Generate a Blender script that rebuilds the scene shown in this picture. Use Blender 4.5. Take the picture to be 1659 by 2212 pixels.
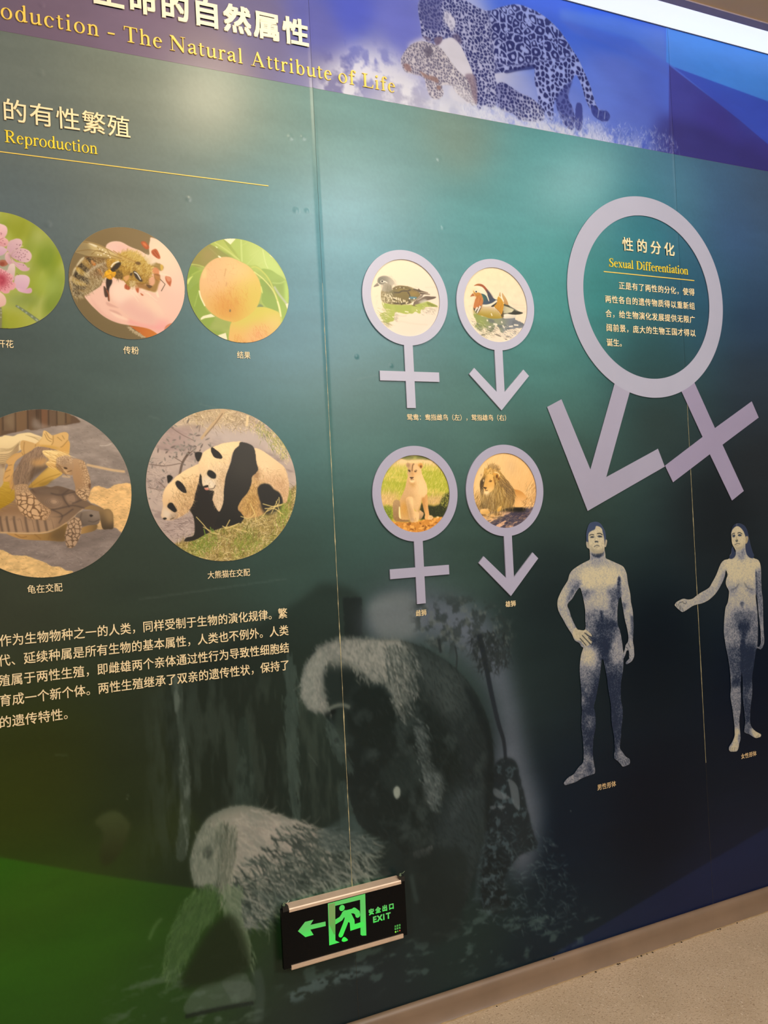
import bpy, math
import numpy as np
from mathutils import Matrix, Vector

C = bpy.context.scene.collection
for _o in list(bpy.data.objects):
    bpy.data.objects.remove(_o)

# ------------------------------------------------------------------ camera
FPX, YAW, PITCH, ROLL = 1825.86, 0.441622, 0.0066436, -0.0497851
CAM = np.array([0.0, -2.0, 1.335])
_cy, _sy, _cp, _sp, _cr, _sr = (math.cos(YAW), math.sin(YAW), math.cos(PITCH), math.sin(PITCH), math.cos(ROLL), math.sin(ROLL))
_F = np.array([_sy*_cp, _cy*_cp, _sp])
_R0 = np.array([_cy, -_sy, 0.0])
_U0 = np.cross(_R0, _F)
_R = _R0*_cr + _U0*_sr
_U = -_R0*_sr + _U0*_cr
cam_data = bpy.data.cameras.new('camera')
cam_data.sensor_fit = 'HORIZONTAL'
cam_data.sensor_width = 36.0
cam_data.lens = FPX/1659*36.0
cam_data.clip_start = 0.05
cam = bpy.data.objects.new('camera', cam_data)
C.objects.link(cam)
cam.matrix_world = Matrix(((_R[0], _U[0], -_F[0], CAM[0]), (_R[1], _U[1], -_F[1], CAM[1]), (_R[2], _U[2], -_F[2], CAM[2]), (0, 0, 0, 1)))
bpy.context.scene.camera = cam

# ------------------------------------------------------------------ exposure, world, lamps
vs = bpy.context.scene.view_settings
vs.view_transform = 'Standard'
vs.look = 'None'
vs.exposure = 0.0
vs.gamma = 1.0
vs.use_curve_mapping = False
world = bpy.data.worlds.new('room_light')
bpy.context.scene.world = world
world.use_nodes = True
world.node_tree.nodes['Background'].inputs[0].default_value = (1.0, 0.92, 0.84, 1)
world.node_tree.nodes['Background'].inputs[1].default_value = 0.09

def lamp(name, loc, aim, watts, col, size, cone, blend, radius):
    d = bpy.data.lights.new(name, 'SPOT')
    d.energy = watts; d.color = col; d.spot_size = math.radians(cone); d.spot_blend = blend; d.shadow_soft_size = radius
    o = bpy.data.objects.new(name, d); C.objects.link(o)
    o.location = loc
    o.rotation_euler = (Vector(aim)-Vector(loc)).to_track_quat('-Z', 'Y').to_euler()
    return o

lamp('ceiling_spot', (0.738, -0.770, 2.80), (0.56, 0.0, 2.10), 27, (1.0, 0.84, 0.60), 0, 130, 1.0, 0.10)
lamp('ceiling_spot', (1.553, -1.593, 2.80), (1.20, 0.0, 1.35), 62, (1.0, 0.95, 0.90), 0, 125, 1.0, 0.14)
lamp('ceiling_spot', (2.405, -0.980, 2.80), (2.10, 0.0, 1.35), 20, (1.0, 0.97, 0.95), 0, 130, 1.0, 0.12)
lamp('ceiling_spot', (-1.300, -2.250, 2.80), (0.20, 0.0, 1.00), 150, (1.0, 0.92, 0.83), 0, 125, 1.0, 0.20)
pd = bpy.data.lights.new('fill_light', 'AREA'); pd.shape = 'DISK'; pd.size = 1.4; pd.energy = 120; pd.color = (1.0, 0.94, 0.88)  # added fill from behind the camera, lifts the lower wall; no real fixture
po_ = bpy.data.objects.new('fill_light', pd); C.objects.link(po_); po_.location = (2.2, -3.6, 2.80)
po_.rotation_euler = (Vector((1.6, 0.0, 0.6))-Vector((2.2, -3.6, 2.80))).to_track_quat('-Z', 'Y').to_euler()

# ------------------------------------------------------------------ helpers
def W(u, v, y=0.0):
    """where the sight line through photograph pixel (u, v) meets the plane at depth y"""
    u = np.asarray(u, float); v = np.asarray(v, float)
    D = _F + np.multiply.outer((u-829.5)/FPX, _R) - np.multiply.outer((v-1106.0)/FPX, _U)
    t = (y-CAM[1])/D[..., 1]
    return CAM + D*t[..., None]

def Wz(u, v, z):
    D = _F + (u-829.5)/FPX*_R - (v-1106.0)/FPX*_U
    return CAM + D*((z-CAM[2])/D[2])

def crop(x0, y0, s, txt):
    """points read off an enlarged view -> photograph pixels"""
    P = np.array([[float(a) for a in q.split(',')] for q in txt.split()])
    return P*s + np.array([x0, y0])

def s2l(c):
    c = np.asarray(c, float)
    return np.where(c <= 0.04045, c/12.92, ((np.maximum(c, 0)+0.055)/1.055)**2.4)

def rgb(*c):
    return tuple(s2l(np.array(c)/255.0))

def mat(name, col=(0.5, 0.5, 0.5), rough=0.5, metal=0.0, spec=0.5, emit=None, estr=0.0, attr=None, mottle=0.0, mscale=30.0, bump=0.0, bscale=60.0):
    m = bpy.data.materials.new(name); m.use_nodes = True
    nt = m.node_tree; b = nt.nodes['Principled BSDF']
    b.inputs['Base Color'].default_value = (*col, 1)
    b.inputs['Roughness'].default_value = rough
    b.inputs['Metallic'].default_value = metal
    b.inputs['Specular IOR Level'].default_value = spec
    if attr:
        a = nt.nodes.new('ShaderNodeVertexColor'); a.layer_name = attr
        src = a.outputs['Color']
    else:
        src = None
    if mottle:
        tc = nt.nodes.new('ShaderNodeTexCoord'); nz = nt.nodes.new('ShaderNodeTexNoise')
        nz.inputs['Scale'].default_value = mscale; nz.inputs['Detail'].default_value = 5
        nt.links.new(tc.outputs['Object'], nz.inputs['Vector'])
        mr = nt.nodes.new('ShaderNodeMapRange')
        mr.inputs[1].default_value = 0.3; mr.inputs[2].default_value = 0.7
        mr.inputs[3].default_value = 1-mottle; mr.inputs[4].default_value = 1+mottle
        nt.links.new(nz.outputs['Fac'], mr.inputs[0])
        mx = nt.nodes.new('ShaderNodeVectorMath'); mx.operation = 'SCALE'
        if src is not None:
            nt.links.new(src, mx.inputs[0])
        else:
            mx.inputs[0].default_value = col
        nt.links.new(mr.outputs[0], mx.inputs['Scale'])
        src = mx.outputs[0]
    if src is not None:
        nt.links.new(src, b.inputs['Base Color'])
    if bump:
        tc = nt.nodes.new('ShaderNodeTexCoord'); nz = nt.nodes.new('ShaderNodeTexNoise')
        nz.inputs['Scale'].default_value = bscale; nz.inputs['Detail'].default_value = 3
        nt.links.new(tc.outputs['Object'], nz.inputs['Vector'])
        bp = nt.nodes.new('ShaderNodeBump'); bp.inputs['Strength'].default_value = bump; bp.inputs['Distance'].default_value = 0.002
        nt.links.new(nz.outputs['Fac'], bp.inputs['Height']); nt.links.new(bp.outputs['Normal'], b.inputs['Normal'])
    if emit is not None:
        b.inputs['Emission Color'].default_value = (*emit, 1); b.inputs['Emission Strength'].default_value = estr
    return m

def thing(name, loc, label=None, cat=None, group=None, kind=None):
    o = bpy.data.objects.new(name, None); C.objects.link(o)
    o.location = loc; o.empty_display_size = 0.05
    return tag(o, label, cat, group, kind)

def tag(o, label=None, cat=None, group=None, kind=None):
    if label: o['label'] = label
    if cat: o['category'] = cat
    if group: o['group'] = group
    if kind: o['kind'] = kind
    return o

def base(o):
    b = np.zeros(3)
    while o is not None:
        b += np.array(o.location); o = o.parent
    return b

class MB:
    """collects shapes given in world coordinates and links them as ONE mesh object"""
    def __init__(s):
        s.v = []; s.f = []; s.n = 0
    def add(s, v, f):
        v = np.asarray(v, float); s.v.append(v)
        s.f += [tuple(int(i)+s.n for i in q) for q in f]
        s.n += len(v); return s
    def box(s, a, b):
        (x0, y0, z0), (x1, y1, z1) = a, b
        v = [(x0, y0, z0), (x1, y0, z0), (x1, y1, z0), (x0, y1, z0), (x0, y0, z1), (x1, y0, z1), (x1, y1, z1), (x0, y1, z1)]
        return s.add(v, [(0, 3, 2, 1), (4, 5, 6, 7), (0, 1, 5, 4), (1, 2, 6, 5), (2, 3, 7, 6), (3, 0, 4, 7)])
    def plate(s, P, yf, yb):
        """prism from an outline in the wall plane (x, z): front at yf, back at yb"""
        P = np.asarray(P, float)
        a = np.sum(P[:, 0]*np.roll(P[:, 1], -1)-np.roll(P[:, 0], -1)*P[:, 1])
        if a < 0: P = P[::-1]
        n = len(P)
        v = np.zeros((2*n, 3)); v[:n, 0] = P[:, 0]; v[:n, 1] = yf; v[:n, 2] = P[:, 1]
        v[n:] = v[:n]; v[n:, 1] = yb
        f = [tuple(range(n)), tuple(range(2*n-1, n-1, -1))] + [(i, i+n, (i+1) % n+n, (i+1) % n) for i in range(n)]
        return s.add(v, f)
    def strip(s, A, B, yf, yb, closed=False):
        """prism of a ribbon between two polylines A and B in the wall plane"""
        A = np.asarray(A, float); B = np.asarray(B, float); n = len(A)
        v = np.zeros((4*n, 3))
        for k, (P, y) in enumerate(((A, yf), (B, yf), (A, yb), (B, yb))):
            v[k*n:(k+1)*n, 0] = P[:, 0]; v[k*n:(k+1)*n, 1] = y; v[k*n:(k+1)*n, 2] = P[:, 1]
        f = []
        for i in range(n if closed else n-1):
            j = (i+1) % n
            f += [(i, j, n+j, n+i), (2*n+i, 3*n+i, 3*n+j, 2*n+j), (i, 2*n+i, 2*n+j, j), (n+i, n+j, 3*n+j, 3*n+i)]
        if not closed:
            f += [(0, n, 3*n, 2*n), (n-1, 3*n-1, 4*n-1, 2*n-1)]
        return s.add(v, f)
    def lathe(s, ctr, axis, prof, n=20):
        """solid of revolution: prof = (distance along axis, radius)"""
        ax = Vector(axis).normalized(); t = Vector((0, 0, 1)) if abs(ax.z) < 0.9 else Vector((1, 0, 0))
        e1 = ax.cross(t).normalized(); e2 = ax.cross(e1)
        v = []
        for h, r in prof:
            for i in range(n):
                a = 2*math.pi*i/n
                v.append(Vector(ctr)+ax*h+(e1*math.cos(a)+e2*math.sin(a))*r)
        f = [(k*n+i, k*n+(i+1) % n, (k+1)*n+(i+1) % n, (k+1)*n+i) for k in range(len(prof)-1) for i in range(n)]
        f += [tuple(range(n-1, -1, -1)), tuple((len(prof)-1)*n+i for i in range(n))]
        return s.add([tuple(q) for q in v], f)
    def tube(s, pts, r, n=8):
        pts = [Vector(p) for p in pts]; v = []
        for i, p in enumerate(pts):
            d = (pts[min(i+1, len(pts)-1)]-pts[max(i-1, 0)]).normalized()
            t = Vector((0, 0, 1)) if abs(d.z) < 0.9 else Vector((1, 0, 0))
            e1 = d.cross(t).normalized(); e2 = d.cross(e1)
            v += [tuple(p+(e1*math.cos(2*math.pi*k/n)+e2*math.sin(2*math.pi*k/n))*r) for k in range(n)]
        f = [(i*n+k, i*n+(k+1) % n, (i+1)*n+(k+1) % n, (i+1)*n+k) for i in range(len(pts)-1) for k in range(n)]
        f += [tuple(range(n-1, -1, -1)), tuple((len(pts)-1)*n+k for k in range(n))]
        return s.add(v, f)
    def build(s, name, m, parent=None, smooth=False):
        v = np.concatenate(s.v)
        me = bpy.data.meshes.new(name)
        me.from_pydata((v-base(parent)).tolist() if parent is not None else v.tolist(), [], s.f)
        me.materials.append(m)
        if smooth: me.polygons.foreach_set('use_smooth', [True]*len(me.polygons))
        me.update()
        o = bpy.data.objects.new(name, me); C.objects.link(o)
        if parent is not None: o.parent = parent
        return o

def circle(cx, cz, r, n=128, a0=0.0, a1=2*math.pi, rz=None):
    t = np.linspace(a0, a1, n, endpoint=abs(a1-a0) < 2*math.pi-1e-6)
    return np.stack([cx+r*np.cos(t), cz+(rz if rz is not None else r)*np.sin(t)], -1)

def xz(P, y=0.0):
    q = W(P[:, 0], P[:, 1], y); return q[:, [0, 2]]

def catmull(P, closed=True, n=6):
    P = np.asarray(P, float)
    if closed: Q = np.concatenate([P[-1:], P, P[:2]])
    else: Q = np.concatenate([2*P[:1]-P[1:2], P, 2*P[-1:]-P[-2:-1]])
    t = np.linspace(0, 1, n, endpoint=False)[None, :, None]
    p0, p1, p2, p3 = (Q[k:len(Q)-3+k][:, None] for k in range(4))
    o = 0.5*(2*p1+(p2-p0)*t+(2*p0-5*p1+4*p2-p3)*t*t+(3*p1-p0-3*p2+p3)*t**3)
    o = o.reshape(-1, P.shape[1])
    return o if closed else np.concatenate([o, P[-1:]])

# ------------------------------------------------------------------ printing inks: pictures laid down shape by shape on a fine grid
def hexc(c):
    if isinstance(c, str):
        return np.array([int(c[i:i+2], 16) for i in (0, 2, 4)])/255.0
    return np.asarray(c, float)/255.0

def _box(a, r, ax):
    if r < 1: return a
    pad = [(0, 0)]*a.ndim; pad[ax] = (r+1, r)
    c = np.cumsum(np.pad(a, pad, mode='edge'), axis=ax)
    n = a.shape[ax]
    return (np.take(c, range(2*r+1, 2*r+1+n), ax)-np.take(c, range(0, n), ax))/(2*r+1)

def blur(a, r):
    """soft edge: three box passes of total width about r grid cells"""
    if r <= 0.3: return a
    w = r*(0.42+0.45*min(1.0, max(0.0, (r-2.5)/6.0))); k = int(w)
    def once(a, k):
        for ax in (0, 1): a = _box(a, k, ax)
        return a
    def thrice(a, k): return once(once(once(a, k), k), k) if k else a
    f = w-k
    return thrice(a, k)*(1-f)+thrice(a, k+1)*f

class Canvas:
    def __init__(s, x0, x1, z0, z1, res, seed=1):
        s.x0, s.z1, s.res = x0, z1, res
        s.w = int(round((x1-x0)/res))+1; s.h = int(round((z1-z0)/res))+1
        s.img = np.zeros((s.h, s.w, 3)); s.rs = np.random.RandomState(seed)
        s.k = 0.0011/res; s.cx, s.cy, s.cs = 0.0, 0.0, 1.0
        s.parts = {}
    def T(s, x0, y0, sc): s.cx, s.cy, s.cs = x0, y0, sc; return s
    def P(s, txt):
        if isinstance(txt, str): txt = np.array([[float(a) for a in q.split(',')] for q in txt.split()])
        q = np.asarray(txt, float)*s.cs+np.array([s.cx, s.cy])
        w = W(q[:, 0], q[:, 1])
        return np.stack([(w[:, 0]-s.x0)/s.res+0.5, (s.z1-w[:, 2])/s.res+0.5], -1)
    def raster(s, G, SS=3):
        h, w = s.h, s.w
        buf = np.zeros((h*SS, w+2))
        A = G*np.array([1, SS]); B = np.roll(A, -1, 0)
        for (xa, ya), (xb, yb) in zip(A, B):
            if ya == yb: continue
            sg = 1.0
            if ya > yb: xa, ya, xb, yb = xb, yb, xa, ya; sg = -1.0
            r0 = max(0, int(math.ceil(ya-0.5))); r1 = min(h*SS-1, int(math.floor(yb-0.5)))
            if r1 < r0: continue
            r = np.arange(r0, r1+1)
            x = np.clip(xa+(xb-xa)*(r+0.5-ya)/(yb-ya), 0, w)
            i = x.astype(int); f = x-i
            buf[r, i] += sg*(1-f); buf[r, i+1] += sg*f
        c = np.abs(np.cumsum(buf, 1)[:, :w]).clip(0, 1)
        return c.reshape(h, SS, w).mean(1)
    def m(s, txt, b=0.0, sm=True, n=5, rough=0.0, rsc=6.0, hard=True):
        """coverage of an outline; b = soft edge in photo pixels, rough = ragged edge"""
        G = s.P(txt)
        if sm: G = catmull(G, True, n)
        a = s.raster(G)
        if rough:
            a = blur(a, rough*s.k*1.0)
            a = ((a-0.5)*3.0+0.9*s.noise(rsc, 3)*(5*a*(1-a)).clip(0, 1)+0.5).clip(0, 1)
        if b: a = blur(a, b*s.k)
        return a
    def noise(s, sc, octv=3, sx=1.0, sy=1.0, ang=0.0):
        """smooth cloudy noise about 0, feature size sc photo pixels"""
        yy, xx = np.mgrid[0:s.h, 0:s.w].astype(float)
        if ang:
            ca, sa = math.cos(math.radians(ang)), math.sin(math.radians(ang))
            xx, yy = xx*ca+yy*sa, -xx*sa+yy*ca
        out = np.zeros((s.h, s.w)); amp = 1.0; tot = 0
        for o in range(octv):
            c = sc*s.k/2**o
            if c < 0.7 and o: break
            gx = xx/max(c*sx, 0.5)+s.rs.rand()*97; gy = yy/max(c*sy, 0.5)+s.rs.rand()*97
            gx -= gx.min(); gy -= gy.min()
            g = s.rs.rand(int(gy.max())+3, int(gx.max())+3)*2-1
            ix = gx.astype(int); iy = gy.astype(int); fx = gx-ix; fy = gy-iy
            fx = fx*fx*(3-2*fx); fy = fy*fy*(3-2*fy)
            v = (g[iy, ix]*(1-fx)+g[iy, ix+1]*fx)*(1-fy)+(g[iy+1, ix]*(1-fx)+g[iy+1, ix+1]*fx)*fy
            out += amp*v; tot += amp; amp *= 0.55
        return out/tot*1.7
    def f(s, m, col, a=1.0):
        """lay ink through a mask"""
        m = (m*a)[..., None]
        s.img = s.img*(1-m)+(hexc(col) if not (isinstance(col, np.ndarray) and col.ndim == 3) else col)*m
        return s
    def ramp(s, p):
        """0..1 between two points"""
        q = s.P(p); d = q[1]-q[0]
        yy, xx = np.mgrid[0:s.h, 0:s.w]
        return (((xx-q[0, 0])*d[0]+(yy-q[0, 1])*d[1])/(d@d)).clip(0, 1)
    def g(s, m, c0, c1, p, a=1.0):
        t = s.ramp(p)[..., None]
        return s.f(m, hexc(c0)*(1-t)+hexc(c1)*t, a)
    def p(s, txt, col, b=0.6, a=1.0, clip=None, sm=True, rough=0.0, rsc=6.0):
        m = s.m(txt, b, sm, rough=rough, rsc=rsc)
        if clip is not None: m = m*clip
        s.f(m, col, a); return m
    def l(s, txt, w, col, b=0.4, a=1.0, clip=None, taper=(1, 1), sm=True):
        """brush line of width w photo pixels"""
        G = s.P(txt)
        if sm and len(G) > 2: G = catmull(G, False, 6)
        d = np.gradient(G, axis=0); d /= np.maximum(np.linalg.norm(d, axis=1, keepdims=True), 1e-9)
        nrm = np.stack([-d[:, 1], d[:, 0]], -1)
        ww = np.linspace(taper[0], taper[1], len(G))[:, None]*w*s.k/2
        m = s.raster(np.concatenate([G+nrm*ww, (G-nrm*ww)[::-1]]))
        if b: m = blur(m, b*s.k)
        if clip is not None: m = m*clip
        s.f(m, col, a); return m
    def dots(s, pts, r, col, a=1.0, b=0.3):
        for q in (pts.split() if isinstance(pts, str) else pts):
            x, y = [float(t) for t in q.split(',')]
            t = np.linspace(0, 2*math.pi, 10, endpoint=False)
            s.p(np.stack([x+r*np.cos(t)/s.cs, y+r*np.sin(t)/s.cs], -1), col, b, a)
    def hair(s, region, n, ang, ln, cols, a=0.7, jit=15.0, curl=0.0, w=1, lj=0.4):
        """many fine hairs rooted where region is inked; ang in degrees in the picture (0 right, 90 down), number or map; ln in photo pixels"""
        pr = region.ravel().astype(float); tot = pr.sum()
        if tot < 1: return
        cdf = np.cumsum(pr); idx = np.searchsorted(cdf, s.rs.rand(n)*tot).clip(0, pr.size-1)
        y, x = np.divmod(idx, s.w)
        A = ang.ravel()[idx] if isinstance(ang, np.ndarray) else np.full(n, float(ang))
        A = np.radians(A+s.rs.randn(n)*jit); cu = np.radians(curl)*s.rs.randn(n)
        L = ln*s.k*(1-lj+2*lj*s.rs.rand(n)); K = max(3, int(ln*s.k*1.6))
        cols = np.stack([hexc(c) for c in cols]); ci = s.rs.randint(len(cols), size=n)
        acc = np.zeros((s.h*s.w, 4))
        px = x+s.rs.rand(n)-0.5; py = y+s.rs.rand(n)-0.5
        for k in range(K):
            t = k/(K-1.0)
            aa = A+cu*t
            xs = px+np.cos(aa)*L*t; ys = py+np.sin(aa)*L*t
            wt = (1-0.7*t)*w*1.6/K*max(1.0, (ln*s.k)/1.6)
            ix = np.floor(xs).astype(int); iy = np.floor(ys).astype(int); fx = xs-ix; fy = ys-iy
            for dx, dy, q in ((0, 0, (1-fx)*(1-fy)), (1, 0, fx*(1-fy)), (0, 1, (1-fx)*fy), (1, 1, fx*fy)):
                X = ix+dx; Y = iy+dy
                ok = (X >= 0) & (X < s.w) & (Y >= 0) & (Y < s.h)
                fl = (Y*s.w+X)[ok]; qq = (q*wt)[ok]
                acc[:, 3] += np.bincount(fl, qq, s.h*s.w)
                for c in range(3):
                    acc[:, c] += np.bincount(fl, qq*cols[ci, c][ok], s.h*s.w)
        al = acc[:, 3]; col = acc[:, :3]/np.maximum(al, 1e-6)[:, None]
        s.f(al.clip(0, 1).reshape(s.h, s.w), col.reshape(s.h, s.w, 3), a)
    def cells(s, sc, jit=0.9, sx=1.0, sy=1.0, warp=0.0, ang=0.0):
        """cell pattern: distance to nearest centre, gap to the second nearest (in cells) and a random number per cell"""
        yy, xx = np.mgrid[0:s.h, 0:s.w].astype(float)
        if warp:
            xx = xx+s.noise(sc*1.2, 2)*warp*s.k; yy = yy+s.noise(sc*1.2, 2)*warp*s.k
        if ang:
            ca, sa = math.cos(math.radians(ang)), math.sin(math.radians(ang))
            xx, yy = xx*ca+yy*sa, -xx*sa+yy*ca
        gx = xx/(sc*s.k*sx); gy = yy/(sc*s.k*sy); gx -= gx.min()-2; gy -= gy.min()-2
        ix = gx.astype(int); iy = gy.astype(int)
        H, Wd = iy.max()+4, ix.max()+4
        ox = 0.5+(s.rs.rand(H, Wd)-0.5)*jit; oy = 0.5+(s.rs.rand(H, Wd)-0.5)*jit; rid = s.rs.rand(H, Wd)
        f1 = np.full((s.h, s.w), 9.0); f2 = f1.copy(); cid = np.zeros((s.h, s.w))
        for dy in (-1, 0, 1):
            for dx in (-1, 0, 1):
                jx = ix+dx; jy = iy+dy
                d = np.hypot(jx+ox[jy, jx]-gx, jy+oy[jy, jx]-gy)
                near = d < f1
                f2 = np.where(near, f1, np.minimum(f2, d)); cid = np.where(near, rid[jy, jx], cid); f1 = np.where(near, d, f1)
        return f1, f2-f1, cid
    def mul(s, m, k):
        """thinner or denser ink"""
        s.img = s.img*(1+m*(k-1))[..., None] if not isinstance(k, np.ndarray) else s.img*(1-m[..., None]+m[..., None]*k)
    def grain(s, m, amp, sc=2.0, octv=2):
        s.img = s.img*(1+(m*s.noise(sc, octv)*amp)[..., None])
    def sample(s, x, z):
        gx = ((x-s.x0)/s.res).clip(0, s.w-1.001); gy = ((s.z1-z)/s.res).clip(0, s.h-1.001)
        ix = gx.astype(int); iy = gy.astype(int); fx = (gx-ix)[:, None]; fy = (gy-iy)[:, None]; I = s.img
        return (I[iy, ix]*(1-fx)+I[iy, ix+1]*fx)*(1-fy)+(I[iy+1, ix]*(1-fx)+I[iy+1, ix+1]*fx)*fy

def colour_mesh(me, cols):
    a = me.color_attributes.new('ink', 'FLOAT_COLOR', 'POINT')
    rgba = np.ones((len(cols), 4)); rgba[:, :3] = s2l(np.clip(cols, 0.0, 1.0))
    a.data.foreach_set('color', rgba.ravel().astype(np.float32))

def print_mesh(name, V, F, cols, m, parent=None):
    """printed sheet: V vertices, F quads, one ink colour per vertex"""
    used = np.zeros(len(V), bool); used[F.ravel()] = True
    new = np.cumsum(used)-1
    V = V[used]; F = new[F]; cols = cols[used]
    me = bpy.data.meshes.new(name)
    me.vertices.add(len(V)); me.loops.add(F.size); me.polygons.add(len(F))
    Q = V-base(parent) if parent is not None else V
    me.vertices.foreach_set('co', Q.ravel().astype(np.float32))
    me.loops.foreach_set('vertex_index', F.ravel().astype(np.int32))
    me.polygons.foreach_set('loop_start', (np.arange(len(F))*4).astype(np.int32))
    me.polygons.foreach_set('use_smooth', np.ones(len(F), bool))
    me.update(calc_edges=True)
    colour_mesh(me, cols)
    me.materials.append(m)
    o = bpy.data.objects.new(name, me); C.objects.link(o)
    if parent is not None: o.parent = parent
    return o

def quads(h, w):
    i = np.arange(h-1)[:, None]*w+np.arange(w-1)[None]
    return np.stack([i, i+w, i+w+1, i+1], -1).reshape(-1, 4)

def cut_print(cv, inside, parent, y, m, name, parts=None, thick=0.0012):
    """sheet cut along the 0.5 edge of `inside` (a mask on the canvas grid); parts = [(name, mask)] become sheets of their own in the same plane"""
    gy, gx = np.mgrid[0:cv.h, 0:cv.w].astype(float)
    sm = blur(inside, 1.2)
    dy, dx = np.gradient(sm); gg = np.maximum(dx*dx+dy*dy, 1e-4)
    near = (np.abs(sm-0.5) < 0.49)
    st = np.where(near, (0.5-sm), 0)
    ok = inside > 0.5
    Fq = quads(cv.h, cv.w)
    cnt = ok.ravel()[Fq].sum(1); Fq = Fq[cnt >= 2]
    edge = ~ok & near
    qx = gx+np.where(edge, (st*dx/gg).clip(-1.2, 1.2), 0); qy = gy+np.where(edge, (st*dy/gg).clip(-1.2, 1.2), 0)
    V = np.stack([cv.x0+qx*cv.res, np.full(qx.shape, y), cv.z1-qy*cv.res], -1).reshape(-1, 3)
    cols = cv.img.reshape(-1, 3)
    rest = np.ones(len(Fq), bool); out = []
    for nm, pm in (parts or []):
        sel = rest & (pm.ravel()[Fq].mean(1) > 0.5)
        if sel.sum() > 3:
            out.append(print_mesh(nm, V, Fq[sel], cols, m, parent)); rest &= ~sel
    out.insert(0, print_mesh(name, V, Fq[rest], cols, m, parent))
    return out

# ------------------------------------------------------------------ the mural: ink of the printed boards
MX0, MX1, MZ0, MZ1, HDR, TOP = -0.10, 2.62, 0.060, 2.842, 2.440, 2.842
SEAMS = (0.8036, 2.0236)

def field(cv, pts, power=2.6, soft=0.10):
    """colour blended between sample points given in photograph pixels"""
    st = 8
    ys = np.arange(0, cv.h+st, st); xs = np.arange(0, cv.w+st, st)
    X, Y = np.meshgrid(cv.x0+xs*cv.res, cv.z1-ys*cv.res)
    num = np.zeros(X.shape+(3,)); den = np.zeros(X.shape)
    for u, v, c in pts:
        w = W(u, v); d2 = (X-w[0])**2+(Y-w[2])**2+soft**2
        k = d2**(-power); num += k[..., None]*hexc(c); den += k
    small = num/den[..., None]
    gy, gx = np.mgrid[0:cv.h, 0:cv.w]/float(st)
    iy = gy.astype(int); ix = gx.astype(int); fy = (gy-iy)[..., None]; fx = (gx-ix)[..., None]
    return (small[iy, ix]*(1-fx)+small[iy, ix+1]*fx)*(1-fy)+(small[iy+1, ix]*(1-fx)+small[iy+1, ix+1]*fx)*fy

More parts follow.
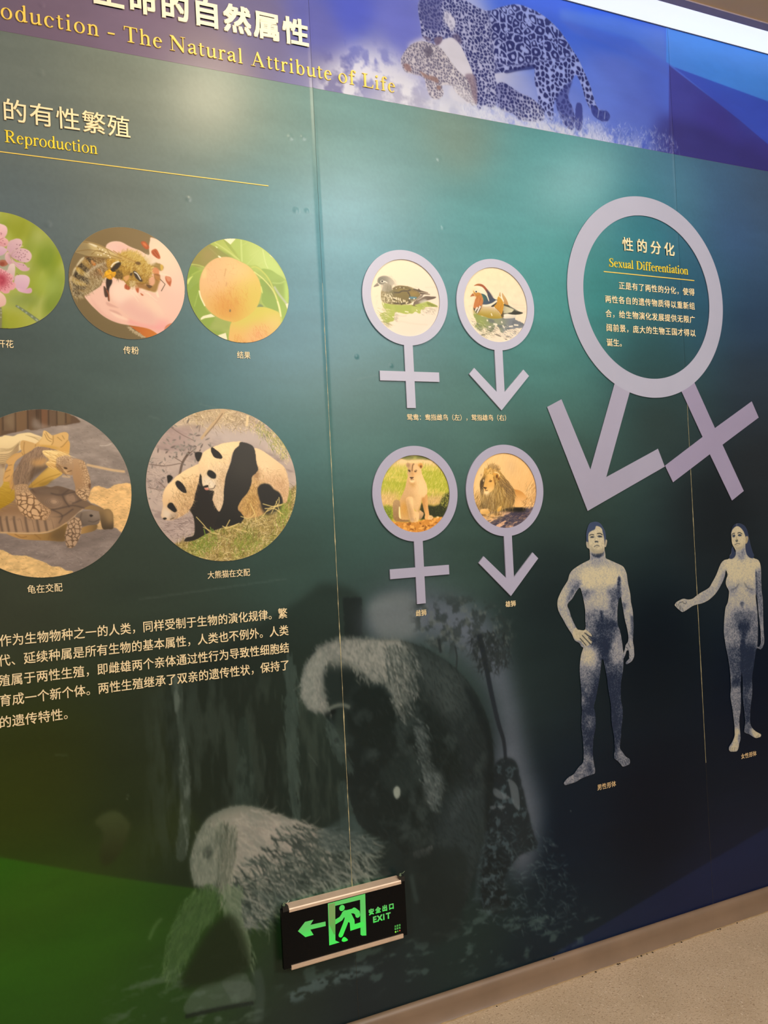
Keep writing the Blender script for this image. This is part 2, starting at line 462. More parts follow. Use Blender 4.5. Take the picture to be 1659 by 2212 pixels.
def paint_field():
    cv = Canvas(MX0, MX1, MZ0, HDR+0.006, 0.003, 11)
    pts = [(30, 186, (104, 112, 106)), (250, 210, (118, 124, 112)), (477, 260, (122, 128, 112)), (640, 330, (116, 136, 124)), (769, 318, (106, 138, 130)), (1000, 330, (124, 132, 116)),
           (60, 460, (92, 104, 108)), (278, 464, (108, 114, 108)), (398, 480, (112, 124, 118)), (560, 470, (104, 138, 138)), (636, 480, (100, 142, 144)), (700, 560, (92, 142, 150)), (760, 480, (98, 148, 152)), (636, 718, (70, 122, 132)), (497, 798, (70, 109, 109)), (239, 818, (80, 95, 90)), (20, 798, (76, 86, 82)),
           (266, 880, (77, 91, 82)), (656, 921, (66, 110, 101)), (307, 1229, (54, 64, 54)), (656, 1229, (54, 73, 64)), (20, 1290, (61, 64, 50)), (60, 1200, (60, 68, 56)),
           (860, 420, (108, 140, 136)), (768, 528, (98, 150, 152)), (773, 918, (78, 113, 104)), (1000, 470, (88, 146, 140)), (1100, 450, (86, 148, 142)), (1184, 536, (76, 148, 138)), (1184, 785, (80, 134, 120)), (1025, 918, (87, 121, 107)),
           (786, 956, (82, 117, 103)), (773, 1169, (59, 88, 78)), (998, 1195, (54, 74, 64)), (1184, 1010, (54, 74, 64)), (1184, 1275, (34, 44, 44)),
           (1176, 432, (88, 148, 140)), (1250, 400, (88, 150, 142)), (1192, 628, (82, 146, 132)), (1388, 498, (44, 112, 116)), (1290, 628, (52, 124, 114)), (1485, 628, (42, 82, 98)), (1404, 790, (45, 75, 75)), (1470, 420, (76, 118, 130)), (1560, 400, (62, 92, 118)),
           (1583, 498, (56, 82, 116)), (1632, 693, (44, 64, 88)), (1632, 823, (44, 54, 64)), (1420, 888, (47, 57, 54)), (1209, 840, (76, 110, 97)), (1209, 1051, (49, 61, 54)), (1550, 1100, (26, 31, 35)), (1640, 420, (64, 84, 108)), (1640, 1000, (38, 42, 46)),
           (1200, 1300, (22, 34, 37)), (1230, 1800, (8, 24, 40)), (1400, 1750, (4, 14, 28)), (1640, 1500, (8, 18, 34)), (1550, 1950, (19, 27, 50)), (1400, 1400, (10, 19, 28)), (1180, 2080, (19, 34, 44)),
           (100, 1650, (50, 55, 20)), (30, 1750, (54, 64, 15)), (30, 1960, (46, 78, 16)), (200, 2050, (44, 68, 20)), (60, 2180, (40, 62, 28)), (300, 1700, (36, 46, 26)), (500, 1480, (44, 52, 44)), (350, 1560, (44, 52, 40)),
           (600, 2150, (38, 48, 46)), (800, 2150, (28, 38, 42)), (1000, 2000, (30, 48, 44)), (1000, 1800, (30, 38, 42)), (700, 1750, (30, 42, 38)), (560, 1700, (28, 40, 36)), (350, 2150, (38, 58, 36)), (420, 1900, (30, 42, 28)), (900, 1280, (70, 84, 84)), (800, 1320, (52, 66, 64))]
    cv.img = field(cv, pts, 2.0, 0.16)
    t_ = ((cv.img[..., 1]-cv.img[..., 0])*6).clip(0, 1)[..., None]
    cv.img = cv.img*(1-t_)+cv.img*np.array([0.97, 1.03, 1.12])*t_
    one = np.ones((cv.h, cv.w))
    # beams of light printed across the foot of the mural
    A = cv.m('0,1852 250,1895 480,1925 760,1948 1100,1964 1659,1968 1659,1990 1659,2300 -60,2300 -60,1840', 1.5, n=3)
    ff = (1-cv.ramp('-20,1900 500,2330'))*(1-0.8*cv.ramp('100,1850 1500,1950'))
    cv.f(A*ff, (48, 118, 18), 0.62)
    cv.f(A*(1-cv.ramp('40,1960 800,2000')), (50, 96, 20), 0.30)
    B = cv.m('1659,1600 1659,1786 1440,1916 1190,2064 1659,2200 1800,1900', 2.5, sm=False)
    cv.f(B, (30, 42, 88), 0.45)
    cv.f(cv.m('-40,1930 330,1760 480,1700 300,1900 -40,2080', 30)*1.0, (60, 74, 26), 0.25)
    # trunks and haze behind the animals
    def trunk(l, r, col, a, hl):
        t = cv.m(l+' '+r, 3.0, rough=2, rsc=10)
        cv.f(t, col, a)
        n = (cv.noise(16, 4, 0.6, 2.0)*1.3).clip(0, 1)
        cv.f(t*n, hl, a*0.8)
    cv.p('640,1300 700,1260 780,1290 790,1400 700,1460 640,1480 600,1700 620,1850 520,1850 380,1700 360,1460 420,1430', (28, 38, 33), 12, 0.55)
    cv.f(cv.m('350,1480 640,1470 740,1500 760,1780 600,1760 420,1760 340,1900 330,1700', 24)*(cv.noise(40, 4, .5, 2.4)*1.4+.15).clip(0, 1), (66, 80, 72), 0.45)
    trunk('368,1468 382,1560 388,1650 388,1760 380,1850', '402,1850 412,1750 408,1640 396,1560 392,1470', (70, 84, 76), 0.6, (120, 134, 126))
    trunk('515,1560 512,1650 506,1730 510,1750', '560,1760 545,1650 535,1560', (46, 62, 56), 0.5, (72, 88, 82))
    cv.hair(cv.m('616,1440 636,1440 642,1700 650,1790 625,1700', 3), 500, 85, 25, [(80, 98, 92), (64, 82, 78)], 0.55, 8)
    trunk('730,1700 745,1860 752,1900', '790,1900 782,1800 765,1700', (60, 78, 76), 0.5, (84, 104, 102))
    cv.p('740,1290 782,1290 782,1372 745,1382', (26, 34, 34), 2, 0.75, sm=False, rough=3)
    # pale sky right of the big monkey with a thin tree
    cv.p('790,1370 830,1285 960,1290 1060,1350 1110,1500 1140,1650 1170,1760 1130,1900 1060,1760 1080,1560 1030,1440 930,1372', (92, 102, 116), 26, 0.95)
    cv.p('800,1300 890,1282 900,1370 820,1378', (110, 120, 122), 14, 0.75)
    fol = cv.m('893,1310 930,1295 1010,1290 1075,1315 1110,1370 1090,1420 1050,1440 1000,1400 960,1412 905,1370', 14)
    n = (cv.noise(18, 4)*2.2+0.35).clip(0, 1)
    cv.f(fol*n, (44, 54, 54), 0.7); cv.f(fol*(cv.noise(14, 3)*2.0-0.5).clip(0, 1), (100, 110, 106), 0.5)
    cv.l('1035,1370 1050,1440 1062,1500 1076,1560 1088,1600 1092,1640', 11, (32, 40, 48), 1.0, 0.95, taper=(1.4, 0.9))
    cv.l('948,1380 952,1410', 7, (36, 44, 46), 1.0, 0.9); cv.l('983,1395 987,1420 985,1452', 4, (40, 48, 50), 0.8, 0.9)
    cv.hair(cv.m('1020,1370 1090,1370 1100,1430 1040,1450', 6), 260, 110, 20, [(40, 48, 50), (34, 42, 44)], 0.8, 40)
    # undergrowth right and below
    bush = cv.m('1065,1660 1110,1640 1128,1700 1150,1790 1160,1830 1120,1850 1090,1900 1100,1960 1040,1960 1050,1800', 4, rough=4, rsc=14)
    cv.f(bush, (22, 32, 36), 0.85)
    cv.f(bush*(cv.noise(13, 3)*2.2-0.75).clip(0, 1), (66, 84, 92), 0.8)
    for q in ('1068,1702 1092,1716 1102,1724 1082,1726 1066,1716', '1098,1682 1118,1700 1122,1748 1108,1736 1102,1706', '1058,1742 1070,1740 1070,1746 1060,1748', '1074,1742 1084,1740 1092,1742 1084,1748'):
        cv.p(q, (110, 122, 130), 1.2, 0.6)
    cv.hair(cv.m('1040,1800 1180,1800 1230,1990 1050,1990', 14), 380, 20, 20, [(58, 78, 86), (44, 62, 70), (84, 102, 108)], 0.65, 35)
    cv.f(cv.m('620,2070 900,1990 1100,1960 1300,1980 1250,2040 900,2130 640,2150', 14)*(cv.noise(26, 4, 1.6, 0.8)*2-0.35).clip(0, 1), (78, 100, 98), 0.55)
    cv.f(cv.m('620,2150 690,2110 790,2085 800,2100 700,2135 640,2165', 5)*(cv.noise(12, 3, 1.5, 0.8)*2+0.5).clip(0, 1), (84, 104, 106), 0.75)
    cv.f(cv.m('700,1790 760,1760 800,1770 790,1800 700,1830 640,1830', 6), (66, 84, 84), 0.5)
    for q in ('420,2140 470,2120 545,2124 548,2168 500,2176 400,2190', '480,2118 530,2102 542,2150 505,2160'):
        cv.p(q, (92, 108, 100), 2.5, 0.55, rough=4, rsc=10)
    cv.l('552,2095 562,2140 558,2210', 22, (66, 82, 76), 5, 0.6)
    cv.f(cv.m('260,2130 420,2060 560,2100 540,2215 250,2215', 16)*(cv.noise(24, 4, 1.6, 0.7)*2-0.45).clip(0, 1), (92, 112, 100), 0.55)
    cv.l('400,2196 480,2178 548,2166', 9, (24, 34, 30), 1.5, 0.8)
    # stone at the left
    cv.g(cv.m('205,1775 230,1755 255,1754 278,1775 280,1790 262,1840 230,1870 215,1850 222,1800', 5), (84, 96, 60), (44, 46, 26), '250,1755 240,1850', 0.55)
    # ---- crouching pale monkey
    low = cv.m('430,1800 448,1768 490,1745 530,1740 565,1746 600,1760 640,1772 690,1792 740,1804 795,1812 802,1850 795,1915 745,1930 700,1936 640,1960 570,1985 540,2005 520,2010 500,1980 478,1940 450,1915 420,1910 410,1870 415,1840', 3.5, rough=2, rsc=7)
    cv.g(low, (104, 116, 106), (40, 54, 52), '600,1820 780,1880', 0.92)
    cv.g(low*cv.m('440,1790 520,1745 600,1760 680,1795 650,1850 560,1880 480,1880', 20), (150, 150, 138), (146, 144, 138), '450,1760 640,1800', 0.95)
    cv.f(low*cv.m('590,1770 650,1785 700,1815 660,1845 600,1850 570,1810', 18), (168, 162, 154), 0.75)
    back = low*cv.m('500,1770 600,1755 800,1815 800,1920 560,1995 500,1960', 8)
    cv.hair(back*(1-0.7*cv.ramp('640,1800 790,1860')), 900, 40, 40, [(172, 170, 160), (150, 150, 142), (128, 136, 128)], 0.7, 10, 25, 1.0)
    cv.hair(back*cv.ramp('570,1790 650,1900'), 900, 44, 44, [(36, 52, 50), (50, 66, 62), (24, 38, 36), (84, 98, 92)], 0.75, 11, 25, 1.0)
    cv.hair(back*cv.ramp('600,1850 640,1960'), 240, 46, 40, [(150, 156, 148), (120, 132, 126)], 0.7, 9, 20, 1.0)
    cv.hair(cv.m('690,1790 800,1812 800,1840 700,1830', 5), 260, 18, 30, [(84, 100, 100), (60, 76, 76), (104, 118, 116)], 0.6, 14)
    cv.p('415,1840 430,1802 462,1790 480,1800 478,1850 470,1905 430,1912 418,1890', (126, 136, 124), 4, 0.8)
    cv.p('438,1838 452,1826 462,1842 455,1856 442,1852', (40, 52, 46), 4, 0.85)
    cv.p('446,1838 456,1838 454,1848 447,1847', (22, 30, 28), 1, 0.9)
    cv.p('478,1785 500,1800 498,1860 480,1920 468,1920 474,1850', (52, 64, 54), 5, 0.75)
    cv.hair(cv.m('470,1780 510,1790 505,1850 490,1930 480,1930', 4), 420, 100, 30, [(130, 138, 126), (64, 76, 66), (150, 154, 140)], 0.8, 10)
    cv.hair(cv.m('425,1800 470,1770 480,1790 470,1900 420,1900', 3), 500, 95, 16, [(150, 158, 144), (110, 122, 110), (84, 96, 86)], 0.55, 12)
    arm = cv.m('485,1910 520,1915 512,1960 530,2010 542,2060 536,2076 522,2040 500,1990 480,1950', 4)
    cv.hair(arm, 320, 80, 26, [(96, 118, 92), (120, 138, 114)], 0.75, 10)
    cv.hair(cv.m('360,2080 380,2000 400,1950 430,1915 480,1920 470,1960 420,2030 380,2110', 8), 700, 115, 26, [(74, 106, 62), (96, 124, 84), (56, 84, 52)], 0.65, 16)
    cv.l('322,2030 335,2000 350,1984', 7, (92, 122, 80), 3, 0.5)
    cv.p('420,2060 460,2000 500,1975 530,2030 540,2090 500,2110 440,2130 390,2130', (28, 40, 24), 10, 0.8)
    # ---- big monkey
    big = cv.m('655,1460 666,1425 688,1398 720,1384 760,1378 800,1382 850,1382 900,1392 940,1412 980,1440 1015,1478 1040,1520 1058,1570 1066,1630 1064,1700 1054,1760 1040,1830 1020,1900 1000,1960 960,1990 900,1960 880,1900 860,1830 800,1800 770,1770 750,1700 748,1650 732,1610 720,1580 700,1545 670,1535 652,1500', 2.5, rough=2, rsc=7)
    cv.f(big, (25, 36, 36), 0.93)
    cv.g(big*cv.m('860,1390 960,1420 1040,1520 1066,1650 1040,1760 980,1600 920,1480', 14), (46, 58, 58), (34, 44, 48), '900,1400 1040,1700', 0.8)
    cap = cv.m('650,1500 656,1455 690,1400 740,1382 830,1382 870,1392 885,1430 878,1480 870,1525 858,1530 845,1500 832,1475 806,1474 782,1466 752,1436 722,1430 700,1452 702,1500 710,1535 690,1538 664,1530', 8, rough=5, rsc=9)*big
    cv.f(cap, (140, 145, 139), 0.95)
    cv.p('700,1460 706,1430 740,1420 775,1445 800,1470 790,1490 760,1500 740,1520 712,1528 704,1500', (34, 46, 44), 5, 0.85)
    cv.p('740,1440 800,1470 850,1510 860,1560 800,1620 760,1580 742,1530', (24, 35, 34), 6, 0.85)
    cv.f(big*cv.m('700,1430 730,1395 830,1380 890,1395 860,1440 760,1440', 14), (150, 154, 148), 0.6)
    cv.f(big*(cv.noise(46, 4)*1.5).clip(0, 1)*cv.m('770,1500 900,1420 1000,1500 1050,1620 1040,1800 960,1950 880,1900 800,1780 760,1640', 30), (66, 80, 80), 0.5)
    cv.f(big*cv.m('880,1400 960,1425 1010,1480 990,1560 930,1520 890,1460', 20), (70, 82, 82), 0.55)
    cv.f(big*cv.m('960,1720 1010,1690 1050,1740 1040,1850 1010,1940 960,1900 940,1800', 22), (56, 70, 76), 0.6)
    cv.hair(cap, 1100, 75, 14, [(150, 154, 146), (112, 120, 116), (92, 102, 100)], 0.6, 30)
    cv.hair(cv.m('830,1400 890,1400 900,1470 880,1540 850,1530', 8), 500, 70, 22, [(140, 146, 142), (84, 96, 94), (44, 56, 54)], 0.7, 14)
    cv.hair(cv.m('655,1500 665,1430 700,1395 705,1430 680,1470 690,1530', 2), 400, 110, 14, [(150, 156, 148), (110, 120, 116)], 0.65, 25)
    cv.hair((blur(big, 1)-0.2).clip(0, 1)*(0.9-big).clip(0, 1)*4*cv.m('640,1560 640,1380 830,1360 860,1400 700,1440 690,1560', 6), 260, 250, 6, [(140, 146, 140), (100, 110, 108)], 0.5, 25)
    cv.l('708,1534 722,1526 740,1523 756,1528', 9, (116, 126, 118), 3, 0.8)
    cv.p('716,1580 736,1572 748,1600 744,1622 726,1618', (62, 76, 70), 5, 0.8)
    cv.p('714,1535 724,1532 726,1540 716,1543', (16, 24, 24), 1.2, 0.9)
    cv.p('728,1534 744,1534 748,1590 742,1620 728,1610 722,1570', (44, 58, 54), 6, 0.8)
    cv.l('726,1606 738,1612 752,1606', 3, (84, 98, 92), 1.5, 0.7); cv.p('722,1596 730,1592 732,1602 724,1606', (14, 22, 22), 1.5, 0.9)
    cv.hair(cv.m('705,1550 725,1580 750,1640 760,1660 745,1650 715,1600', 4), 260, 65, 22, [(74, 92, 88), (52, 68, 66)], 0.6, 14)
    for q, c, a in (('895,1570 912,1575 922,1610 920,1625 902,1600', (86, 98, 100), .6), ('918,1680 940,1665 955,1680 950,1720 930,1745 918,1720', (110, 122, 124), .65), ('985,1720 1005,1700 1012,1720 990,1760 970,1770', (66, 78, 82), .5), ('850,1640 900,1640 910,1690 860,1720 820,1680', (40, 54, 54), .6)):
        cv.p(q, c, 9, a)
    cv.hair(cv.m('895,1560 925,1580 925,1630 940,1665 955,1690 940,1750 915,1700', 6)*big, 500, 55, 16, [(120, 132, 132), (84, 98, 98), (40, 52, 54)], 0.6, 14)
    cv.hair(big*cv.ramp('760,1500 1000,1500'), 2600, 62, 18, [(48, 60, 60), (18, 27, 28), (30, 42, 42)], 0.35, 12)
    cv.p('850,1706 857,1698 864,1704 864,1718 857,1726 851,1718', (150, 162, 154), 1.2, 0.95)
    cv.p('1000,1480 1040,1530 1062,1600 1066,1680 1050,1800 1048,1700 1050,1600', (18, 27, 30), 8, 0.6)
    cv.l('1052,1800 1036,1870 1028,1950', 12, (52, 68, 74), 6, 0.55)
    cv.p('892,1842 920,1832 934,1826 928,1842 905,1852', (74, 82, 84), 3, 0.7); cv.hair(cv.m('892,1842 934,1826 928,1842 905,1852', 1), 60, 75, 8, [(104, 110, 112)], .7, 15)
    leg = cv.m('870,1850 960,1830 1010,1850 1000,1950 990,2020 900,2040 860,1960', 12)
    cv.f(leg, (27, 38, 38), 0.75)
    cv.l('888,1890 896,1930 902,1950', 10, (70, 88, 88), 5, 0.45)
    # rubbed streaks on the print
    cv.l('666,1628 676,1640 686,1655', 3, (110, 122, 116), 1, 0.7, taper=(.3, .3))
    for q in ('118,1630 146,1632', '320,898 345,905', '430,872 560,905', '300,1295 620,1250', '770,820 860,800'):
        cv.l(q, 1.6, (150, 165, 158), 0.8, 0.22, sm=False)
    cv.dots('276,1718 274,1726 530,1420 1233,1752', 1.2, (170, 175, 165), 0.7)
    cv.img *= (1+0.030*cv.noise(60, 4, 3.0, 0.7)+0.012*cv.noise(4, 1))[..., None]
    cv.parts = [('crouching_monkey_picture', low), ('standing_monkey_picture', big)]
    return cv

def paint_header():
    cv = Canvas(MX0, MX1, HDR-0.006, TOP+0.004, 0.002, 12)
    pts = [(-20, 60, (104, 92, 112)), (100, 80, (106, 92, 112)), (300, 60, (110, 96, 118)), (450, 130, (112, 100, 118)), (560, 60, (98, 94, 130)), (690, 60, (86, 90, 156)), (690, 170, (112, 112, 150)), (760, 30, (74, 86, 178)), (820, 120, (118, 124, 178)),
           (860, 60, (96, 104, 182)), (860, 230, (158, 160, 184)), (1000, 250, (170, 176, 200)), (1100, 290, (140, 152, 206)), (1250, 310, (104, 124, 200)), (1000, 120, (188, 190, 210)),
           (1150, 20, (62, 96, 200)), (1320, 60, (44, 90, 206)), (1330, 160, (92, 118, 206)), (1380, 260, (84, 106, 190)), (1400, 330, (66, 88, 178)), (1450, 300, (66, 72, 160)), (1450, 200, (78, 104, 200)), (1550, 300, (56, 58, 138)), (1640, 350, (46, 48, 108)), (1640, 160, (60, 132, 226)), (1560, 110, (58, 124, 224)), (1640, 250, (52, 88, 194))]
    cv.img = field(cv, pts, 2.4, 0.05)
    cv.img = (cv.img.mean(-1, keepdims=True)*(1-1.06)+cv.img*1.06)*1.04
    # crossing beams at the right
    cv.p('1080,-40 1660,110 1720,130 1720,60 1200,-60', (44, 92, 206), 3, 0.7, sm=False)
    cv.p('1210,20 1320,34 1436,66 1440,136 1366,86 1210,42', (88, 126, 212), 9, 0.6, sm=False)
    cv.p('1210,42 1366,86 1440,140 1446,170 1350,114 1240,72', (80, 104, 200), 8, 0.55, sm=False)
    cv.p('1240,72 1350,114 1446,170 1446,330 1400,330 1330,200', (74, 92, 184), 22, 0.35, sm=False)
    cv.p('1439,60 1560,95 1720,140 1720,250 1659,219 1456,145 1439,134', (72, 140, 232), 1.2, 0.85, sm=False)
    cv.p('1456,145 1659,219 1720,250 1720,360 1659,312 1597,259', (58, 80, 190), 1.2, 0.85, sm=False)
    cv.p('1445,141 1597,259 1659,312 1720,360 1720,440 1445,376', (60, 55, 138), 1.5, 0.75, sm=False)
    cv.f(cv.m('1446,250 1720,380 1720,440 1446,376', 20), (44, 44, 100), 0.5)
    # grass mist
    mist = cv.m('640,260 740,120 860,130 950,215 1100,250 1300,280 1420,340 1300,370 900,330 640,280', 25)
    cv.f(mist*(cv.noise(26, 4)*1.2+0.65).clip(0, 1), (206, 210, 224), 0.85)
    cv.f(cv.m('880,100 960,70 1000,90 1030,170 1020,200 960,140', 8), (196, 196, 212), 0.8)
    cv.hair(cv.m('1150,260 1430,290 1440,350 1150,320', 10), 700, 285, 12, [(210, 218, 236), (120, 140, 200), (70, 90, 170)], 0.5, 30)
    S = lambda t: crop(860, 0, 480/1659.0, t)
    D = (32, 38, 98); L = (150, 156, 206)
    def cat(m, sc, base_c0, base_c1, ramp, dark, seed, solid=0.0, warp=3, ring=True, clip=None):
        cv.g(m, base_c0, base_c1, ramp, 0.95)
        f1, gap, cid = cv.cells(sc, 0.8, warp=warp)
        edge = (1-(gap/0.30)).clip(0, 1)
        if ring:
            rosette = ((gap > 0.15) & (f1 > 0.17+0.08*cid)).astype(float)*((f1*1.0 < 0.60)).astype(float)
            spot = rosette
        else:
            spot = ((f1 < 0.36+0.1*cid) & (gap > 0.10)).astype(float)
        cv.f(m*blur(spot, 0.8)*(1 if clip is None else clip), dark, 0.88)
    # mother jaguar
    body = cv.m(S('160,0 340,-60 480,-10 600,60 680,80 760,55 880,32 980,60 1090,120 1190,210 1250,290 1300,370 1350,450 1400,560 1440,660 1470,760 1500,815 1560,830 1580,870 1560,905 1510,900 1450,840 1400,740 1370,640 1330,560 1300,600 1270,720 1300,800 1320,900 1300,970 1240,930 1190,820 1175,740 1160,800 1150,900 1060,800 1040,700 1020,600 1010,500 900,520 760,545 720,560 740,640 735,760 720,820 640,790 600,820 570,700 560,560 520,450 460,330 400,280 330,300 280,335 190,290 170,200'), 0.8)
    cv.g(body, (166, 172, 218), (148, 164, 226), S('300,200 1200,300'), 0.95)
    small = body*cv.m(S('160,-40 420,-40 640,60 700,200 720,400 740,640 730,830 560,840 440,300 180,320'), 6)
    cv.f(small, (172, 176, 206), 0.55)
    def spots(mk, sc, ring, a=0.9, warp=3.0, col=D, sx=1.0, sy=1.0, ang=0.0):
        f1, gap, cid = cv.cells(sc, 0.75, sx, sy, warp, ang)
        if ring: sp = ((gap > 0.16).astype(float)*(f1 > 0.16+0.10*cid)).astype(float)
        else: sp = (gap > 0.24).astype(float)*(f1 < 0.42+0.12*cid)
        cv.f(mk*(blur(sp, 0.9)*1.25).clip(0, 1), col, a)
    mid = body*cv.m(S('700,40 900,20 1100,120 1260,300 1270,420 1050,460 760,480 700,300'), 4)
    spots((small-mid*small).clip(0, 1), 9.5, False, 0.88)
    spots(mid, 23, True, 0.9, 5)
    hind = (body-small-mid).clip(0, 1)
    spots(hind, 14.5, False, 0.94)
    cv.p(S('800,530 900,500 1010,480 1030,510 900,530 810,548'), D, 1, 0.7)
    cv.f(body*cv.m(S('160,-20 330,-20 320,60 330,200 280,240 200,200 165,120'), 4), (70, 74, 134), 0.6)
    cv.p(S('350,80 400,110 430,180 400,240 370,190 340,150'), (206, 206, 222), 4, 0.7)
    cv.p(S('270,285 330,275 320,320 285,338'), (104, 92, 120), 1, 0.9); cv.p(S('180,270 240,285 230,310'), (104, 96, 130), 1, 0.8)
    cv.p(S('400,270 440,250 470,290 470,330 420,290'), (96, 88, 120), 3, 0.7)
    cv.p(S('1180,730 1230,660 1300,600 1270,720 1310,830 1310,960 1250,930 1190,820'), (56, 66, 140), 3, 0.7)
    cv.p(S('1330,780 1370,780 1378,860 1370,960 1340,975 1320,920'), (52, 62, 138), 1.0, 0.95, rough=1.5)
    cv.p(S('1440,780 1500,820 1560,830 1582,870 1560,905 1500,895 1450,850'), (44, 56, 136), 0.8, 0.9)
    for q in ('1500,818 1490,880', '1545,835 1540,890'): cv.l(S(q), 2.2, (150, 164, 214), .6, .9)
    # cub lifting its head
    cub = cv.m(S('20,460 40,400 90,340 160,310 240,320 320,360 380,440 440,520 500,570 560,600 590,760 560,790 440,700 400,640 330,640 340,700 300,740 240,720 210,640 190,580 100,550 50,530'), 0.8)
    cv.g(cub, (188, 184, 196), (202, 200, 208), S('40,420 560,760'), 0.95)
    spots(cub, 7.5, False, 0.8, 2.5, (84, 82, 112))
    cv.p(S('190,370 240,350 260,390 220,430 200,400'), (84, 80, 104), 3, 0.8); cv.p(S('40,480 80,480 100,530 60,525'), (128, 100, 104), 2, 0.8)
    cv.p(S('160,530 220,560 290,580 300,620 250,600 200,580'), (130, 104, 104), 2, 0.85); cv.p(S('290,640 320,645 310,670 290,665'), (130, 104, 104), 1, 0.85)
    cv.p(S('500,560 570,560 590,650 590,760 560,760 540,640'), (120, 104, 124), 3, 0.75)
    cv.p(S('400,640 500,660 580,780 440,760 380,700'), (206, 206, 218), 6, 0.5)
    # resting cub below
    rest = cv.m(S('735,640 780,615 830,640 900,690 990,730 1060,790 1090,850 1080,900 980,910 900,890 860,850 760,820 740,740'), 0.8)
    cv.g(rest, (120, 126, 180), (176, 182, 214), S('760,640 1000,880'), 0.9)
    spots(rest, 10, False, 0.9, 2.5)
    cv.f(cv.m(S('600,790 740,800 860,870 1080,910 1250,950 1380,985 1400,1010 1000,990 600,880'), 7)*(cv.noise(12, 3)*1.5+0.6).clip(0, 1), (198, 204, 222), 0.8)
    cv.hair(cv.m(S('560,780 1400,900 1400,1000 560,880'), 5), 900, 280, 8, [(206, 212, 228), (150, 164, 208)], 0.45, 30)
    cv.img *= (1+0.02*cv.noise(40, 4, 2.0, 0.8))[..., None]
    cv.parts = [('jaguar_picture', body), ('jaguar_cub_picture', cub), ('jaguar_cub_picture', rest)]
    return cv
#BUILD
wall_ink = mat('mural_print', rough=0.30, spec=0.21, attr='ink', bump=0.06, bscale=9.0)
BLISTERS = [(88, 158, 9), (627, 296, 8), (655, 296, 8), (948, 343, 8), (957, 491, 6), (103, 484, 9), (407, 430, 7), (640, 455, 8), (663, 456, 6), (90, 10, 8), (770, 770, 6), (845, 790, 5)]
_bl = [(W(u, v)[[0, 2]], r*0.0011) for u, v, r in BLISTERS]

def lattice(a, b, cv_a, cv_b, res):
    k = np.arange(0, int((cv_b-cv_a)/res)+1)*res+cv_a
    k = k[(k > a+res*0.3) & (k < b-res*0.3)]
    lo = np.arange(a, k[0]-0.5*res, 0.05) if k[0]-a > 0.05 else np.array([a])
    hi = np.arange(b, k[-1]+0.5*res, -0.05)[::-1] if b-k[-1] > 0.05 else np.array([b])
    return np.concatenate([lo, k, hi])

def panel(root, x0, x1, cv, z0, z1, name, seam_side):
    X = lattice(x0, x1, MX0, MX1, cv.res); Z = lattice(z0, z1, z0+cv.res, z1-cv.res, cv.res)[::-1]
    gx, gz = np.meshgrid(X, Z)
    y = np.zeros(gx.shape)
    for c, r in _bl:
        d = np.hypot(gx-c[0], gz-c[1])/r
        y -= 0.0011*np.where(d < 1.6, np.exp(-(d/0.75)**4), 0)
    for sx in seam_side:
        y -= (0.0017 if sx < 1.5 else 0.0008)*np.exp(-((gx-sx)/0.006)**2)*(0.25+0.75*((gz-1.2)/0.9).clip(0, 1))
    V = np.stack([gx, y, gz], -1).reshape(-1, 3)
    cols = cv.sample(V[:, 0], V[:, 2])
    F = quads(len(Z), len(X))
    ctr = V[F].mean(1)
    rest = np.ones(len(F), bool)
    for nm, pm in cv.parts:
        c2 = Canvas.__new__(Canvas); c2.__dict__.update(cv.__dict__); c2.img = np.repeat(pm[..., None], 3, 2)
        sel = rest & (c2.sample(ctr[:, 0], ctr[:, 2])[:, 0] > 0.5)
        if sel.sum() > 200:
            print_mesh(nm, V, F[sel], cols, wall_ink, root); rest &= ~sel
    print_mesh(name, V, F[rest], cols, wall_ink, root)

